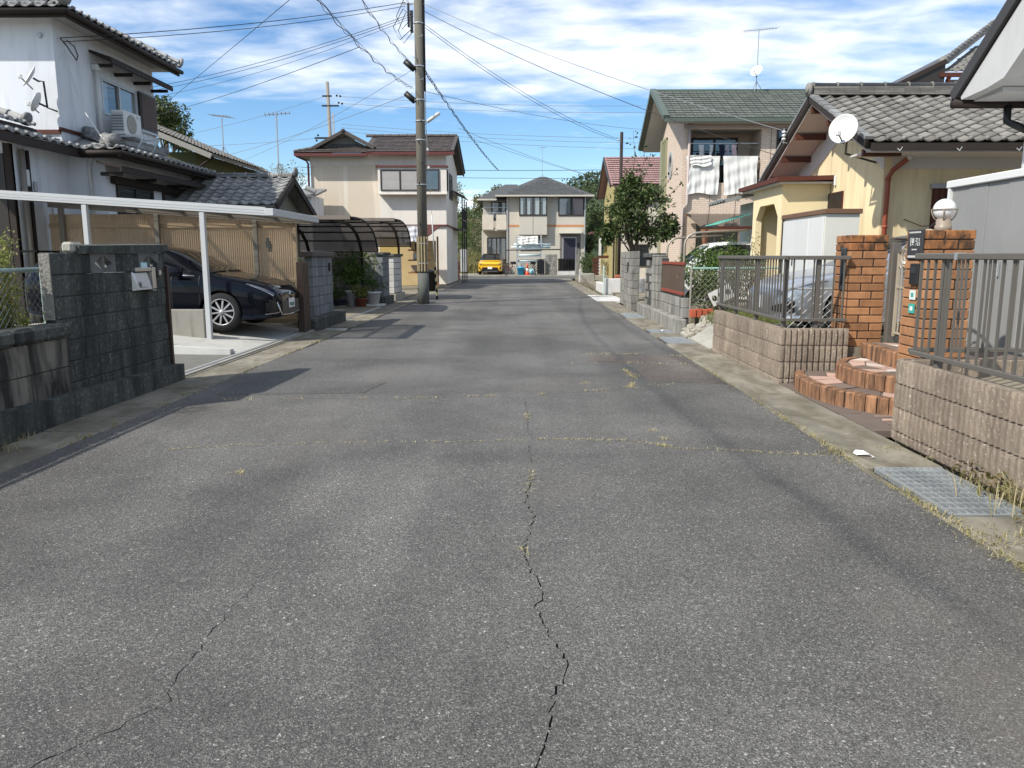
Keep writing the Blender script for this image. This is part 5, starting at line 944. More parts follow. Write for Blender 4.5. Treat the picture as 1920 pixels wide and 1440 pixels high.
# green corrugated awning
aw = thing('green_awning', 'green corrugated plastic awning sheet beside the yellow porch', 'awning', (4.9, 19.5, 2.3)); m_ = MB()
for i in range(14): m_.slab((4.62 + i * .055, 19.0 + i * .0, 2.22 + i * .017), (4.62 + i * .055 + .03, 19.0, 2.245 + i * .017), (4.62 + i * .055 + .03, 20.4, 2.245 + i * .017), (4.62 + i * .055, 20.4, 2.22 + i * .017), .004); m_.slab((4.65 + i * .055, 19.0, 2.245 + i * .017), (4.675 + i * .055, 19.0, 2.237 + i * .017), (4.675 + i * .055, 20.4, 2.237 + i * .017), (4.65 + i * .055, 20.4, 2.245 + i * .017), .004)
m_.build('sheet', M('green_plastic', (0.06, 0.36, 0.27), 0.4, bump=0), aw); B(4.6, 5.45, 18.97, 19.02, 2.1, 2.17).build('beam', RBROWN, aw); B(4.62, 4.68, 20.3, 20.36, .3, 2.2).build('post', RBROWN, aw)
dish('large white satellite dish on the gable corner of the yellow house', (5.2, 13.25, 3.50), (-.72, -.74, .16), .235, [(5.35, 13.5, 3.4), (5.5, 13.9, 3.2), (6.2, 14.3, 3.1)], (6.1, 14.3, 3.1))
# insulators on the verge
ins = thing('insulator_stack', 'stack of white porcelain insulators on the gable edge of the yellow house', 'insulator', (5.45, 16.5, 4.0)); 
for i in range(3): MB().lathe([(0.02, 0), (.045, .01), (.045, .035), (.02, .05)], (5.42, 17.0, 3.86 + i * .07), 12).build('insulator', WHITE, ins, True)
MB().tube([(5.42, 17.0, 3.8), (5.42, 17.0, 4.1)], .01, 6).build('pin', STEEL, ins); MB().tube([(5.42, 17.0, 3.82), (5.5, 17.0, 3.8)], .012, 6).build('arm', STEEL, ins)
# ------------------------------------------------------------------ white storage cabinet
sb = thing('storage_cabinet', 'white steel storage cabinet with brown top in front of the yellow house', 'cabinet', (5.1, 13.9, .36))
B(4.86, 5.40, 12.9, 14.95, .42, 2.14).build('body', M('cream_steel', (0.60, 0.59, 0.52), 0.45, 0.05, 2, 0, 0.02), sb)
B(4.82, 5.43, 12.86, 15.0, 2.142, 2.22, c=.006).build('top', M('brown_trim', (0.16, 0.09, 0.055), 0.5), sb); 
for i, a in enumerate(((12.95, 13.62), (13.60, 14.28), (14.26, 14.92))): d_ = B(4.838 - .008 * (i % 2), 4.859 - .008 * (i % 2), a[0], a[1], .48, 2.10, c=.003).build('sliding_door', M('white_steel', (0.58, 0.585, 0.57), 0.4, 0.05, 2, 0.04, 0.02) if i == 0 else bpy.data.materials['white_steel'], sb); B(4.824 - .008 * (i % 2), 4.8375 - .008 * (i % 2), a[0] + .04, a[0] + .07, 1.30, 1.42).build('handle', SASHB, d_)
B(4.83, 4.86, 14.93, 14.98, .42, 2.14).build('edge_trim', SASHB, sb)
# ------------------------------------------------------------------ grey steel shed
gs = thing('grey_shed', 'grey steel panel shed with white roof edge behind the right brick pillar', 'shed', (5.7, 9, .4))
for i in range(4): B(5.20 + .006 * (i % 2), 5.24 + .006 * (i % 2), 8.30 + i * .38, 8.68 + i * .38 - .004, .42, 2.28, c=.004).build('wall_panel', M('shed_grey', (0.235, 0.235, 0.225), 0.5, 0.12, 1.2, 0.06, 0.05, 60, stain=(0.36, 0.36, 0.34), sfac=0.4, sscale=(2, 2, .4)) if i == 0 else bpy.data.materials['shed_grey'], gs)
B(5.25, 6.3, 9.76, 9.82, .42, 2.28).build('end_wall', bpy.data.materials['shed_grey'], gs); B(5.16, 6.4, 8.2, 9.88, 2.282, 2.37, c=.01).build('roof_edge', WHITE, gs); B(5.17, 5.23, 9.80, 9.85, .42, 2.281).build('corner_post', WHITE, gs); B(5.18, 5.2, 8.7, 8.72, 1.25, 1.40).build('handle', SASHS, gs)
B(5.24, 6.3, 8.22, 8.29, .42, 2.28).build('end_wall', bpy.data.materials['shed_grey'], gs)
# ================================================================== white house at the right edge
STUCW2 = M('grey_white_stucco', (0.50, 0.50, 0.49), 0.92, 0.1, 1.5, 0, 0.6, 110, 0.008, stain=(0.36, 0.36, 0.35), sfac=0.4, sscale=(3, 3, 0.8))
hR = thing('white_gable_house', 'white stucco house with dark sloping eave at the right edge', 'house', (8, 6, .5))
B(5.95, 14, 1, 9.72, .5, 3.3).build('wall', STUCW2, hR); B(5.94, 5.95 - .002, 9.2, 9.3, .5, .6).build('vent', SASHS, hR)
def rz(y): return 3.37 + (9.92 - y) * .75
MB().slab((5.2, 9.98, rz(9.98)), (5.2, 5.5, rz(5.5)), (14, 5.5, rz(5.5)), (14, 9.98, rz(9.98)), -.14).build('roof', M('dark_roof_metal', (0.045, 0.042, 0.04), 0.5), hR)
MB().plate([(9.9, rz(9.9) - .02), (9.88, rz(9.9) - .06), (9.35, rz(9.9) - .03), (9.05, rz(9.05) - .62), (5.5, rz(5.5) - .62), (5.5, rz(5.5) - .02)], [], 'x', 5.25, 5.40).build('verge_box', STUCW2, hR)
B(5.40, 14, 9.3, 9.88, rz(9.9) - .08, rz(9.9) - .03).build('eave_soffit', STUCW2, hR); MB().slab((5.40, 9.05, rz(9.05) - .62), (5.95, 9.05, rz(9.05) - .62), (5.95, 5.5, rz(5.5) - .62), (5.4, 5.5, rz(5.5) - .62), .03).build('verge_soffit', STUCW2, hR); MB().plate([(5.5, 3.25), (9.72, 3.25), (9.72, 3.3), (5.5, rz(5.5) - .6)], [], 'x', 5.951, 6.1).build('gable_wall', STUCW2, hR)
MB().slab((5.40, 9.36, rz(9.9) - .03), (5.97, 9.36, rz(9.9) - .03), (5.97, 9.04, rz(9.05) - .62), (5.40, 9.04, rz(9.05) - .62), .03).build('verge_soffit', STUCW2, hR); MB().tube([(5.2, 9.98, 3.30), (14, 9.98, 3.30)], .06, 10).build('eave_gutter', DWOOD, hR, True)
MB().tube([(5.85, 9.95, 3.26), (5.85, 9.93, 3.08), (5.92, 9.85, 3.02), (6.25, 9.80, 2.86), (6.3, 9.79, 2.8), (6.3, 9.79, .5)], .045, 10).build('downpipe', bpy.data.materials['black_plastic'], hR, True)
# ================================================================== tiled two storey house behind the yellow one
h3 = thing('tiled_roof_house', 'house with grey tiled hip roof showing above the yellow house', 'house', (15, 27, 0)); B(13, 24, 25, 32, 0, 6.5).build('wall', STUCW, h3)
s3 = 2.3 / 3.9; tiles(h3, (12.15, 23.95, 6.75), (1, 0, 0), (0, 1, s3), 3.2, 2.6, KA['weathered_tile'], keep=lambda u, v: u > v * .84, cap=EC['weathered_tile']); B(12.6, 17, 24.6, 24.7, 5.5, 6.66).build('upper_wall', STUCW, h3); ridge(h3, (12.15, 24.0, 6.95), (15.5, 27.5, 9.0), TILEL, 2, .12, .09)
MB().add([(12.1, 23.9, 6.74), (15, 23.9, 6.74), (15, 26.2, 8.10), (14.1, 26.0, 7.96)], [(0, 1, 2, 3)]).build('roof_slope', TILEL, h3); MB().add([(10.5, 23.88, 6.26), (12.15, 23.88, 6.98), (14.2, 26.2, 8.2), (10.5, 30, 6.26), (10.5, 23.88, 6.2), (12.15, 23.88, 6.2)], [(0, 1, 2, 3), (0, 4, 5, 1)]).build('hip_slope', SASHB, h3)
MB().bar((10.5, 23.86, 6.22), (12.15, 23.86, 7.02), .06, .12).build('barge_board', DWOOD, h3); B(12.0, 15, 23.84, 23.9, 6.58, 6.70).build('eave_board', RBROWN, h3); B(11.2, 16, 23.95, 25, 6.2, 6.26).build('soffit', STUCW, h3); MB().tube([(12.3, 23.9, 6.6), (12.3, 24.0, 6.5), (13.2, 24.9, 6.3)], .06, 8).build('downpipe', RPIPE, h3)
# ================================================================== pink brick-tile house with the washing
hP = thing('pink_tile_house', 'pink tile-clad two storey house with green roof and washing on its balcony', 'house', (8.5, 32, 0.1))
def pinktile():
    m, t, b = newmat('pink_wall_tile'); p = t.pos(); x, y, z = t.sep(p); v = t.comb(t.math('ADD', x, y), z, 0.0)
    n = t.new('ShaderNodeTexBrick'); t.put(n.inputs['Vector'], v); n.inputs['Scale'].default_value = 1.0; n.inputs['Brick Width'].default_value = 0.24; n.inputs['Row Height'].default_value = 0.075; n.inputs['Mortar Size'].default_value = 0.006
    n.inputs['Color1'].default_value = (0.63, 0.515, 0.405, 1); n.inputs['Color2'].default_value = (0.58, 0.465, 0.36, 1); n.inputs['Mortar'].default_value = (0.38, 0.28, 0.23, 1)
    t.put(b.inputs['Base Color'], n.outputs['Color']); b.inputs['Roughness'].default_value = 0.7; t.put(b.inputs['Normal'], t.bump(n.outputs['Fac'], -0.4, 0.01)); return m
PT = pinktile(); OLV = M('olive_trim', (0.27, 0.27, 0.17), 0.7, 0.08, 2, 0, 0.05)
MB().plate([(5.78, .1), (14, .1), (14, 6.35), (5.78, 6.35)], [[(5.98, 4.12), (8.6, 4.12), (8.6, 6.02), (5.98, 6.02)], [(6.35, .2), (9.2, .2), (9.2, 2.9), (6.35, 2.9)]], 'y', 29.5, 29.65).build('south_wall', PT, hP)
MB().plate([(29.65, .1), (34, .1), (34, 6.3), (32.2, 7.35), (29.65, 6.3)], [[(31.85 + .32 * math.cos(i * .52), 5.0 + .42 * math.sin(i * .52)) for i in range(12)], [(32.75, 3.3), (33.6, 3.3), (33.6, 6.1), (32.75, 6.1)]], 'x', 5.78, 5.95).build('street_wall', PT, hP)
rg_ = MB(); n = 24
for i in range(n + 1): a = 2 * math.pi * i / n; rg_.v += [(5.74, 31.85 + .42 * math.cos(a), 5.0 + .52 * math.sin(a)), (5.74, 31.85 + .30 * math.cos(a), 5.0 + .40 * math.sin(a)), (5.80, 31.85 + .42 * math.cos(a), 5.0 + .52 * math.sin(a)), (5.80, 31.85 + .30 * math.cos(a), 5.0 + .40 * math.sin(a))]
rg_.f = [q for i in range(n) for q in ((i * 4, i * 4 + 1, i * 4 + 5, i * 4 + 4), (i * 4, i * 4 + 4, i * 4 + 6, i * 4 + 2), (i * 4 + 1, i * 4 + 3, i * 4 + 7, i * 4 + 5))]; rg_.build('round_window', SASHS, hP); B(5.9, 5.92, 31.5, 32.2, 4.5, 5.5).build('round_pane', GLASSD, hP); B(6.0, 6.02, 31, 34, 3, 6.3).build('room_shade_panel', ROOM_SHADE, hP)
for y in (32.72, 33.15, 33.6): B(5.70, 5.80, y, y + .06, 3.2, 6.2).build('window_pilaster', OLV, hP)
for z in (3.2, 6.1, 4.6): B(5.72, 5.79, 32.72, 33.66, z, z + .07).build('window_rail', OLV, hP)
B(5.86, 5.87, 32.75, 33.6, 3.3, 6.1).build('tall_pane', GLASSD, hP); B(5.70, 5.775, 33.66, 34.0, .1, 6.2).build('corner_trim', OLV, hP)
# recess behind the balcony
B(5.98, 8.6, 30.9, 31.0, 4.0, 6.1).build('recess_wall', PT, hP); B(5.95, 5.98, 29.66, 31, 4, 6.1).build('recess_side', PT, hP); B(8.6, 8.66, 29.66, 31, 4, 6.1).build('recess_side', PT, hP); B(5.95, 8.66, 29.66, 31, 4.0, 4.1).build('balcony_floor', CONC, hP); B(5.95, 8.66, 29.66, 31, 6.05, 6.1).build('balcony_ceiling', SOFF, hP)
window(hP, TS(30.9), 6.35, 8.1, 4.15, 5.9, 2, SASHB, None, None, .07, .08, name='balcony_door')
f_ = MB(); f_.box(5.98, 8.6, 29.55, 29.60, 4.95, 5.02); f_.build('balcony_rail', SASHB, hP)
for i in range(20): B(6.0 + i * .133, 6.02 + i * .133, 29.56, 29.58, 4.13, 4.95).build('balcony_bar', SASHB, hP)
B(5.78, 14, 29.44, 29.5 - .001, 6.05, 6.12).build('trim_band', M('mauve_band', (0.42, 0.33, 0.29), 0.8), hP)
for x in (6.8, 7.75, 8.95, 9.6): B(x, x + .012, 29.49, 29.4995, .1, 4.1 if x < 8.6 else 6.05).build('panel_joint', SASHB, hP)
MB().tube([(5.98, 29.42, 6.2), (5.98, 29.42, 3.35), (5.82, 29.42, 3.2), (5.82, 29.42, .1)], .05, 8).build('downpipe', M('mauve_pipe', (0.40, 0.34, 0.31), 0.5), hP, True)
window(hP, TS(29.5), 9.15, 10.2, 4.6, 6.0, 1, SASHB, None, None); window(hP, TS(30.6), 6.4, 9.1, .3, 2.8, 3, SASHS, None, [(0, 1), (0, 1)]); B(6.3, 9.3, 30.61, 30.7, .1, 2.95).build('ground_recess_wall', SOFF, hP); B(6.3, 9.3, 29.66, 30.6, 2.9, 2.95).build('recess_soffit', SOFF, hP)
# green roof
pn, pp, pf = (29.05, 6.32), (32.25, 7.86), (35.3, 6.05)
MB().slab((5.0, pn[0], pn[1]), (15, pn[0], pn[1]), (15, pp[0], pp[1]), (5.0, pp[0], pp[1]), .08).build('roof_slope', TILEG, hP); MB().slab((5.0, pp[0], pp[1]), (15, pp[0], pp[1]), (15, pf[0], pf[1]), (5.0, pf[0], pf[1]), .08).build('roof_slope', TILEG, hP)
tiles(hP, (5.18, pn[0] - .02, pn[1] + .01), (1, 0, 0), (0, pp[0] - pn[0], pp[1] - pn[1]), 7.2, 3.4, FL['green_tile'], tw=.31, te=.29)
GTR = M('green_trim', (0.09, 0.115, 0.095), 0.55, 0.08, 2, 0, 0.05)
for a, b in ((pn, pp), (pp, pf)): MB().bar((5.06, a[0], a[1] + .03), (5.06, b[0], b[1] + .03), .22, .17).build('verge_cap', GTR, hP); MB().slab((5.16, a[0], a[1] - .09), (5.9, a[0], a[1] - .09), (5.9, b[0], b[1] - .09), (5.16, b[0], b[1] - .09), .03).build('verge_soffit', SOFF, hP)
B(5.0, 15, pp[0] - .1, pp[0] + .1, pp[1] - .02, pp[1] + .07).build('ridge_cap', GTR, hP); B(5.0, 15, pn[0] - .11, pn[0], pn[1] - .13, pn[1] + .0).build('eave_gutter', GTR, hP); B(5.2, 15, pn[0], 29.5, pn[1] - .12, pn[1] - .09).build('eave_soffit', SOFF, hP)
# washing
CL = M('white_cloth', (0.66, 0.65, 0.61), 0.9, 0.04, 3, 0, 0.1, 60)
def cloth(name, label, x0, x1, z0, z1, y, fold=.03, seed=1, mat=None, taper=.05, parent=None, cat='laundry', grp=None):
    rr = random.Random(seed); nx, nz = 46, 26; ph = [rr.uniform(0, 6) for _ in range(6)]; V = []
    for k in range(nz + 1):
        t = k / nz
        for i in range(nx + 1):
            s = i / nx; sag = taper * math.sin(min(1, t * 3) * 1.57); x = x0 + sag + (x1 - x0 - 1.6 * sag) * s + .03 * math.sin(t * 5 + ph[0]) * t
            a = fold * (.25 + t) ; d = a * (math.sin(s * 24 + ph[1] + t * 2.0) * .5 + math.sin(s * 41 + ph[2] - t * 3.2) * .35 + math.sin(s * 9 + ph[3]) * .6) + .012 * math.sin(t * 18 + s * 5)
            V.append((x, y - .01 - abs(a) * 1.55 - d, z1 - (z1 - z0) * t + .035 * math.sin(s * 7 + ph[4]) * t))
    m_ = MB().add(V, [(k * (nx + 1) + i, k * (nx + 1) + i + 1, (k + 1) * (nx + 1) + i + 1, (k + 1) * (nx + 1) + i) for k in range(nz) for i in range(nx)]); o = m_.build(name, mat or CL, parent, True)
    if parent is None: tag(o, label, cat, grp)
    return o
cloth('hanging_sheet', 'left white bed sheet with an extra towel flap hung over the balcony rail', 5.88, 7.12, 3.72, 5.06, 29.44, .022, 2, cat='bed sheet'); cloth('hanging_sheet', 'right wrinkled white bed sheet hung over the balcony rail', 7.22, 8.5, 3.70, 5.06, 29.44, .026, 5, cat='bed sheet')
cloth('towel', 'small white towel laid over the left bed sheet on the balcony', 6.02, 6.78, 4.70, 5.075, 29.36, .010, 9, cat='towel', taper=.0)
MB_ = MB().tube([(6.0, 29.75, 5.55), (8.6, 29.75, 5.55)], .018, 6); tag(MB_.build('laundry_pole', STEEL), 'metal laundry pole across the balcony of the pink house', 'pole')
for i, (x, w2_, z0, col, lb) in enumerate(((6.38, .2, 5.0, (.7, .7, .68), 'pale shirt hanging leftmost on the balcony pole'), (6.78, .14, 5.02, (.75, .77, .76), 'white cloth hanging second on the balcony pole'), (7.12, .22, 4.95, (.02, .022, .04), 'navy garment hanging in the middle of the balcony pole'), (7.36, .14, 5.0, (.5, .45, .48), 'grey garment hanging right of the navy one'), (7.58, .2, 5.0, (.72, .55, .55), 'pale pink shirt hanging rightmost on the balcony pole'))):
    cloth('garment', lb, x, x + w2_, z0, 5.50, 29.75, .02, 20 + i, M('garment%d' % i, col, .9, bump=0), .02, cat='clothing', grp='clothes on the balcony pole')
# reed-roofed pergola under the balcony
pgm = thing('brown_pergola', 'rusty brown lean-to frame with clear sheet under the balcony', 'pergola', (7.5, 28, .3)); WDB = M('rust_wood', (0.26, 0.13, 0.06), 0.8, 0.2, 4)
B(5.9, 8.6, 26.6, 26.7, 2.28, 2.36).build('front_beam', WDB, pgm); B(5.9, 8.6, 29.2, 29.3, 2.9, 2.98).build('rear_beam', WDB, pgm); MB().slab((5.9, 26.6, 2.4), (8.6, 26.6, 2.4), (8.6, 29.25, 3.0), (5.9, 29.25, 3.0), .01).build('clear_sheet', glassmat('cloudy_sheet', (.55, .53, .48), .1), pgm)
for x in (6.0, 7.2, 8.5): B(x - .04, x + .04, 26.6, 26.68, .1, 2.28).build('post', WDB, pgm)
# ================================================================== red roofed yellow house
hD = thing('red_roof_house', 'yellow house with pink-red tile roof behind the tree on the right', 'house', (8, 46, 0)); MB().plate([(43.5, 0), (50, 0), (50, 5.0), (46.7, 6.95), (43.5, 5.3)], [], 'x', 5.0, 5.2).build('gable_wall', M('mustard_stucco', (0.36, 0.30, 0.13), 0.9), hD); B(5.2, 14, 43.5, 43.7, 0, 5.4).build('south_wall', M('cream_stucco', (0.55, 0.50, 0.40), 0.9), hD)
MB().slab((4.6, 42.8, 5.22), (14, 42.8, 5.22), (14, 46.7, 7.12), (4.6, 46.7, 7.12), .1).build('roof_slope', TILEP, hD); MB().slab((4.6, 46.7, 7.12), (14, 46.7, 7.12), (14, 50.5, 5.1), (4.6, 50.5, 5.1), .1).build('roof_slope', TILEP, hD)
tilesjoin(hD, (4.65, 42.75, 5.24), (1, 0, 0), (0, 3.9, 1.9), 5, 4.3, flattile(.3, .34, .05, .01), TILEP, .3, .33); MB().bar((4.58, 42.8, 5.15), (4.58, 46.7, 7.05), .06, .16).build('barge_board', SASHB, hD); MB().bar((4.58, 46.7, 7.05), (4.58, 50.5, 5.05), .06, .16).build('barge_board', SASHB, hD); B(5.3, 14, 42.9, 43.5, 5.05, 5.12).build('eave_soffit', SOFF, hD)
window(hD, TS(43.5), 5.8, 6.8, .9, 2.1, 2, SASHB); window(hD, TW(5.0), 45, 46.2, 3.4, 4.4, 2, SASHB)
MB().tube([(4.9, 43.4, 5), (4.9, 43.4, 0)], .05, 8).build('downpipe', SASHB, hD)
spole = thing('service_pole', 'slim dark brown service pole in front of the red roof', 'pole', (4.55, 38, 0)); MB().tube([(4.55, 38, 0), (4.55, 38, 7.2)], .075, 10).build('shaft', DWOOD, spole, True); MB().tube([(4.42, 38, 6.85), (4.55, 38, 6.85)], .03, 8).build('hook', STEEL, spole); MB().lathe([(.03, 0), (.05, .02), (.03, .06)], (4.40, 38, 6.82), 10).build('insulator', WHITE, spole)
# ================================================================== black carport with curved roof
BLK = M('black_metal', (0.018, 0.017, 0.016), 0.45, 0.1, 3, 0, 0.02); SMOKE = glassmat('smoky_sheet', (0.30, 0.30, 0.31), 0.10)
def haze_sheet():
    m, t, b = newmat('smoked_polycarbonate'); b.inputs['Base Color'].default_value = (0.22, 0.20, 0.18, 1); b.inputs['Roughness'].default_value = 0.25
    tl = t.new('ShaderNodeBsdfTranslucent'); tl.inputs[0].default_value = (0.30, 0.28, 0.26, 1); tp = t.new('ShaderNodeBsdfTransparent'); tp.inputs[0].default_value = (0.5, 0.48, 0.46, 1)
    m1 = t.new('ShaderNodeMixShader'); m1.inputs[0].default_value = 0.6; t.l.new(b.outputs[0], m1.inputs[1]); t.l.new(tl.outputs[0], m1.inputs[2]); m2 = t.new('ShaderNodeMixShader'); m2.inputs[0].default_value = 0.55; t.l.new(m1.outputs[0], m2.inputs[1]); t.l.new(tp.outputs[0], m2.inputs[2]); t.l.new(m2.outputs[0], t.n['Material Output'].inputs[0]); return m
SMOKE = haze_sheet()
prof = [(19.35, 2.40), (19.9, 2.42), (20.5, 2.42), (21.1, 2.38), (21.7, 2.29), (22.2, 2.15), (22.6, 1.92), (22.85, 1.62)]
def curved_carport(label, dy, x0, x1, xs, prof, zbase, screen=True):
    t = thing('curved_carport', label, 'carport', ((x0 + x1) / 2, prof[-1][0] + dy, zbase)); pts = [(y + dy, z) for y, z in prof]
    for x in xs: MB().tube([(x, y, z - .07) for y, z in pts] + [(x, pts[-1][0] + .02, zbase)], .045, 6).build('rib_post', BLK, t, True)
    for i in range(0, len(pts) - 1): a, b = pts[i], pts[i + 1]; MB().slab((x0, a[0], a[1]), (x1, a[0], a[1]), (x1, b[0], b[1] - .0), (x0, b[0], b[1] - .0), .006).build('roof_sheet', SMOKE, t)
    for (y, z) in pts[::1]: B(x0, x1, y - .018, y + .018, z - .045, z - .008).build('purlin', BLK, t)
    for x in (x0, x1): MB().tube([(x, y, z) for y, z in pts], .025, 6).build('edge_bar', BLK, t, True)
    B(x0, x1, pts[0][0] - .04, pts[0][0] + .02, pts[0][1] - .05, pts[0][1] + .05).build('front_gutter', M('carport_fascia', (0.20, 0.17, 0.14), 0.5), t) if 'carport_fascia' not in bpy.data.materials else B(x0, x1, pts[0][0] - .04, pts[0][0] + .02, pts[0][1] - .05, pts[0][1] + .05).build('front_gutter', bpy.data.materials['carport_fascia'], t)
    if screen:
        yb = pts[-1][0] + .05
        for a, b in zip(xs, xs[1:]): B(a, b, yb, yb + .01, .95, 1.6).build('side_screen', SMOKE, t); B(a, b, yb - .02, yb + .02, .9, .95).build('screen_rail', BLK, t)
    return t
curved_carport('black curved-roof carport behind the flower pots on the left', 0, -8.6, -4.25, (-7.9, -6.25, -4.72), prof, .02)
curved_carport('second dark curved carport roof just left of the utility pole', 6.0, -6.6, -4.15, (-6.3, -4.6), [(p[0], p[1] + .22) for p in prof], .02, False)
# ------------------------------------------------------------------ potted plants
POTW = M('white_pot', (0.68, 0.68, 0.66), 0.5, 0.08, 4, 0, 0.03); POTB = M('terracotta', (0.27, 0.085, 0.05), 0.8, 0.15, 6, 0, 0.1); POTN = M('navy_pot', (0.05, 0.06, 0.085), 0.5); POTG = M('stone_pot', (0.36, 0.34, 0.31), 0.8); GREEN = leafmat('garden_leaf', (0.03, 0.065, 0.012), (0.07, 0.13, 0.025), (0.13, 0.17, 0.04)); DKGREEN = leafmat('dark_leaf', (0.015, 0.035, 0.012), (0.035, 0.065, 0.02), (0.06, 0.09, 0.03)); STEM = M('stem', (0.10, 0.09, 0.045), 0.9)
def leafq(mb, c, d, n, L, Wd):
    d = Vector(d).normalized(); n = Vector(n); s = d.cross(n)
    if s.length < 1e-4: s = d.orthogonal()
    s = s.normalized() * Wd / 2; c = Vector(c); up = s.cross(d).normalized() * L * .08
    mb.add([c, c + d * L * .45 + s + up, c + d * L, c + d * L * .45 - s + up], [(0, 1, 2, 3)])
def rvec(rr): 
    while True:
        v = Vector((rr.uniform(-1, 1), rr.uniform(-1, 1), rr.uniform(-1, 1)))
        if .05 < v.length < 1: return v.normalized()
def clump(mb, c, rad, n, L, rr, flat=0.3, hollow=.35):
    c = Vector(c); rad = Vector(rad) if hasattr(rad, '__len__') else Vector((rad, rad, rad))
    for _ in range(n):
        v = rvec(rr); r = hollow + (1 - hollow) * rr.random() ** .5; p = c + Vector((v.x * rad.x, v.y * rad.y, v.z * rad.z)) * r; d = (v + rvec(rr) * .9 + Vector((0, 0, -.25))).normalized(); leafq(mb, p, d, rvec(rr) * (1 - flat) + Vector((0, 0, flat)), L * rr.uniform(.6, 1.3), L * rr.uniform(.35, .55))
def potplant(label, x, y, z, pr, pmat, leaves, h, w_, L=.07, mat=None, cat='potted plant', saucer=False, seed=1):
    rr = random.Random(seed); t = thing('potted_plant', label, cat, (x, y, z), 'flower pots on the pale driveway'); MB().lathe([(pr[0], 0), (pr[1], pr[2] * .9), (pr[1] + .018, pr[2] * .9), (pr[1] + .018, pr[2]), (pr[1] - .02, pr[2]), (pr[1] - .03, pr[2] - .04), (0, pr[2] - .04)], (x, y, z), 20).build('pot', pmat, t, True)
    st = MB(); lf = MB()
    for i in range(9):
        a = rr.uniform(0, 6.28); r = w_ * rr.uniform(.2, .9); top = (x + r * math.cos(a), y + r * math.sin(a), z + pr[2] + h * rr.uniform(.4, 1.0)); mid = (x + r * .35 * math.cos(a), y + r * .35 * math.sin(a), z + pr[2] + h * .45); st.tube([(x + rr.uniform(-.03, .03), y + rr.uniform(-.03, .03), z + pr[2] - .04), mid, top], [.008, .006, .003], 4)
        clump(lf, top, (w_ * .38, w_ * .38, h * .22), int(leaves / 12), L, rr); clump(lf, mid, (w_ * .35, w_ * .35, h * .25), int(leaves / 16), L, rr)
    q = st.build('stems', STEM, t); q['kind'] = 'stuff'; q = lf.build('leaves', mat or GREEN, t); q['kind'] = 'stuff'
potplant('tall bushy green plant in a tall white pot on the pale driveway', -5.02, 22.75, .02, (.12, .19, .46), POTW, 900, 1.0, .75, .11, leafmat('bright_leaf', (0.05, 0.10, 0.015), (0.10, 0.17, 0.03), (0.16, 0.2, 0.05)), seed=1)
potplant('green plant in a wide white pot at the right end of the pot row', -4.42, 22.85, .08, (.15, .22, .36), POTW, 300, .45, .4, .07, seed=2)
potplant('leafy yellow-green plant in a terracotta pot between the two white pots', -4.72, 22.55, .02, (.13, .17, .25), POTB, 360, .3, .35, .08, leafmat('yellow_leaf', (0.12, 0.15, 0.03), (0.2, 0.2, 0.05)), seed=3)
potplant('small plant in a low navy pot left of the tall white pot', -5.35, 22.55, .06, (.18, .2, .18), POTN, 300, .25, .3, .05, seed=4)
potplant('dark shrub in a pale stone pot at the left end of the pot row', -5.95, 22.3, .02, (.14, .19, .34), POTG, 900, .9, .5, .06, DKGREEN, seed=5)
potplant('small plant in a terracotta pot half hidden behind the navy pot', -5.6, 22.9, .02, (.11, .14, .26), POTB, 200, .4, .3, .06, seed=6)
tag(B(-4.7, -4.1, 22.7, 23.1, .02, .08, c=.01).build('paving_slab', CONCW), 'pale stone slab under the wide white flower pot', 'slab'); tag(B(-5.52, -5.18, 22.4, 22.7, .02, .06, c=.008).build('paving_slab', CONC), 'small stone slab under the low navy flower pot', 'slab')
# ================================================================== beige house
hE = thing('beige_house', 'beige stucco two storey house with dark brown roof behind the utility pole', 'house', (-7.3, 43, 0.05))
B(-10.7, -7.25, 40.0, 46.5, .05, 6.5).build('main_wall', STUCB, hE); B(-7.249, -3.92, 39.9, 46.4, .05, 6.5).build('right_wall', STUCB2, hE)
B(-10.72, -7.26, 39.965, 39.998, 5.95, 6.5).build('eave_band', STUCB2, hE)
REDT = M('dark_red_trim', (0.115, 0.032, 0.027), 0.55, 0.1, 3, 0, 0.05)
# roofs
B(-7.75, -3.45, 39.3, 39.42, 6.36, 6.50).build('eave_gutter', REDT, hE); B(-11.3, -7.7, 39.28, 39.40, 6.30, 6.44).build('eave_gutter', REDT, hE)
MB().slab((-8.0, 39.35, 6.5), (-3.6, 39.35, 6.5), (-3.6, 42.3, 7.62), (-8.0, 42.3, 7.62), .08).build('roof_slope', TILEB, hE); MB().slab((-8.0, 42.3, 7.62), (-3.6, 42.3, 7.62), (-3.6, 47, 6.2), (-8.0, 47, 6.2), .08).build('roof_slope', TILEB, hE)
tiles(hE, (-7.7, 39.33, 6.51), (1, 0, 0), (0, 2.95, 1.12), 4.1, 3.1, FL['brown_tile'], tw=.3, te=.3)
ridge(hE, (-3.55, 42.3, 7.64), (-8.3, 42.3, 7.64), TILEB, 1, .12, .08, .42, False)
for a, b in (((-3.57, 39.35, 6.45), (-3.57, 42.3, 7.57)), ((-3.57, 42.3, 7.57), (-3.57, 47, 6.15))): MB().bar(a, b, .07, .2).build('barge_board', SASHB, hE); MB().bar((a[0] + .02, a[1], a[2] + .1), (b[0] + .02, b[1], b[2] + .1), .16, .06).build('verge_tile', TILEB, hE)
MB().plate([(39.9, 6.45), (42.3, 7.4), (46.4, 6.2), (46.4, 6.1), (39.9, 6.1)], [], 'x', -3.935, -3.921).build('gable_panel', STUCB2, hE)
B(-11.2, -3.7, 39.42, 40, 6.38, 6.42).build('eave_soffit', STUCB2, hE)
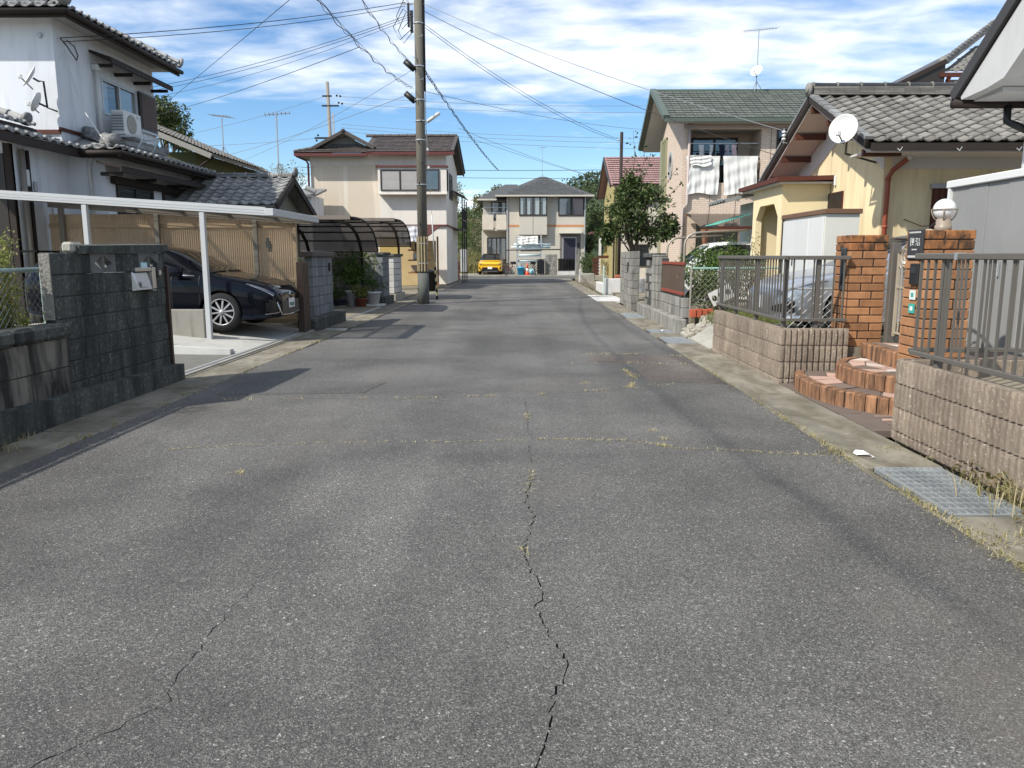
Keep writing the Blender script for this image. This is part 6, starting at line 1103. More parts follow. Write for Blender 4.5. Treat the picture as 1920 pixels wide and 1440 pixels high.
# left gabled hip
gxp = -8.95; MB().add([(-11.35, 39.3, 6.45), (-7.6, 39.3, 6.45), (-7.9, 40.1, 6.78), (-10.2, 40.1, 6.78), (-11.35, 47, 6.45), (-10.2, 46, 6.85), (-11.35, 39.3, 6.38), (-7.6, 39.3, 6.38), (-11.35, 47, 6.38)], [(0, 1, 2, 3), (0, 3, 5, 4), (6, 8, 7)]).build('hip_roof', TILEB, hE)
s_ = .33 / .8; tiles(hE, (-11.1, 39.28, 6.47), (1, 0, 0), (0, .8, .33), 3.6, .85, FL['brown_tile'], tw=.3, te=.28, keep=lambda u, v: v < u * 1.1 + .1)
MB().plate([(-10.2, 6.78), (-7.7, 6.78), (gxp, 7.40)], [], 'y', 40.1, 40.2).build('gable_triangle', M('gable_grey', (0.18, 0.17, 0.15), 0.9), hE); MB().plate([(-9.9, 6.79), (-8.0, 6.79), (-8.35, 6.97), (-9.55, 6.97)], [], 'y', 40.05, 40.099).build('gable_vent', SASHB, hE)
for sg, xe_ in ((-1, -10.45), (1, -7.45)): MB().slab((xe_, 39.75, 6.74), (gxp, 39.75, 7.52), (gxp, 42.5, 7.52), (xe_, 42.5, 6.74), .1 * sg).build('gable_roof', TILEB, hE); MB().bar((xe_, 39.74, 6.74), (gxp, 39.74, 7.52), .1, .14).build('barge_board', TILEB, hE)
ridge(hE, (-10.25, 39.95, 6.76), (-11.3, 39.35, 6.47), TILEB, 1, .1, .08, .3, False); MB().lathe([(.0, .0), (.1, .02), (.1, .12), (0, .16)], (gxp, 39.72, 7.5), 12).build('ridge_end_tile', TILEB, hE)
# bay window, bands, pipes
B(-7.25, -3.85, 39.5, 39.9, 4.55, 5.78).build('bay_window_box', STUCB2, hE); B(-7.35, -3.8, 39.42, 39.9, 5.78, 5.87).build('bay_hood', REDT, hE); B(-7.25, -3.83, 39.42, 39.9, 4.48, 4.55).build('bay_sill', STUCB2, hE)
window(hE, TS(39.5), -7.12, -4.2, 4.66, 5.68, 3, SASHB, None, [(0, 0), (0, 0), (.05, .95)], .06, .05, louver=(0, 1)); window(hE, TE(-3.85), 39.55, 39.88, 4.66, 5.68, 1, SASHB)
window(hE, TE(-3.92), 41.5, 43.0, 4.4, 5.7, 2, SASHB); B(-7.3, -3.88, 39.8, 39.899, 2.95, 3.03).build('red_band', REDT, hE); B(-3.919, -3.85, 39.85, 46, 2.95, 3.03).build('red_band', REDT, hE)
MB().tube([(-11.2, 39.35, 6.3), (-10.85, 39.8, 6.15), (-10.78, 39.88, 6.0), (-10.78, 39.88, 3.0)], .05, 8).build('downpipe', REDT, hE, True)
bl = thing('metal_balcony', 'rusty dark metal balcony frame on the side of the beige house', 'balcony', (-3.5, 45, 0)); 
for y in (43.3, 44.8, 46.4): B(-3.42, -3.36, y - .03, y + .03, 0, 4.6).build('post', BLK, bl)
for z in (2.9, 3.4, 4.0): B(-3.9, -3.36, 43.3, 46.4, z, z + .05).build('rail', BLK, bl) if z == 2.9 else B(-3.42, -3.36, 43.3, 46.4, z, z + .05).build('rail', BLK, bl)
for i in range(14): B(-3.40, -3.385, 43.4 + i * .22, 43.42 + i * .22, 2.95, 4.0).build('bar', BLK, bl)
MB().slab((-3.9, 43.2, 4.95), (-3.9, 46.6, 4.95), (-3.3, 46.6, 4.65), (-3.3, 43.2, 4.65), .04).build('awning', BLK, bl)
# white annex behind outbuilding with small tiled roof
an = thing('white_annex', 'small white annex with tile cap between outbuilding and beige house', 'annex', (-10.6, 38, 0)); B(-11.8, -10.05, 37.5, 39.8, .05, 4.3).build('wall', STUCW, an); MB().slab((-12, 37.2, 4.35), (-9.8, 37.2, 4.30), (-9.8, 39.5, 4.75), (-12, 39.5, 4.8), .1).build('roof', TILE, an); MB().tube([(-10.2, 37.15, 4.62), (-9.75, 37.15, 4.42)], .12, 10).build('ridge_tile', TILE, an)
# ------------------------------------------------------------------ lean-to clutter under the beige house
lt2 = thing('lean_to', 'ragged lean-to shelter with torn pale sheet beside the utility pole', 'shelter', (-4.9, 35, 0)); MB().slab((-6.4, 34.0, 2.55), (-4.1, 34.0, 2.35), (-4.1, 38.5, 2.9), (-6.4, 38.5, 3.0), .04).build('roof', RBROWN, lt2)
for x, y in ((-4.2, 34.1), (-6.2, 34.1), (-4.2, 38.2)): B(x - .04, x + .04, y - .04, y + .04, 0, 2.4).build('post', WDB, lt2)
cloth('torn_sheet', '', -5.6, -4.3, 2.05, 2.75, 33.95, .05, 33, M('grey_sheet', (0.5, 0.5, 0.52), .8, bump=0), .2, lt2)
B(-6.2, -4.3, 38.3, 38.4, .05, 2.2).build('back_board', M('cream_board', (0.5, 0.38, 0.2), 0.9, 0.2, 2), lt2); B(-6.2, -5.4, 33.9, 33.96, .05, 2.3).build('yellow_panel', M('ochre_panel', (0.42, 0.30, 0.10), 0.8, 0.2, 2), lt2)
for i, z in enumerate((.7, 1.25, 1.7)): B(-5.2, -4.25, 35.2, 36.0, z, z + .06).build('shelf', WDB, lt2); B(-5.1 + .1 * i, -4.5 + .05 * i, 35.3, 35.9, z + .06, z + .36, c=.02).build('stored_box', (M('carton', (0.42, 0.33, 0.22)), M('white_box', (0.6, 0.58, 0.54)), M('dark_box', (0.08, 0.08, 0.09)))[i], lt2)
tb = thing('black_bin', 'dark plastic bin standing beside the striped guy wire guard', 'bin', (-4.0, 33.0, 0)); MB().lathe([(.24, 0), (.33, .75), (.36, .76), (.36, .82), (.0, .9)], (-4.0, 33.0, .02), 18).build('body', M('bin_black', (0.012, 0.012, 0.014), 0.4, bump=0), tb, True)
fw = thing('corrugated_hoarding', 'low grey corrugated hoarding along the left edge before the junction', 'fence', (-4.15, 43.5, 0)); m_ = MB()
for i in range(40): y = 40.5 + i * .12; m_.slab((-4.12 + .02 * (i % 2), y, .02), (-4.12 + .02 * ((i + 1) % 2), y + .12, .02), (-4.12 + .02 * ((i + 1) % 2), y + .12, .95), (-4.12 + .02 * (i % 2), y, .95), .004)
m_.build('sheet', M('hoarding_grey', (0.22, 0.22, 0.22), 0.6, 0.2, 2), fw); B(-4.2, -4.16, 40.5, 45.3, .9, .96).build('rail', STEEL, fw)
rbx = thing('red_board', 'dull red board standing at the left edge of the street near the junction', 'board', (-4.1, 47.5, 0)); B(-4.3, -3.95, 46.3, 48.0, .0, 1.15, c=.02).build('panel', M('dull_red', (0.25, 0.045, 0.035), 0.7, 0.15, 3), rbx); B(-4.2, -4.1, 46.4, 46.5, 1.15, 1.5).build('post', BLK, rbx)
gc = thing('grey_locker', 'pale grey locker by the yellow car', 'locker', (-4.6, 55, 0)); B(-4.75, -4.25, 58.6, 59.2, .3, 1.95, c=.02).build('body', M('locker_grey', (0.4, 0.41, 0.4), 0.5), gc); B(-4.6, -4.56, 58.58, 58.6, 1.0, 1.3).build('handle', SASHB, gc)
# ================================================================== utility pole and second pole
PC = M('pole_concrete', (0.135, 0.125, 0.10), 0.9, 0.14, 1.5, 0, 0.3, 60, stain=(0.13, 0.12, 0.10), sfac=0.5, sscale=(4, 4, .5))
up1 = thing('utility_pole', 'tall weathered concrete utility pole at the left edge of the street', 'utility pole', (-3.12, 24.2, 0)); px_, py_ = -3.12, 24.2
MB().tube([(px_, py_, -.1), (px_, py_, 10.6)], [.16, .118], 20).build('shaft', PC, up1, True)
MB().tube([(px_, py_, -.05), (px_, py_, .95)], [.178, .174], 20).build('base_sleeve', M('sleeve_grey', (0.10, 0.105, 0.095), 0.8, 0.15, 3), up1, True)
for a in (200, 232, 264, 296, 328): xx, yy_ = px_ + .163 * math.cos(R(a)), py_ + .163 * math.sin(R(a)); B(xx - .022, xx + .022, yy_ - .012, yy_ + .012, 1.0, 2.05, c=.004).build('guard_strip', M('ochre_strip', (0.34, 0.27, 0.15), 0.6) if 'ochre_strip' not in bpy.data.materials else bpy.data.materials['ochre_strip'], up1)
for z in (1.25, 1.85, 3.6, 4.9, 5.45, 6.05, 7.0, 8.2): MB().lathe([(.172 - z * .004, -.012), (.180 - z * .004, -.012), (.180 - z * .004, .012), (.172 - z * .004, .012)], (px_, py_, z), 18).build('steel_band', STEEL, up1)
for i, z in enumerate((2.4, 3.0, 3.6, 4.2, 4.8, 5.4, 6.0, 6.6, 7.2, 7.8)): sg = 1 if i % 2 else -1; MB().tube([(px_, py_ - .1, z), (px_ + sg * .12, py_ - .2, z), (px_ + sg * .13, py_ - .2, z + .04)], .01, 5).build('step_bolt', STEEL, up1) if z > 5.9 else MB().tube([(px_ + .05 * sg, py_ - .14, z + .06), (px_ + .05 * sg, py_ - .18, z)], .016, 5).build('step_bolt', BLK, up1)
MB().tube([(px_ + .15, py_, 6.3), (px_ + .155, py_, 10)], .035, 8).build('cable_riser', BLK, up1, True); MB().tube([(px_ + .17, py_, 3.9), (px_ + .165, py_, 9)], .010, 6).build('thin_conduit', PIPEW, up1, True)
B(px_ - .24, px_ - .16, py_ - .05, py_ + .05, 7.95, 8.55).build('terminal_box', BLK, up1); B(px_ - .32, px_ - .26, py_ - .04, py_ + .04, 8.1, 8.75).build('terminal_box', BLK, up1); MB().tube([(px_ - .5, py_, 8.75), (px_ - .1, py_, 8.75)], .025, 6).build('cross_arm', STEEL, up1); MB().tube([(px_ - .55, py_, 9.5), (px_ + .5, py_, 9.5)], .04, 6).build('cross_arm', STEEL, up1)
for k, (z0, a) in enumerate(((8.0, .5), (8.3, .4), (7.9, .35))): MB().tube([(px_ - .15, py_, z0 + .1), (px_ - .2 - a * .7, py_, z0 - .25), (px_ - .25 - a, py_, z0 + .1), (px_ - .2 - a * .5, py_, z0 + .6), (px_ - .2, py_, z0 + .4)], .012, 5).build('jumper_loop', BLK, up1, True)
for z, nm in ((7.02, 'upper'), (6.12, 'lower')): m_ = MB(); m_.tube([(px_ - .42, py_ - .05, z + .12), (px_ - .14, py_ - .05, z - .12)], .085, 10); m_.build('cable_closure', BLK, up1, True)
sl_ = thing('street_light', 'white tube street light on an arm of the utility pole', 'street light', (px_ + .15, py_, 5.4)); MB().tube([(px_ + .13, py_, 5.35), (px_ + .3, py_ - .02, 5.5)], .018, 6).build('arm', STEEL, sl_); MB().tube([(px_ + .2, py_, 5.43), (px_ + .58, py_ - .02, 5.68)], .055, 10).build('lamp_housing', WHITE, sl_, True)
gy = thing('guy_wire', 'guy wire with white and black-yellow striped guard by the utility pole', 'guy wire', (-3.0, 26.9, 0)); A_ = Vector((-3.0, 26.9, 0.0)); Z_ = Vector((-3.08, 24.35, 7.6)); MB().tube([A_, Z_], .006, 5).build('wire', STEEL, gy)
for i in range(10): p = A_.lerp(Z_, (i * .13) / 7.9); q = A_.lerp(Z_, ((i + 1) * .13) / 7.9); MB().tube([p, q], .035 if i < 9 else .04, 8).build('guard_band', M('band_black', (0.015, 0.015, 0.015), bump=0) if i == 0 else (bpy.data.materials['band_black'] if i % 2 == 0 else (M('band_yellow', (0.62, 0.52, 0.25), bump=0) if i == 1 else bpy.data.materials['band_yellow'])), gy)
MB().tube([A_.lerp(Z_, 1.3 / 7.9), A_.lerp(Z_, 2.9 / 7.9)], .02, 8).build('white_sleeve', WHITE, gy, True)
for f in (.55, .62): MB().lathe([(0, 0), (.04, .02), (.045, .06), (.03, .1), (0, .12)], A_.lerp(Z_, f), 10).build('insulator', WHITE, gy, True)
up2 = thing('distant_utility_pole', 'pale wooden utility pole with crossarms behind the beige house', 'utility pole', (-11.55, 48, 0)); MB().tube([(-11.45, 48, 0), (-11.65, 48, 11.6)], [.13, .10], 12).build('shaft', M('grey_pole', (0.24, 0.22, 0.19), 0.9, 0.1, 2), up2, True); B(-12.5, -10.9, 47.9, 48.0, 8.35, 8.45).build('lower_crossarm', BLK, up2); B(-12.0, -11.0, 47.9, 48, 10.2, 10.28).build('upper_crossarm', BLK, up2); B(-11.95, -11.4, 47.9, 48, 10.75, 10.83).build('upper_crossarm', BLK, up2)
for (x, z) in ((-11.1, 10.75), (-10.9, 10.72), (-11.0, 10.35), (-10.8, 10.3), (-12.3, 8.5), (-11.0, 8.5), (-10.8, 8.2), (-12.4, 8.2)): MB().lathe([(.02, 0), (.06, .02), (.06, .1), (.02, .12)], (x, 47.95, z), 8).build('insulator', BLK, up2)
B(-11.4, -11.3, 47.85, 47.95, 8.6, 9.8).build('riser_box', SASHS, up2)
def antenna(label, x, y, z0, z1, n, L, yaw, dishd=None):
    t = thing('tv_antenna', label, 'antenna', (x, y, z0)); MB().tube([(x, y, z0), (x, y, z1)], .018, 6).build('mast', SASHS, t); d = Vector((math.cos(yaw), math.sin(yaw), .12)); MB().tube([Vector((x, y, z1)) - d * L * .45, Vector((x, y, z1)) + d * L * .55], .012, 5).build('boom', SASHS, t); s = Vector((-math.sin(yaw), math.cos(yaw), 0))
    for i in range(n): p = Vector((x, y, z1)) - d * L * .45 + d * L * i / (n - 1); w_ = .2 + .12 * (1 - i / n); MB().tube([p - s * w_, p + s * w_], .007, 4).build('element', SASHS, t)
    for a in (0, 2.1, 4.2): MB().tube([(x + .25 * math.cos(a), y + .25 * math.sin(a), z0 - .05), (x, y, z0 + .35)], .012, 4).build('roof_mount_leg', SASHS, t)
    return t
antenna('television antenna with dish on the ridge of the green-roofed pink house', 9.1, 32.25, 7.9, 10.15, 12, 1.35, R(8)); dish('small white dish on the antenna mast above the green roof', (9.02, 32.0, 8.55), (-.6, -.7, .5), .24, [(9.1, 32.25, 8.55)], (9.1, 32.25, 8.4))
antenna('television antenna on the ridge of the tiled outbuilding', -6.35, 20.65, 3.5, 5.05, 7, .6, R(15)); antenna('thin television antenna above the olive house roof', -9.95, 26.5, 4.7, 6.0, 8, .7, R(170)); antenna('tall thin television antenna on the peak of the far grey-roofed house', 1.45, 65.9, 7.75, 10.2, 6, .5, R(20))
# ================================================================== far house facing down the street
FY = 62.0
hF = thing('far_house', 'beige two storey house with grey hip roof facing down the street', 'house', (1.2, 65, .1))
B(-1.4, 4.75, FY, FY + 7, .1, 6.0).build('main_wall', STUCG, hF); B(-3.3, -1.4, FY + 1.4, FY + 7, .1, 5.85).build('wing_wall', STUCG, hF)
def hip(x0, x1, y0, y1, z0, zt, pk, mat, root):
    m_ = MB(); m_.add([(x0, y0, z0), (x1, y0, z0), (x1, y1, z0), (x0, y1, z0), (pk[0], (y0 + y1) / 2, zt), (pk[1], (y0 + y1) / 2, zt)] + [(x0, y0, z0 - .1), (x1, y0, z0 - .1), (x1, y1, z0 - .1), (x0, y1, z0 - .1)], [(0, 1, 5, 4), (1, 2, 5), (2, 3, 4, 5), (3, 0, 4), (0, 6, 7, 1), (1, 7, 8, 2), (2, 8, 9, 3), (3, 9, 6, 0), (6, 9, 8, 7)]); return m_.build('roof', mat, root)
hip(-2.25, 5.35, FY - .65, FY + 7.6, 6.1, 7.85, (1.25, 1.75), SLATE, hF); hip(-3.75, 0, FY + .7, FY + 7.6, 5.9, 7.3, (-1.6, -.6), SLATE, hF)
# slate courses in the near slope
m_ = flattile(.45, .34, .02, 0); sl_v = Vector((0, 4.1, 1.75)).normalized(); tilesjoin(hF, (-2.2, FY - .63, 6.11), (1, 0, 0), (0, 4.1, 1.75), 7.5, 4.35, m_, SLATE, .45, .3, keep=lambda u, v: v < (u - .42) * 1.24 and v < (7.5 - u - .42) * 1.24, name='slate_courses')
B(-2.25, 5.35, FY - .72, FY - .65, 5.98, 6.1).build('eave_gutter', STUCG, hF); B(-3.75, -2.2, FY + .62, FY + .7, 5.78, 5.9).build('eave_gutter', STUCG, hF)
T = TS(FY); ORN = M('orange_band', (0.45, 0.21, 0.10), 0.7)
B(-1.38, 1.0, FY - .02, FY - .001, 3.72, 3.88).build('orange_band', ORN, hF); B(1.74, 4.77, FY - .02, FY - .001, 3.72, 3.88).build('orange_band', ORN, hF)
bay = B(-.4, 1.74, FY - .5, FY - .001, 3.1, 6.0).build('bay', STUCG, hF); B(.65, .67, FY - .51, FY - .5005, 3.1, 4.5).build('panel_joint', SASHB, bay); window(hF, TS(FY - .5), -.42, 1.74, 4.55, 5.98, 4, SASHB, None, [(.1, .55), (.05, .6), (.3, .95), (.4, .95)], .09, .06); B(-.42, 1.76, FY - .5, FY, 3.04, 3.1).build('bay_sole', SASHB, hF)
window(hF, T, 2.63, 4.63, 4.55, 5.96, 2, SASHB, None, [(.05, .98), (.05, .98)], .09, .06); window(hF, T, -.35, 1.2, 1.9, 2.95, 2, SASHB)
B(2.69, 4.44, FY - .75, FY - .001, 3.2, 3.42).build('door_canopy', M('cream_canopy', (0.66, 0.62, 0.5), 0.7), hF)
B(2.78, 4.4, FY - .03, FY - .001, .1, 3.2).build('door_recess', M('recess_grey', (0.17, 0.16, 0.14), 0.8), hF); dr = B(3.05, 4.0, FY - .08, FY - .031, .35, 2.85).build('front_door', M('navy_door', (0.035, 0.035, 0.05), 0.4), hF)
for i in range(3): B(3.2 + i * .26, 3.34 + i * .26, FY - .095, FY - .081, .6, 2.6).build('door_panel', bpy.data.materials['navy_door'], dr)
for a in ((2.98, 3.05, .3, 2.95), (4.0, 4.07, .3, 2.95), (3.05, 4.0, 2.85, 2.95)): B(a[0], a[1], FY - .09, FY - .03, a[2], a[3]).build('door_frame', SASHS, hF)
B(4.2, 4.3, FY - .12, FY - .031, 2.1, 2.5, c=.02).build('porch_lamp', BLK, hF); B(2.7, 4.6, FY - 1.2, FY - .03, .1, .35).build('door_step', CONC, hF)
for x in (-1.33, 4.7): MB().tube([(x, FY - .06, 5.95), (x, FY - .06, .1)], .045, 8).build('downpipe', SASHS, hF)
# wing: balcony, windows
window(hF, TS(FY + 1.4), -2.63, -1.45, 4.3, 5.72, 2, SASHB, None, [(.1, .3), (.5, .9)], .07); window(hF, TS(FY + 1.4), -3.0, -1.45, .9, 2.92, 2, SASHB, None, [(.05, .95), (.05, .95)], .07)
for a in ((-3.28, -2.42), (-2.2, -1.42)): B(a[0], a[1], FY - .1, FY, 3.5, 4.65).build('balcony_panel', M('balcony_beige', (0.55, 0.49, 0.40), 0.9) if 'balcony_beige' not in bpy.data.materials else bpy.data.materials['balcony_beige'], hF)
B(-3.3, -1.41, FY, FY + 1.39, 3.4, 3.55).build('balcony_floor', STUCG, hF); B(-3.3, -3.2, FY + .01, FY + 1.4, 3.56, 4.65).build('balcony_side', STUCG, hF); B(-3.28, -1.42, FY - .1, FY - .02, 4.75, 4.8).build('balcony_rail', SASHS, hF); B(-3.34, -3.24, FY - .08, FY + .02, .1, 3.4).build('balcony_post', STUCG, hF); B(-3.28, -1.42, FY + 1.2, FY + 1.25, 5.25, 5.29).build('laundry_bar', STEEL, hF)
# storage rack with pipes
K = thing('pipe_rack', 'galvanised steel rack loaded with long pipes in front of the far house', 'rack', (.4, 59.5, .08))
for x in (-.55, 1.25):
    for y in (59.1, 59.7): B(x - .045, x + .045, y - .04, y + .04, .1, 3.0).build('upright', STEEL, K)
for z in (.95, 1.35, 1.95, 2.5): 
    for y in (59.08, 59.7): B(-.55, 1.25, y - .03, y + .03, z, z + .08).build('beam', STEEL, K)
PB = M('pale_blue_pipe', (0.50, 0.58, 0.57), 0.45, 0.1, 2, 0.1, 0.03)
for i, (z, y, x0, x1) in enumerate(((2.1, 59.2, -.9, 1.95), (2.1, 59.4, -1.0, 1.95), (2.25, 59.3, -.6, 1.9), (2.3, 59.55, -.8, 2.0), (1.52, 59.2, -.45, 1.15), (1.52, 59.4, -.45, 1.2), (1.1, 59.25, -.5, 1.2), (1.1, 59.5, -.5, 1.2))): tag(MB().tube([(x0, y, z + .02), (x1, y, z + .02)], .09, 10).build('stored_pipe', PB, None, True), ['long pale pipe lying at the front of the upper rack shelf', 'long pale pipe lying mid-depth on the upper rack shelf', 'pale pipe on top of the front pipes of the rack', 'long pale pipe at the back of the upper rack shelf', 'short pale pipe at the front of the middle rack shelf', 'short pale pipe at the back of the middle rack shelf', 'short pale pipe at the front of the lowest rack shelf', 'short pale pipe at the back of the lowest rack shelf'][i], 'pipe', 'pipes stored on the rack')
tag(MB().tube([(-1.35, 59.0, 1.9), (2.7, 59.05, 1.95)], .04, 8).build('stored_pole', BLK, None, True), 'long thin dark pole lying along the front of the pipe rack', 'pole')
cloth('rack_awning', 'small scalloped white awning cloth at the top of the pipe rack', -.5, 1.0, 2.35, 2.95, 59.0, .05, 41, CL, .0, cat='awning')
cn = thing('traffic_cone', 'orange traffic cone with white band in front of the pipe rack', 'traffic cone', (.22, 58.4, .08)); ORC = M('cone_orange', (0.75, 0.10, 0.05), 0.5, bump=0)
B(.02, .42, 58.2, 58.6, .06, .10, c=.01).build('base', ORC, cn); MB().lathe([(.15, 0), (.115, .22)], (.22, 58.4, .10), 16).build('lower_cone', ORC, cn, True); MB().lathe([(.115, 0), (.075, .25)], (.22, 58.4, .32), 16).build('white_band', WHITE, cn, True); MB().lathe([(.075, 0), (.03, .38), (0, .39)], (.22, 58.4, .57), 16).build('tip', ORC, cn, True)
bk = thing('plastic_bucket', 'bright blue plastic container beside the traffic cone', 'container', (-.3, 58.5, .08)); BLUE = M('blue_plastic', (0.03, 0.32, 0.55), 0.4, bump=0); MB().lathe([(.22, 0), (.27, .5), (.29, .5), (.29, .56), (0.0, .6)], (-.25, 58.55, .08), 16).build('tub', BLUE, bk, True); MB().tube([(-.48, 58.5, .62), (-.3, 58.4, .9), (-.05, 58.5, .62)], .015, 6).build('handle', BLUE, bk)
for i, (x, col, lb) in enumerate(((.6, (.25, .45, .5), 'pale blue sack lying behind the traffic cone'), (-.1, (.5, .2, .15), 'reddish bag behind the blue container'))): m_ = MB(); m_.lathe([(.0, 0), (.24, .05), (.28, .25), (.18, .42), (0, .46)], (x, 58.95, .08), 14); tag(m_.build('sack', M('sack%d' % i, col, .8, bump=0), None, True), lb, 'sack')
wb = thing('wheeled_bin', 'black wheeled bin next to the block gate pillar of the far house', 'bin', (1.3, 58.7, .08)); B(.95, 1.5, 58.4, 59.0, .15, 1.15, c=.04).build('body', bpy.data.materials['bin_black'], wb); B(.93, 1.52, 58.38, 59.02, 1.16, 1.24, c=.03).build('lid', bpy.data.materials['bin_black'], wb); 
for x in (1.0, 1.45): MB().lathe([(.09, -.03), (.09, .03)], (x, 58.95, .17), 12, 'x').build('wheel', BLK, wb)
def bicycle(label, x, y, z, yaw, col, lean=0):
    t = thing('bicycle', label, 'bicycle', (x, y, z), None, yaw, True); mf = M('bike_' + label[:6], col, .4, bump=0)
    for u in (-.52, .52):
        m_ = MB(); m_.tube([(u + .32 * math.cos(a * .35), 0, .33 + .32 * math.sin(a * .35)) for a in range(19)], .018, 6, False); wl = m_.build('wheel', BLK, t)
        for k in range(6): a = k * .52; MB().tube([(u - .31 * math.cos(a), 0, .33 - .31 * math.sin(a)), (u + .31 * math.cos(a), 0, .33 + .31 * math.sin(a))], .003, 3).build('spoke', STEEL, wl)
    f = MB()
    for a, b in (((-.52, 0, .33), (-.08, 0, .30)), ((-.08, 0, .30), (-.22, 0, .80)), ((-.08, 0, .30), (.36, 0, .72)), ((-.2, 0, .7), (.36, 0, .82)), ((-.52, 0, .33), (-.2, 0, .72)), ((.52, 0, .33), (.33, 0, .98))): f.tube([a, b], .018, 6)
    f.build('frame', mf, t); B(-.32, -.1, -.06, .06, .82, .88, c=.02).build('saddle', BLK, t); MB().tube([(.25, -.28, 1.02), (.34, -.1, 1.0), (.34, .1, 1.0), (.25, .28, 1.02)], .012, 6).build('handlebar', STEEL, t); m_ = MB()
    for (x0, x1, y0_, y1_) in ((.38, .66, -.17, -.16), (.38, .66, .16, .17), (.38, .39, -.16, .16), (.65, .66, -.16, .16)): m_.box(x0, x1, y0_, y1_, .78, .98)
    m_.box(.38, .66, -.16, .16, .77, .78); m_.build('basket', BLK, t); MB().lathe([(.07, -.02), (.09, 0), (.07, .02)], (-.08, .06, .30), 12, 'y').build('chainring', STEEL, t)
bicycle('dark red bicycle standing left of the pipe rack', -1.1, 58.6, .08, R(60), (.15, .02, .03)); bicycle('black bicycle parked between the cone and the wheeled bin', .72, 58.55, .08, R(100), (.02, .02, .02))
lat = thing('lattice_panel', 'black lattice panel under the pipe rack', 'lattice', (.6, 59.9, .3)); m_ = MB(); chainlink(m_, (-.3, 60.0), (1.5, 60.0), .2, 1.1, .14, .02); m_.build('lattice', BLK, lat)
gw = thing('stone_block_pillar', 'grey rough block gate pillar in front of the far house', 'pillar', (2, 59, 0))
for z in range(8):
    for i in range(2): B(1.55 + i * .45, 1.99 + i * .45, 58.7, 59.1, .08 + z * .19 + .006, .08 + z * .19 + .186, c=.02).build('block', BLOCKG, gw)
B(1.56, 2.44, 58.72, 59.08, 0, 1.55).build('mortar', CONC, gw)
ig = thing('iron_gate', 'low black iron gate before the front door of the far house', 'gate', (3, 58.9, .1)); B(2.5, 3.75, 58.85, 58.9, .38, .46).build('bottom_rail', BLK, ig); B(2.5, 3.75, 58.85, 58.9, 1.2, 1.28).build('top_rail', BLK, ig); B(2.55, 3.72, 58.9, 58.92, .46, 1.2).build('mesh_panel', glassmat('gate_mesh', (.25, .25, .25), 0), ig)
for i in range(12): B(2.52 + i * .11, 2.55 + i * .11, 58.86, 58.89, .46, 1.2).build('bar', BLK, ig)
B(2.45, 3.8, 58.7, 60.5, .08, .33, c=.01).build('sill_step', CONCW, ig)
for i, (x, col, lb) in enumerate(((3.95, BLOCKG, 'grey block post right of the iron gate'), (4.25, STUCG, 'slim cream post right of the iron gate'))): tag(B(x - .11, x + .11, 58.7, 58.95, .05, 1.55 - .1 * i, c=.015).build('gate_post', col), lb, 'gate post')
# wooden pergola and fence on the right before the junction
pgl = thing('timber_pergola', 'brown timber pergola with white posts near the junction on the right', 'pergola', (4.8, 49, 0)); B(4.0, 5.8, 47.5, 50, 2.78, 2.9, c=.02).build('roof', M('maroon_roof', (0.12, 0.05, 0.045), 0.7), pgl)
for x in (4.55, 5.7): B(x - .07, x + .07, 47.6, 47.74, .05, 2.78).build('post', WHITE, pgl)
MB().tube([(4.65, 47.67, 2.1), (4.75, 47.67, 2.5), (5.0, 47.67, 2.7), (5.3, 47.67, 2.72)], .03, 6).build('brace', RBROWN, pgl, True)
tag(B(4.95, 5.15, 48.2, 48.3, 1.3, 2.1, c=.02).build('yellow_coat', M('yellow_cloth', (0.6, 0.4, 0.03), .9, bump=0)), 'yellow garment hanging in the timber pergola', 'clothing')
tf = thing('timber_fence', 'brown timber fence with climbing leaves beside the pergola', 'fence', (4.9, 46, 0))
for i in range(6): B(4.05, 4.45, 46.9, 46.96, .35 + i * .18, .48 + i * .18, c=.008).build('slat', RBROWN, tf)
B(4.4, 5.9, 46.9, 46.98, 1.35, 1.5, c=.01).build('top_rail', RBROWN, tf)
for i in range(16): B(4.5 + i * .09, 4.56 + i * .09, 46.92, 46.95, .35, 1.35).build('picket', M('pale_picket', (0.5, 0.42, 0.25), .8) if i == 0 else bpy.data.materials['pale_picket'], tf)
B(3.7, 6.2, 46.7, 47.2, .0, .34, c=.02).build('base_kerb', CONC, tf)
tag(B(3.05, 3.15, 44.0, 44.1, .0, .75, c=.01).build('marker_post', CONCW), 'short white concrete marker post at the right street edge', 'post'); tag(B(3.3, 3.9, 43.6, 45.0, .0, .5, c=.03).build('concrete_step', CONC), 'low concrete step beside the short white marker post', 'step')
wl = thing('white_low_wall', 'low whitewashed wall on the right edge beyond the block gate pillars', 'wall', (3.5, 31.5, 0)); B(3.05, 4.6, 30.0, 30.25, .0, .62, c=.02).build('wall', CONCW, wl); B(3.05, 3.25, 30.25, 33.5, .0, .40, c=.02).build('side', CONCW, wl); tag(MB().tube([(3.02, 29.9, 0), (3.02, 29.9, 1.1)], .03, 8).build('stake', PGREEN), 'pale green stake at the corner of the whitewashed wall', 'stake'); struct(B(2.4, 4.2, 25.6, 29.8, -.05, .012).build('white_apron', CONCW)); tag(B(3.5, 3.75, 30.4, 30.7, .4, .75, c=.05).build('flower_pot', POTB), 'terracotta planter behind the whitewashed wall', 'pot')
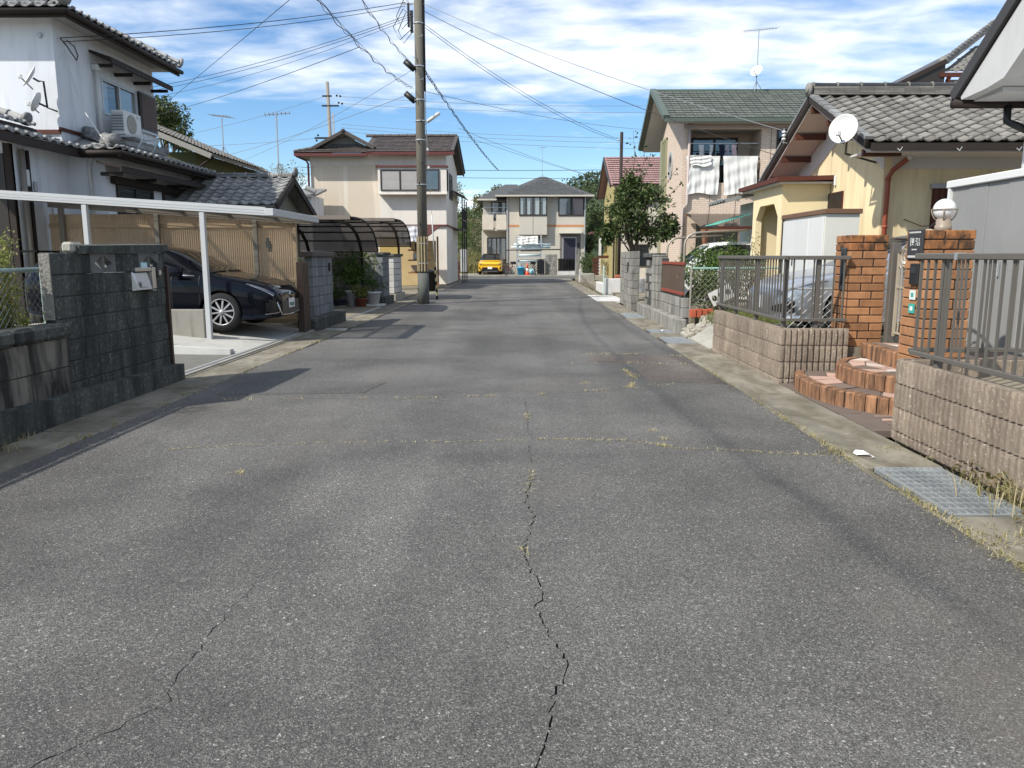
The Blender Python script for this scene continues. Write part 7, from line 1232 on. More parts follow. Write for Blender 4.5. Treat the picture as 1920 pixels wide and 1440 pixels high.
# ================================================================== vehicles
def cr(p0, p1, p2, p3, t): return .5 * ((2 * p1) + (-p0 + p2) * t + (2 * p0 - 5 * p1 + 4 * p2 - p3) * t * t + (-p0 + 3 * p1 - 3 * p2 + p3) * t ** 3)
def interp(tab, x):
    n = len(tab); x = max(tab[0][0], min(tab[-1][0], x)); i = max(k for k in range(n - 1) if tab[k][0] <= x or k == 0); a, b = tab[i], tab[i + 1]; t = (x - a[0]) / (b[0] - a[0]); p, q = tab[max(i - 1, 0)], tab[min(i + 2, n - 1)]
    out = []
    for k in range(1, len(a)):
        m0 = (b[k] - p[k]) / (b[0] - p[0]) * (b[0] - a[0]); m1 = (q[k] - a[k]) / (q[0] - a[0]) * (b[0] - a[0])
        if (b[k] - a[k]) * m0 <= 0: m0 = 0
        if (b[k] - a[k]) * m1 <= 0: m1 = 0
        h = (2 * t ** 3 - 3 * t * t + 1) * a[k] + (t ** 3 - 2 * t * t + t) * m0 + (-2 * t ** 3 + 3 * t * t) * b[k] + (t ** 3 - t * t) * m1; out.append(h)
    return out
class Car:
    def __init__(s, tab): s.tab = tab
    def ctrl(s, x):
        w, zb, zl, wr, zt = interp(s.tab, x); d = zt - zl
        return [(0, zb), (w * .90, zb), (w * .985, zb + .09), (w, zb + (zl - zb) * .55), (w * .985, zl - .07), (w * .94, zl), (wr + (w * .94 - wr) * .5, zl + d * .52), (wr, zt - min(.05, d * .3)), (wr * .78, zt - min(.012, d * .08)), (0, zt)]
    def P(s, x, t, side=-1):
        c = s.ctrl(x); n = len(c); t = max(0, min(n - 1 - 1e-6, t)); i = int(t); f = t - i; g = lambda k: c[max(0, min(n - 1, k))]
        if i == n - 2: q3 = (-c[n - 2][0], c[n - 2][1])
        else: q3 = g(i + 2)
        q0 = (-c[1][0], c[1][1]) if i == 0 else g(i - 1)
        if i in (0,): y, z = c[0][0] + (c[1][0] - c[0][0]) * f, c[0][1]
        else: y, z = cr(q0[0], g(i)[0], g(i + 1)[0], q3[0], f), cr(q0[1], g(i)[1], g(i + 1)[1], q3[1], f)
        return Vector((x, side * max(0, y), z))
    def N(s, x, t, side=-1):
        e = .01; a = s.P(x + e, t, side) - s.P(x - e, t, side); b = s.P(x, t + e, side) - s.P(x, t - e, side); n = a.cross(b)
        if n.length < 1e-9: return Vector((1, 0, 0))
        n.normalize(); c = s.P(x, t, side); 
        if n.dot(c - Vector((x * .6, 0, .6))) < 0: n = -n
        return n
    def body(s, name, mat, parent, wheels, rw, nx=64, nt=36):
        x0, x1 = s.tab[0][0], s.tab[-1][0]; xs = [x0 + (x1 - x0) * (.5 - .5 * math.cos(math.pi * i / nx)) for i in range(nx + 1)]; ts = [9 * k / nt for k in range(nt + 1)]; V = []; ring = 2 * nt
        for x in xs:
            r_ = [s.P(x, t, -1) for t in ts] + [s.P(x, t, 1) for t in ts[-2:0:-1]]; V += r_
        m = len(r_); F = [(i * m + k, i * m + (k + 1) % m, (i + 1) * m + (k + 1) % m, (i + 1) * m + k) for i in range(nx) for k in range(m)] + [tuple(range(m))[::-1], tuple(nx * m + k for k in range(m))]
        mb = MB().add(V, F); o = mb.build(name, mat, parent, True, Vector((0, 0, 0)))
        cut = MB()
        for wx in wheels:
            for sd in (-1, 1): cut.lathe([(rw, .55), (rw, 1.3)] if sd > 0 else [(rw, -1.3), (rw, -.55)], (wx, 0, rw - .035), 40, 'y')
        c = cut.build('cutter', mat, None, False, Vector((0, 0, 0))); c.parent = parent
        md = o.modifiers.new('arch', 'BOOLEAN'); md.object = c; md.operation = 'DIFFERENCE'; md.solver = 'EXACT'; bpy.context.view_layer.update(); dg = bpy.context.evaluated_depsgraph_get(); me = bpy.data.meshes.new_from_object(o.evaluated_get(dg)); o.modifiers.clear(); o.data = me; me.materials.clear(); me.materials.append(mat); bpy.data.objects.remove(c); smoothed(o, 35); return o
    def patch(s, name, mat, parent, xs, t0, t1, side=-1, off=.004, n=8, mode=None):
        f0 = t0 if callable(t0) else (lambda x: t0); f1 = t1 if callable(t1) else (lambda x: t1); V = []; N = max(3, int(abs(xs[1] - xs[0]) / .04))
        for i in range(N + 1):
            x = xs[0] + (xs[1] - xs[0]) * i / N
            for k in range(n + 1): t = f0(x) + (f1(x) - f0(x)) * k / n; V.append(s.P(x, t, side) + s.N(x, t, side) * off)
        o = MB().add(V, [(i * (n + 1) + k, i * (n + 1) + k + 1, (i + 1) * (n + 1) + k + 1, (i + 1) * (n + 1) + k) for i in range(N) for k in range(n)]).build(name, mat, parent, True, Vector((0, 0, 0))); return o
def carpaint(name, col, metal=0.0):
    m, t, b = newmat(name); b.inputs['Base Color'].default_value = (*col, 1); b.inputs['Roughness'].default_value = 0.32 if metal else (0.04 if max(col) < .05 else 0.22); b.inputs['Metallic'].default_value = metal; b.inputs['Coat Weight'].default_value = 0.0 if max(col) < .05 else 0.6; b.inputs['Specular IOR Level'].default_value = 0.2 if max(col) < .05 else 0.5; b.inputs['Coat Roughness'].default_value = 0.04; return m
def gloss(name, col, r=.08, metal=0): m, t, b = newmat(name); b.inputs['Base Color'].default_value = (*col, 1); b.inputs['Roughness'].default_value = r; b.inputs['Metallic'].default_value = metal; return m
CGL = gloss('car_glass', (0.012, 0.014, 0.016), .04); RUB = M('tyre_rubber', (0.018, 0.018, 0.018), .85, bump=0.1); CHR = gloss('chrome', (.7, .7, .7), .12, 1); RIMD = gloss('rim_dark', (.02, .02, .022), .35, .6); RIMS = gloss('rim_bright', (.45, .45, .45), .3, .3); LENS = gloss('headlight_lens', (.12, .13, .14), .05); BPL = gloss('black_trim', (.008, .008, .009), .35); PLATE = M('plate_white', (.72, .73, .7), .4, bump=0); GAPM = gloss('panel_gap', (.003, .003, .004), .6)
def wheel(parent, x, y, r, sd, spokes=10, alloy=True):
    t = MB().lathe([(r * .70, -.10), (r * .93, -.105), (r, -.08), (r, .08), (r * .93, .105), (r * .70, .10), (r * .70, -.10)], (x, y, r), 36, 'y', False).build('wheel', RUB, parent, True, Vector((x, y, r)))
    yo = y + sd * .085; MB().lathe([(r * .69, -.03 * sd), (r * .71, .012 * sd), (r * .66, .016 * sd), (r * .64, -.03 * sd)], (x, yo, r), 36, 'y', False).build('rim', RIMS, t, True); MB().lathe([(0, -.05 * sd), (r * .66, -.05 * sd), (r * .66, -.06 * sd)], (x, yo, r), 30, 'y').build('hub_back', RIMD, t, True)
    for k in range(spokes):
        a = 2 * math.pi * k / spokes + .15; u = Vector((math.cos(a), 0, math.sin(a))); v = Vector((-math.sin(a), 0, math.cos(a))); c = Vector((x, yo, r)); w0, w1 = .009, .014; V = [c + u * r * .1 + v * w0 * 1.3, c + u * r * .1 - v * w0 * 1.3, c + u * r * .66 - v * w1, c + u * r * .66 + v * w1]; V2 = [p + Vector((0, -sd * .03, 0)) for p in V]; MB().add(V + V2, [(0, 1, 2, 3), (7, 6, 5, 4), (0, 4, 5, 1), (1, 5, 6, 2), (2, 6, 7, 3), (3, 7, 4, 0)]).build('spoke', RIMS if k % 2 == 0 else RIMS, t)
    MB().lathe([(r * .14, -.02 * sd), (r * .13, .012 * sd), (0, .016 * sd)], (x, yo, r), 16, 'y').build('hub_cap', RIMS, t, True); return t
# ---- black hatchback under the white carport
TABH = [(-2.18, .62, .42, .78, .50, .86), (-2.12, .76, .32, .88, .60, 1.02), (-1.85, .86, .24, .97, .60, 1.28), (-1.35, .89, .20, .99, .60, 1.40), (-.6, .895, .18, .975, .60, 1.445), (0.0, .895, .18, .95, .60, 1.44), (.40, .895, .18, .935, .61, 1.36), (.80, .895, .18, .925, .66, 1.17), (1.15, .89, .18, .905, .74, .985), (1.5, .885, .18, .855, .70, .92), (1.8, .865, .19, .795, .64, .865), (2.0, .80, .20, .72, .58, .80), (2.12, .70, .21, .645, .52, .725), (2.18, .60, .22, .585, .46, .655), (2.205, .50, .24, .53, .40, .585)]
c1 = thing('black_hatchback', 'black hatchback car parked nose to the street under the white carport', 'car', (-6.42, 14.02, .205), None, 0, True); K1 = Car(TABH); PB1 = carpaint('black_paint', (.004, .005, .009)); WH = (-1.33, 1.28)
K1.body('body', PB1, c1, WH, .365)
for sd in (-1, 1):
    for x in WH: wheel(c1, x, sd * .775, .325, sd)
    K1.patch('side_window', CGL, c1, (-.62, .22), lambda x: 5.25, lambda x: 6.85 - .0 * x, sd); K1.patch('rear_side_window', CGL, c1, (-1.45, -.70), lambda x: 5.3, lambda x: 6.8 - max(0, (-x - 1.1)) * 1.2, sd); K1.patch('front_quarter_window', CGL, c1, (.27, .78), lambda x: 5.25, lambda x: 6.8 - (x - .27) * 2.2, sd)
    K1.patch('window_trim', CHR, c1, (-1.45, .85), 5.02, 5.16, sd, .006, 2); 
    for a in (-.66, .46): K1.patch('door_gap', GAPM, c1, (a, a + .012), 2.0, 5.0, sd, .002, 10)
    K1.patch('sill', BPL, c1, (-.95, .9), 1.3, 2.2, sd, .004); K1.patch('fender_gap', GAPM, c1, (.93, .942), 2.6, 5.2, sd, .002, 8)
    K1.patch('headlight', LENS, c1, (1.72, 2.13), lambda x: 4.55 - (x - 1.72) * .7, lambda x: 4.75 + (x - 1.72) * .5, sd, .006); K1.patch('headlight_strip', CHR, c1, (1.78, 2.12), lambda x: 4.42 - (x - 1.72) * .7, lambda x: 4.50 - (x - 1.72) * .7, sd, .008, 2)
    K1.patch('fog_recess', BPL, c1, (2.02, 2.19), 2.2, 3.0, sd, .005); K1.patch('door_handle', PB1, c1, (-.45, -.25), 4.35, 4.5, sd, .02, 3)
    m_ = MB(); m_.add(*chbox(.50, .72, sd * .93 if sd > 0 else -1.10, 1.10 if sd > 0 else sd * .93, .93, 1.07, .05)); mr = m_.build('door_mirror', PB1, c1, True); MB().bar((.62, sd * .86, .93), (.6, sd * .97, .96), .05).build('mirror_stalk', BPL, mr)
    K1.patch('lower_grille', BPL, c1, (2.06, 2.2), 2.0, 3.4, sd, .007); K1.patch('grille_chrome', CHR, c1, (2.0, 2.2), 1.9, 2.02, sd, .012, 2); K1.patch('upper_grille', BPL, c1, (2.15, 2.2), 4.2, 5.2, sd, .007)
    K1.patch('hood_line', GAPM, c1, (1.18, 2.1), 6.35, 6.40, sd, .002, 2)
for sd in (-1, 1): K1.patch('windscreen', CGL, c1, (.34, 1.10), 7.12, 9, sd, .005); K1.patch('wiper', BPL, c1, (1.08, 1.12), 7.2, 8.9, sd, .012, 6)
B(2.2, 2.225, -.52, .52, .26, .50, c=.008).build('front_grille', BPL, c1); MB().tube([(2.16, -.62, .48), (2.215, -.54, .26), (2.225, 0, .245), (2.215, .54, .26), (2.16, .62, .48)], .014, 6).build('grille_surround', CHR, c1, True); pl_ = B(2.226, 2.236, -.165, .165, .36, .525, c=.003).build('number_plate', PLATE, c1)
for i in range(6): B(2.2362, 2.2375, -.13 + i * .045, -.10 + i * .045, .385 if i > 0 else .40, .45).build('plate_character', M('plate_green', (.03, .15, .08), bump=0) if i == 0 else bpy.data.materials['plate_green'], pl_)
MB().lathe([(.045, 0), (.04, .012), (0, .014)], (2.2, 0, .60), 14, 'x').build('badge', CHR, c1, True); B(-2.3, -2.0, -.5, .5, 1.33, 1.36, c=.01).build('rear_spoiler', PB1, c1)
# ---- yellow compact SUV at the far end
TABY = [(-2.15, .70, .40, .9, .55, 1.1), (-2.0, .84, .3, 1.0, .62, 1.3), (-1.5, .90, .24, 1.04, .62, 1.50), (-.5, .905, .22, 1.02, .62, 1.56), (.2, .905, .22, 1.0, .62, 1.53), (.7, .905, .22, .99, .68, 1.26), (1.05, .905, .22, .97, .76, 1.06), (1.5, .90, .23, .94, .74, 1.0), (1.85, .88, .24, .90, .70, .95), (2.05, .84, .25, .85, .66, .89), (2.15, .78, .27, .78, .6, .81)]
c2_ = thing('yellow_car', 'yellow compact car with black roof parked facing the street end', 'car', (-2.58, 61.05, .09), None, R(-90), True); K2 = Car(TABY); YEL = carpaint('yellow_paint', (.80, .44, .015)); K2.body('body', YEL, c2_, (-1.3, 1.3), .37)
for sd in (-1, 1):
    for x in (-1.3, 1.3): wheel(c2_, x, sd * .79, .335, sd)
    K2.patch('windscreen', CGL, c2_, (.22, 1.02), 7.1, 9, sd, .005); K2.patch('roof_panel', BPL, c2_, (-1.6, .2), 6.9, 9, sd, .006); K2.patch('side_window', CGL, c2_, (-1.5, .6), 5.3, 6.8, sd, .006); K2.patch('a_pillar', BPL, c2_, (.2, 1.0), 6.2, 7.1, sd, .006)
    K2.patch('headlight', LENS, c2_, (1.85, 2.12), 4.5, 4.9, sd, .01); mr = MB().add(*chbox(.5, .7, sd * .95 if sd > 0 else -1.12, 1.12 if sd > 0 else sd * .95, 1.0, 1.14, .05)).build('door_mirror', BPL, c2_, True)
B(2.12, 2.165, -.80, .80, .70, .745, c=.01).build('light_bar', BPL, c2_); MB().plate([(-.72, .24), (.72, .24), (.55, .54), (-.55, .54)], [], 'x', 2.15, 2.18).build('lower_grille', BPL, c2_); MB().plate([(-.62, .22), (.62, .22), (.5, .28), (-.5, .28)], [], 'x', 2.18, 2.2).build('chrome_lip', CHR, c2_); B(2.181, 2.195, -.17, .17, .42, .58).build('number_plate', PLATE, c2_)
for sd in (-1, 1): MB().plate([(sd * .62, .78), (sd * .80, .80), (sd * .82, .84), (sd * .60, .82)], [], 'x', 2.13, 2.165).build('daytime_light', LENS, c2_); MB().plate([(sd * .74, .30), (sd * .82, .5), (sd * .78, .62), (sd * .70, .45)], [], 'x', 2.12, 2.17).build('side_intake', BPL, c2_)
# ---- silver car behind the railing
c3 = thing('silver_car', 'silver car nosing towards the railing behind the far ribbed wall', 'car', (5.52, 11.15, .43), None, R(180), True); SIL = carpaint('silver_paint', (.50, .53, .56), .85); TABS = [(a, b * .95, c - .02, d - .06, e, f - .10) for a, b, c, d, e, f in TABH]; K3 = Car(TABS); K3.body('body', SIL, c3, (-1.3, 1.25), .345)
for sd in (-1, 1):
    for x in (-1.3, 1.25): wheel(c3, x, sd * .74, .305, sd, 5)
    K3.patch('windscreen', CGL, c3, (.34, 1.10), 7.12, 9, sd, .005); K3.patch('side_window', CGL, c3, (-1.3, .5), 5.3, 6.8, sd); K3.patch('headlight', gloss('clear_lens', (.25, .27, .3), .05) if sd < 0 else bpy.data.materials['clear_lens'], c3, (1.75, 2.14), lambda x: 4.1, lambda x: 5.0, sd, .006); K3.patch('lower_intake', BPL, c3, (1.95, 2.19), 2.2, 3.0, sd, .006); K3.patch('bumper_gap', GAPM, c3, (1.55, 2.19), 3.95, 4.02, sd, .002, 2); MB().add(*chbox(.5, .7, sd * .9 if sd > 0 else -1.05, 1.05 if sd > 0 else sd * .9, .86, .99, .05)).build('door_mirror', SIL, c3, True)
B(2.2, 2.215, -.17, .17, .33, .5).build('number_plate', PLATE, c3); 
ant = MB().tube([(-.2, -.5, 1.3), (-1.0, -.5, 2.0)], .004, 4); ant.build('aerial', BPL, c3, False, Vector((0, 0, 0)))
cf3 = thing('chain_link_fence', 'low chain link fence in front of the silver car', 'fence', (4, 10, .4)); m_ = MB(); chainlink(m_, (3.25, 9.75), (5.3, 9.75), .45, 1.05, .07, .002); m_.build('wire_mesh', WIRE, cf3); MB().tube([(3.2, 9.75, 1.07), (5.3, 9.75, 1.07)], .012, 6).build('top_wire', WIRE, cf3)
# ---- white van behind the garden shrubs
TABV = [(-1.7, .66, .35, .95, .58, 1.5), (-1.6, .73, .28, 1.0, .62, 1.62), (-.8, .735, .25, 1.0, .63, 1.66), (.7, .735, .25, 1.0, .63, 1.64), (1.15, .735, .25, .98, .62, 1.35), (1.5, .73, .26, .92, .62, 1.02), (1.66, .68, .28, .8, .56, .86), (1.7, .6, .3, .7, .5, .75)]
c4 = thing('white_van', 'white kei van parked behind the garden shrubs on the right', 'van', (5.35, 20.0, .15), None, R(180), True); K4 = Car(TABV); K4.body('body', carpaint('white_paint_car', (.75, .76, .75)), c4, (-1.1, 1.1), .31)
for sd in (-1, 1):
    for x in (-1.1, 1.1): wheel(c4, x, sd * .62, .28, sd, 6)
    K4.patch('side_window', CGL, c4, (-1.45, .9), 5.25, 6.8, sd); K4.patch('windscreen', CGL, c4, (.85, 1.42), 7.1, 9, sd, .005)
# ================================================================== vegetation
BARK = M('bark', (0.12, 0.095, 0.07), 0.95, 0.3, 6, 0, 0.6, 50)
TREEL = leafmat('evergreen_leaf', (0.03, 0.055, 0.015), (0.065, 0.105, 0.028), (0.16, 0.17, 0.06), .22); FARL = leafmat('far_leaf', (0.035, 0.055, 0.018), (0.08, 0.11, 0.03), (0.15, 0.15, 0.05), .2); AUT = leafmat('autumn_leaf', (0.16, 0.09, 0.03), (0.22, 0.13, 0.05), (0.12, 0.11, 0.04)); OLIVEL = leafmat('olive_leaf', (0.08, 0.09, 0.025), (0.16, 0.16, 0.05), (0.26, 0.22, 0.09), .3); WEED = leafmat('goldenrod', (0.20, 0.24, 0.06), (0.33, 0.34, 0.11), (0.48, 0.41, 0.20), .35)
def tree(name, label, base, trunk_h, crown, nclump, per, L, mat, seed, cat='tree', group=None, r0=.08, sparse=1.0, limbs=9, smallest=.22):
    "crown: list of ellipsoids (centre, radii)"
    rr = random.Random(seed); t = thing(name, label, cat, base, group); b = Vector(base); tr = MB(); lf = MB(); fork = b + Vector((rr.uniform(-.1, .1), rr.uniform(-.1, .1), trunk_h))
    tr.tube([b - Vector((0, 0, .1)), b.lerp(fork, .5) + Vector((rr.uniform(-.05, .05), rr.uniform(-.05, .05), 0)), fork], [r0, r0 * .8, r0 * .65], 8); tips = []
    for i in range(limbs):
        c, rad = crown[i % len(crown)]; v = rvec(rr); tip = Vector(c) + Vector((v.x * rad[0], v.y * rad[1], abs(v.z) * rad[2] if rr.random() < .7 else v.z * rad[2])) * .75; mid = fork.lerp(tip, .5) + Vector((rr.uniform(-.15, .15), rr.uniform(-.15, .15), .1)) * rad[0] * .5; tr.tube([fork, mid, tip], [r0 * .5, r0 * .28, r0 * .08], 5); tips.append((mid, tip))
    for i in range(nclump):
        c, rad = rr.choice(crown); v = rvec(rr); f = rr.random() ** .45; p = Vector(c) + Vector((v.x * rad[0], v.y * rad[1], v.z * rad[2])) * f; k = smallest * rr.uniform(.6, 1.4) * max(rad) ; clump(lf, p, (k, k, k * .75), per, L, rr, .35, .1)
        if rr.random() < .5: tr.tube([rr.choice(tips)[0], p], [r0 * .12, r0 * .05], 3, False)
    q = tr.build('trunk', BARK, t, True); q = lf.build('crown', mat, t); q['kind'] = 'stuff'; return t
tree('evergreen_tree', 'dark green leafy tree over the block wall in front of the pink house', (3.5, 25, .1), 1.3, [((3.55, 25, 2.75), (.95, .9, 1.0)), ((3.25, 24.8, 2.5), (.75, .7, .75)), ((4.2, 25.2, 2.3), (.75, .7, .55)), ((3.8, 25, 3.3), (.6, .6, .55)), ((3.0, 25, 3.0), (.5, .5, .5)), ((4.6, 25.3, 2.45), (.35, .3, .3)), ((3.3, 25, 3.75), (.3, .3, .35)), ((2.65, 24.9, 2.2), (.35, .3, .4))], 190, 36, .14, TREEL, 4, smallest=.24)
# long whips above it
wh = MB(); wl_ = MB(); rr = random.Random(5)
for (x, z0, x1, z1) in ((3.3, 3.5, 3.35, 5.3), (3.6, 3.6, 3.9, 4.6), (3.9, 3.0, 4.7, 4.1), (4.1, 2.9, 4.9, 3.7), (3.45, 3.5, 3.75, 4.9)):
    a, b = Vector((x, 25, z0)), Vector((x1, 25.1, z1)); m_ = a.lerp(b, .5) + Vector((.1, 0, .12)); wh.tube([a, m_, b], [.012, .009, .004], 4)
    for i in range(16): p = a.lerp(b, .25 + .75 * i / 16) + Vector((.1 * math.sin(i), 0, .05)); leafq(wl_, p, rvec(rr), rvec(rr), .14, .07)
et = [o for o in bpy.data.objects if o.name == 'evergreen_tree'][0]; wh.build('whip_shoot', BARK, et); q = wl_.build('whip_leaves', TREEL, et); q['kind'] = 'stuff'
def shrub(label, c, rad, n, per, L, mat, seed, name='garden_shrub', base=None, group=None):
    rr = random.Random(seed); c = Vector(c); base = base or (c.x, c.y, c.z - rad[2]); t = thing(name, label, 'shrub', base, group); lf = MB(); st = MB()
    for i in range(n):
        v = rvec(rr); p = c + Vector((v.x * rad[0], v.y * rad[1], v.z * rad[2])) * rr.random() ** .4; k = max(rad) * rr.uniform(.16, .34); clump(lf, p, (k, k, k * .8), per, L, rr, .3, .1)
        if i < 9: st.tube([Vector(base) + Vector((rr.uniform(-.08, .08), rr.uniform(-.08, .08), 0)), p], [.012, .004], 4)
    st.build('stems', BARK, t); q = lf.build('foliage', mat, t); q['kind'] = 'stuff'; return t
NAND = leafmat('nandina_leaf', (0.05, 0.10, 0.02), (0.10, 0.18, 0.04), (0.2, 0.22, 0.06), .3)
shrub('bright green shrub behind the garden chain link fence', (3.75, 16.6, 1.15), (.45, .6, .5), 60, 40, .07, NAND, 12); shrub('tall airy green shrub in front of the white van', (4.5, 17.2, 1.25), (.55, .6, .55), 70, 34, .065, NAND, 13); shrub('dark low shrub at the foot of the garden chain link fence', (4.0, 16.0, .75), (.6, .4, .4), 50, 40, .07, TREEL, 14); shrub('thin brownish shrub beside the yellow porch', (5.0, 17.6, 1.3), (.4, .4, .6), 26, 24, .06, OLIVEL, 15)
shrub('green hedge bush between the tan screen and the block pillar', (-4.85, 16.6, .7), (.35, .9, .7), 80, 50, .05, GREEN, 16); shrub('dark shrub under the black curved carport', (-6.6, 21.8, .75), (.6, .6, .7), 60, 40, .06, DKGREEN, 17)
shrub('small rounded bush right of the far house door', (5.0, 57.5, 1.0), (.9, .7, .8), 60, 36, .13, TREEL, 18); shrub('bush beside the timber pergola', (4.1, 50.5, .9), (.5, .5, .8), 40, 36, .1, TREEL, 19); shrub('leafy climber on the timber fence', (5.2, 46.8, .85), (.8, .15, .5), 50, 24, .08, OLIVEL, 20)
# tall weeds at the left edge, each stem feathered with fine leaves
wd_ = MB(); rr = random.Random(31)
for i in range(250):
    x, y = -4.55 - rr.random() ** 1.5 * .75, 6.2 + rr.random() * 1.15; h = rr.uniform(.5, 1.42) * (1 if y < 6.9 else .5); lx, ly = rr.uniform(-.12, .12), rr.uniform(-.12, .12); a = Vector((x, y, .3)); b = a + Vector((lx, ly, h)); wd_.tube([a, a.lerp(b, .5) + Vector((lx * .2, 0, 0)), b], [.006, .005, .002], 3, False)
    n = int(h * 60)
    for k in range(n): f = .12 + .88 * k / n; p = a.lerp(b, f); d = Vector((rr.uniform(-1, 1), rr.uniform(-1, 1), rr.uniform(.0, .9))); leafq(wd_, p, d, rvec(rr), .085 * (1.25 - f * .75), .022)
    for k in range(int(30 * (h > .8))): p = b + Vector((rr.gauss(0, .05), rr.gauss(0, .05), rr.uniform(-.28, .05))); leafq(wd_, p, rvec(rr), rvec(rr), .03, .014)
q = wd_.build('roadside_weeds', WEED); q['kind'] = 'stuff'; q['label'] = 'tall feathery yellow-green weeds behind the chain link fence at the left edge'; q['category'] = 'weeds'
wd2 = MB()
for (x, y, s_, n) in ((2.98, 4.35, .12, 90), (2.95, 4.75, .10, 70), (2.85, 4.1, .12, 60), (2.98, 5.1, .07, 40), (-4.03, 5.6, .1, 60)): clump(wd2, (x, y, .06), (s_, s_ * 1.4, .07), n, .045, rr, .5, .0)
q = wd2.build('gutter_weeds', leafmat('gutter_weed_leaf', (0.10, 0.10, 0.025), (0.16, 0.11, 0.05), (0.10, 0.13, 0.03))); q['kind'] = 'stuff'; q['label'] = 'low broadleaf weeds at the foot of the near ribbed wall'; q['category'] = 'weeds'
# trees behind the houses
tree('background_tree', 'round green tree rising behind the white house', (-16.9, 38, 0), 5.5, [((-16.9, 38, 7.7), (1.1, 1.1, 1.15)), ((-17.4, 38, 8.1), (.9, .9, .8)), ((-16.4, 38, 7.0), (.8, .8, .8))], 90, 40, .2, FARL, 41, group=None, smallest=.3, r0=.16)
tree('background_tree', 'autumn brown tree top beyond the olive house', (-17.0, 45, 0), 4.0, [((-16.9, 45, 6.2), (1.3, 1.2, .8)), ((-15.8, 45, 5.8), (.8, .8, .5))], 50, 30, .2, AUT, 42, smallest=.26, r0=.14)
tree('background_tree', 'sparse bare-looking tree left of the beige house', (-18.0, 60, 0), 5.0, [((-18.5, 60, 7.6), (1.8, 1.2, .9)), ((-17, 60, 7.2), (1.0, 1, .8))], 55, 9, .18, OLIVEL, 43, smallest=.22, r0=.12)
tree('background_tree', 'thin nearly leafless tree right of the beige house', (-6.3, 72, 0), 5.0, [((-6.3, 72, 7.2), (1.0, .9, 1.3))], 46, 7, .2, OLIVEL, 44, smallest=.22, r0=.1, limbs=14)
tree('background_tree', 'pale bamboo-like tree behind the left roof slope of the far house', (-3.2, 76, 0), 4.5, [((-3.2, 76, 6.8), (1.2, 1.2, 1.0)), ((-2.6, 76, 7.5), (.7, .7, .6)), ((-4.2, 76, 6.4), (.9, .9, .8))], 60, 26, .26, OLIVEL, 45, smallest=.24, r0=.1)
tree('background_tree', 'dark green tree right of the far house', (5.9, 71, 0), 1.5, [((5.8, 71, 3.4), (1.3, 1.2, 1.6)), ((6.6, 71, 4.6), (1.0, 1, 1.1)), ((5.2, 71, 2.0), (.9, .9, 1.2))], 100, 36, .24, TREEL, 46, smallest=.3, r0=.14)
tree('background_tree', 'olive green tree beside the red-roofed house', (7.6, 66, 0), 2.0, [((7.4, 66, 3.2), (1.4, 1.2, 1.6))], 60, 34, .24, FARL, 47, smallest=.3, r0=.14)
# overgrown bank between the beige house and the far house
bank = MB(); rr = random.Random(51)
def bz(x, y): return max(0, (y - 64) * .32) * (1 if x < 0 else .6)
bk_ = MB(); nx, ny = 24, 10
for j in range(ny + 1):
    for i in range(nx + 1): x = -30 + 27 * i / nx; y = 64 + 24 * j / ny; bk_.v.append((x, y, min(5.5, bz(x, y)) - .1))
bk_.f = [(j * (nx + 1) + i, j * (nx + 1) + i + 1, (j + 1) * (nx + 1) + i + 1, (j + 1) * (nx + 1) + i) for j in range(ny) for i in range(nx)]; struct(bk_.build('bank', SOIL))
for i in range(330):
    y = rr.uniform(65, 84); x = rr.uniform(-13, -3.0); z = min(5.5, bz(x, y)); k = rr.uniform(.5, 1.0); clump(bank, (x, y, z + k * .5), (k, k, k * .8), 46, .2, rr, .3, .1)
q = bank.build('bank_scrub', FARL); q['kind'] = 'stuff'; q['label'] = 'overgrown scrub covering the bank between the beige house and the far house'; q['category'] = 'scrub'
pam = MB()
for i in range(900): y = rr.uniform(63.2, 66.5); x = rr.uniform(-9, -3.4); blades(pam, x, y, max(0, bz(x, y)), 8, .25, 1.2, rr, .6, .02)
q = pam.build('pampas_grass', leafmat('pampas', (0.30, 0.27, 0.13), (0.22, 0.22, 0.09), (0.4, 0.37, 0.22))); q['kind'] = 'stuff'; q['label'] = 'pale dry grass at the foot of the scrubby bank'; q['category'] = 'grass'
hg = MB()
for i in range(120): clump(hg, (rr.uniform(-9, -4.4), rr.uniform(66.5, 68), 2.2 + rr.uniform(-.0, 2.1)), (.45, .45, .4), 40, .13, rr, .3, .1)
hd = thing('clipped_hedge', 'bright green clipped hedge on the bank left of the far house', 'hedge', (-6.5, 67, 1)); q = hg.build('foliage', leafmat('hedge_leaf', (0.045, 0.09, 0.02), (0.08, 0.14, 0.03), None), hd); q['kind'] = 'stuff'
# wooded hills far away
def hillz(x, y): return 22.5 * math.exp(-((x - 34) / 34) ** 2 - ((y - 245) / 60) ** 2) + 13 * math.exp(-((x + 70) / 60) ** 2 - ((y - 240) / 60) ** 2) + 6 * math.exp(-((x + 5) / 40) ** 2 - ((y - 260) / 50) ** 2)
hm = MB(); nx, ny = 60, 20
for j in range(ny + 1):
    for i in range(nx + 1): x = -150 + 300 * i / nx; y = 150 + 160 * j / ny; hm.v.append((x, y, hillz(x, y) - .6))
hm.f = [(j * (nx + 1) + i, j * (nx + 1) + i + 1, (j + 1) * (nx + 1) + i + 1, (j + 1) * (nx + 1) + i) for j in range(ny) for i in range(nx)]; struct(hm.build('hills', M('forest_floor', (0.03, 0.045, 0.02), 1, bump=0)))
wo = MB()
for i in range(1900):
    x, y = rr.uniform(-60, 75), rr.uniform(160, 248); z = hillz(x, y)
    if z < 1.5: continue
    k = rr.uniform(1.3, 2.4); clump(wo, (x, y, z + k * .4), (k, k, k * .9), 18, 1.1, rr, .3, .3)
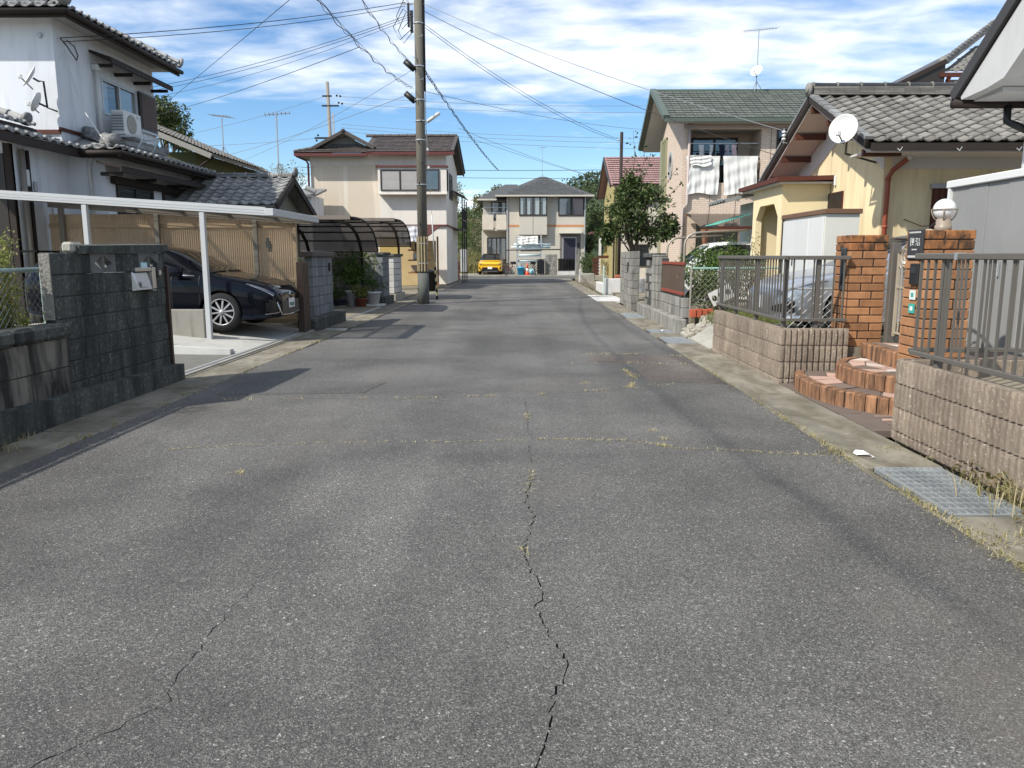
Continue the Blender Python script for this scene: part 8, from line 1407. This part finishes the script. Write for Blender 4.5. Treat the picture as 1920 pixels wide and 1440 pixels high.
q = wo.build('hill_forest', leafmat('hill_leaf', (0.035, 0.06, 0.025), (0.07, 0.10, 0.04), (0.12, 0.14, 0.06), .1)); q['kind'] = 'stuff'; q['label'] = 'dense green forest covering the distant hills'; q['category'] = 'forest'
# ================================================================== overhead wires
WB = M('wire_black', (0.02, 0.02, 0.022), 0.6, bump=0, objvar=0); WG = M('wire_grey', (0.20, 0.21, 0.22), 0.6, bump=0, objvar=0); WWH = M('wire_white', (0.6, 0.6, 0.58), 0.6, bump=0, objvar=0)
def span(a, b, sag, n=28):
    a, b = Vector(a), Vector(b); return [a.lerp(b, i / n) - Vector((0, 0, sag * 4 * (i / n) * (1 - i / n))) for i in range(n + 1)]
def wire(label, a, b, sag=.3, r=.009, mat=None): return tag(MB().tube(span(a, b, sag), r, 5, False).build('overhead_wire', mat or WB, None, True), label, 'wire', 'overhead wires')
PT_ = (-3.36, 24.2)
wire('upper service wire from the utility pole to the corner of the white house', (-9.45, 16.6, 5.84), (-3.5, 24.2, 8.78), .12, .009); wire('lower service wire from the utility pole to the corner of the white house', (-9.45, 16.72, 5.80), (-3.5, 24.2, 8.68), .14, .008)
wire('top wire of three running from the pole behind the white house', (-13.9, 30, 7.62), (-3.45, 24.2, 8.42), .18, .008); wire('middle wire of three running from the pole behind the white house', (-14.0, 30, 7.48), (-3.45, 24.2, 8.36), .2, .008); wire('lowest wire of three running from the pole behind the white house', (-14.4, 31, 7.45), (-3.45, 24.2, 8.30), .24, .006)
wire('wire from behind the white house up to the thick twisted cable', (-14.7, 32, 6.98), (-3.32, 16.5, 5.62), .1, .007); wire('steep straight wire crossing the left sky', (-15.2, 33, 7.24), (-3.0, 14.2, 6.6), .02, .007)
def bundle(label, pts3, r, hr, turns):
    P, Q, E = map(Vector, pts3); t1 = (Q - P).length / (E - P).length; n = 110; ln = []
    for i in range(n + 1):
        t = i / n; l0 = (t - t1) * (t - 1) / (t1); l1 = t * (t - 1) / (t1 * (t1 - 1)); l2 = t * (t - t1) / (1 - t1); ln.append(P * l0 + Q * l1 + E * l2)
    o = thing('lashed_cable', label, 'cable', P, 'overhead wires'); MB().tube(ln, r * .55, 5, False).build('messenger_wire', WB, o, True); MB().tube([p + Vector((0, 0, -hr * 1.8)) + Vector((math.cos(i * 1.1) * hr, 0, math.sin(i * 1.1) * hr)) for i, p in enumerate(ln)], r, 6, False).build('lashed_bundle', WB, o, True); MB().tube([p + Vector((0, 0, -hr * 1.8)) + Vector((math.cos(i * 1.3 + 2.5) * hr, 0, math.sin(i * 1.3 + 2.5) * hr)) for i, p in enumerate(ln)], r * .7, 5, False).build('lashed_bundle', WB, o, True)
bundle('thick twisted cable coming over the street from behind to the lower pole box', [(-3.33, 24.15, 6.42), (-3.22, 13, 5.44), (-3.2, -10, 7.4)], .007, .030, 1); bundle('thick twisted cable coming over the street to the upper pole box', [(-3.36, 24.15, 7.12), (-3.04, 15.5, 6.20), (-2.9, -10, 8.2)], .006, .026, 1)
wire('right-hand service wire from the pole to the insulators of the yellow house', (-2.98, 24.2, 8.75), (5.42, 17.0, 4.05), .18, .008, WG); wire('long wire from the pole across the pink house to the yellow gable', (-2.98, 24.2, 8.55), (5.5, 17.6, 3.62), .22, .008); wire('upper of two wires from the pole to the slim brown service pole', (-2.98, 24.2, 8.2), (4.42, 38, 6.88), .35, .008); wire('lower of two wires from the pole to the slim brown service pole', (-2.98, 24.2, 8.12), (4.42, 38, 6.80), .38, .008)
bundle('twisted cable dropping from the pole to the cross street messenger wire', [(-2.98, 24.25, 6.95), (-2.2, 38, 6.62), (-1.62, 50, 6.78)], .014, .03, 1)
wire('upper messenger wire along the cross street', (-14, 50, 6.95), (4.6, 50, 6.75), .1, .016); wire('lower messenger wire along the cross street', (-14, 50, 6.55), (4.6, 50, 6.25), .1, .014); wire('messenger wire from the cross street to the red-roofed house', (4.6, 50, 6.75), (20, 50, 6.9), .1, .014)
for i, (z0, z1, lb) in enumerate(((10.78, 10.45, 'highest of the far wires right of the distant pole'), (10.38, 10.1, 'second far wire right of the distant pole'), (9.2, 8.5, 'third far wire right of the distant pole'), (9.0, 8.2, 'fourth far wire right of the distant pole'), (8.8, 7.8, 'lowest far wire right of the distant pole'))): wire(lb, (-10.9, 48, z0), (14, 48.5, z1), .35, .011, WG)
wire('high far wire from the distant pole leftwards', (-11.8, 48, 10.8), (-20, 46, 8.2), .15, .01, WG); wire('low far wire from the distant pole leftwards', (-12.4, 48, 8.4), (-22, 46, 7.6), .1, .01, WG); wire('wire slanting from the near pole down towards the left houses', (-3.35, 24.2, 6.25), (-16.4, 38, 5.7), .2, .008, WG); wire('faint wire slanting from the near pole to the left background', (-3.35, 24.2, 6.9), (-17.2, 44, 6.1), .3, .007, WG); wire('thin wire from the near pole to the distant far right', (-2.98, 24.2, 6.3), (12, 50, 9.2), .5, .008, WG); wire('thin wire branching to the right over the far house', (-2.7, 33, 6.62), (6, 52, 6.2), .2, .008, WG); wire('second thin wire branching to the right over the far house', (-2.5, 35.5, 6.62), (6, 50, 5.9), .1, .008, WG)
# house A service drop
sd_ = thing('service_drop', 'looped service cable hanging down the corner of the white house', 'cable', (-9.44, 16.7, 5.8)); MB().tube([(-9.44, 16.6, 5.84), (-9.40, 16.75, 5.72), (-9.36, 17.0, 5.5), (-9.38, 17.1, 5.62), (-9.4, 17.02, 5.78), (-9.42, 16.8, 5.85)], .012, 5).build('drip_loop', WB, sd_, True); MB().tube([(-9.42, 16.68, 5.65), (-9.40, 16.75, 5.3), (-9.2, 16.78, 4.5), (-8.75, 16.5, 3.95), (-8.2, 16.0, 3.55), (-8.5, 16.15, 3.42), (-8.75, 16.15, 3.46)], .016, 6).build('down_cable', PIPEW, sd_, True)
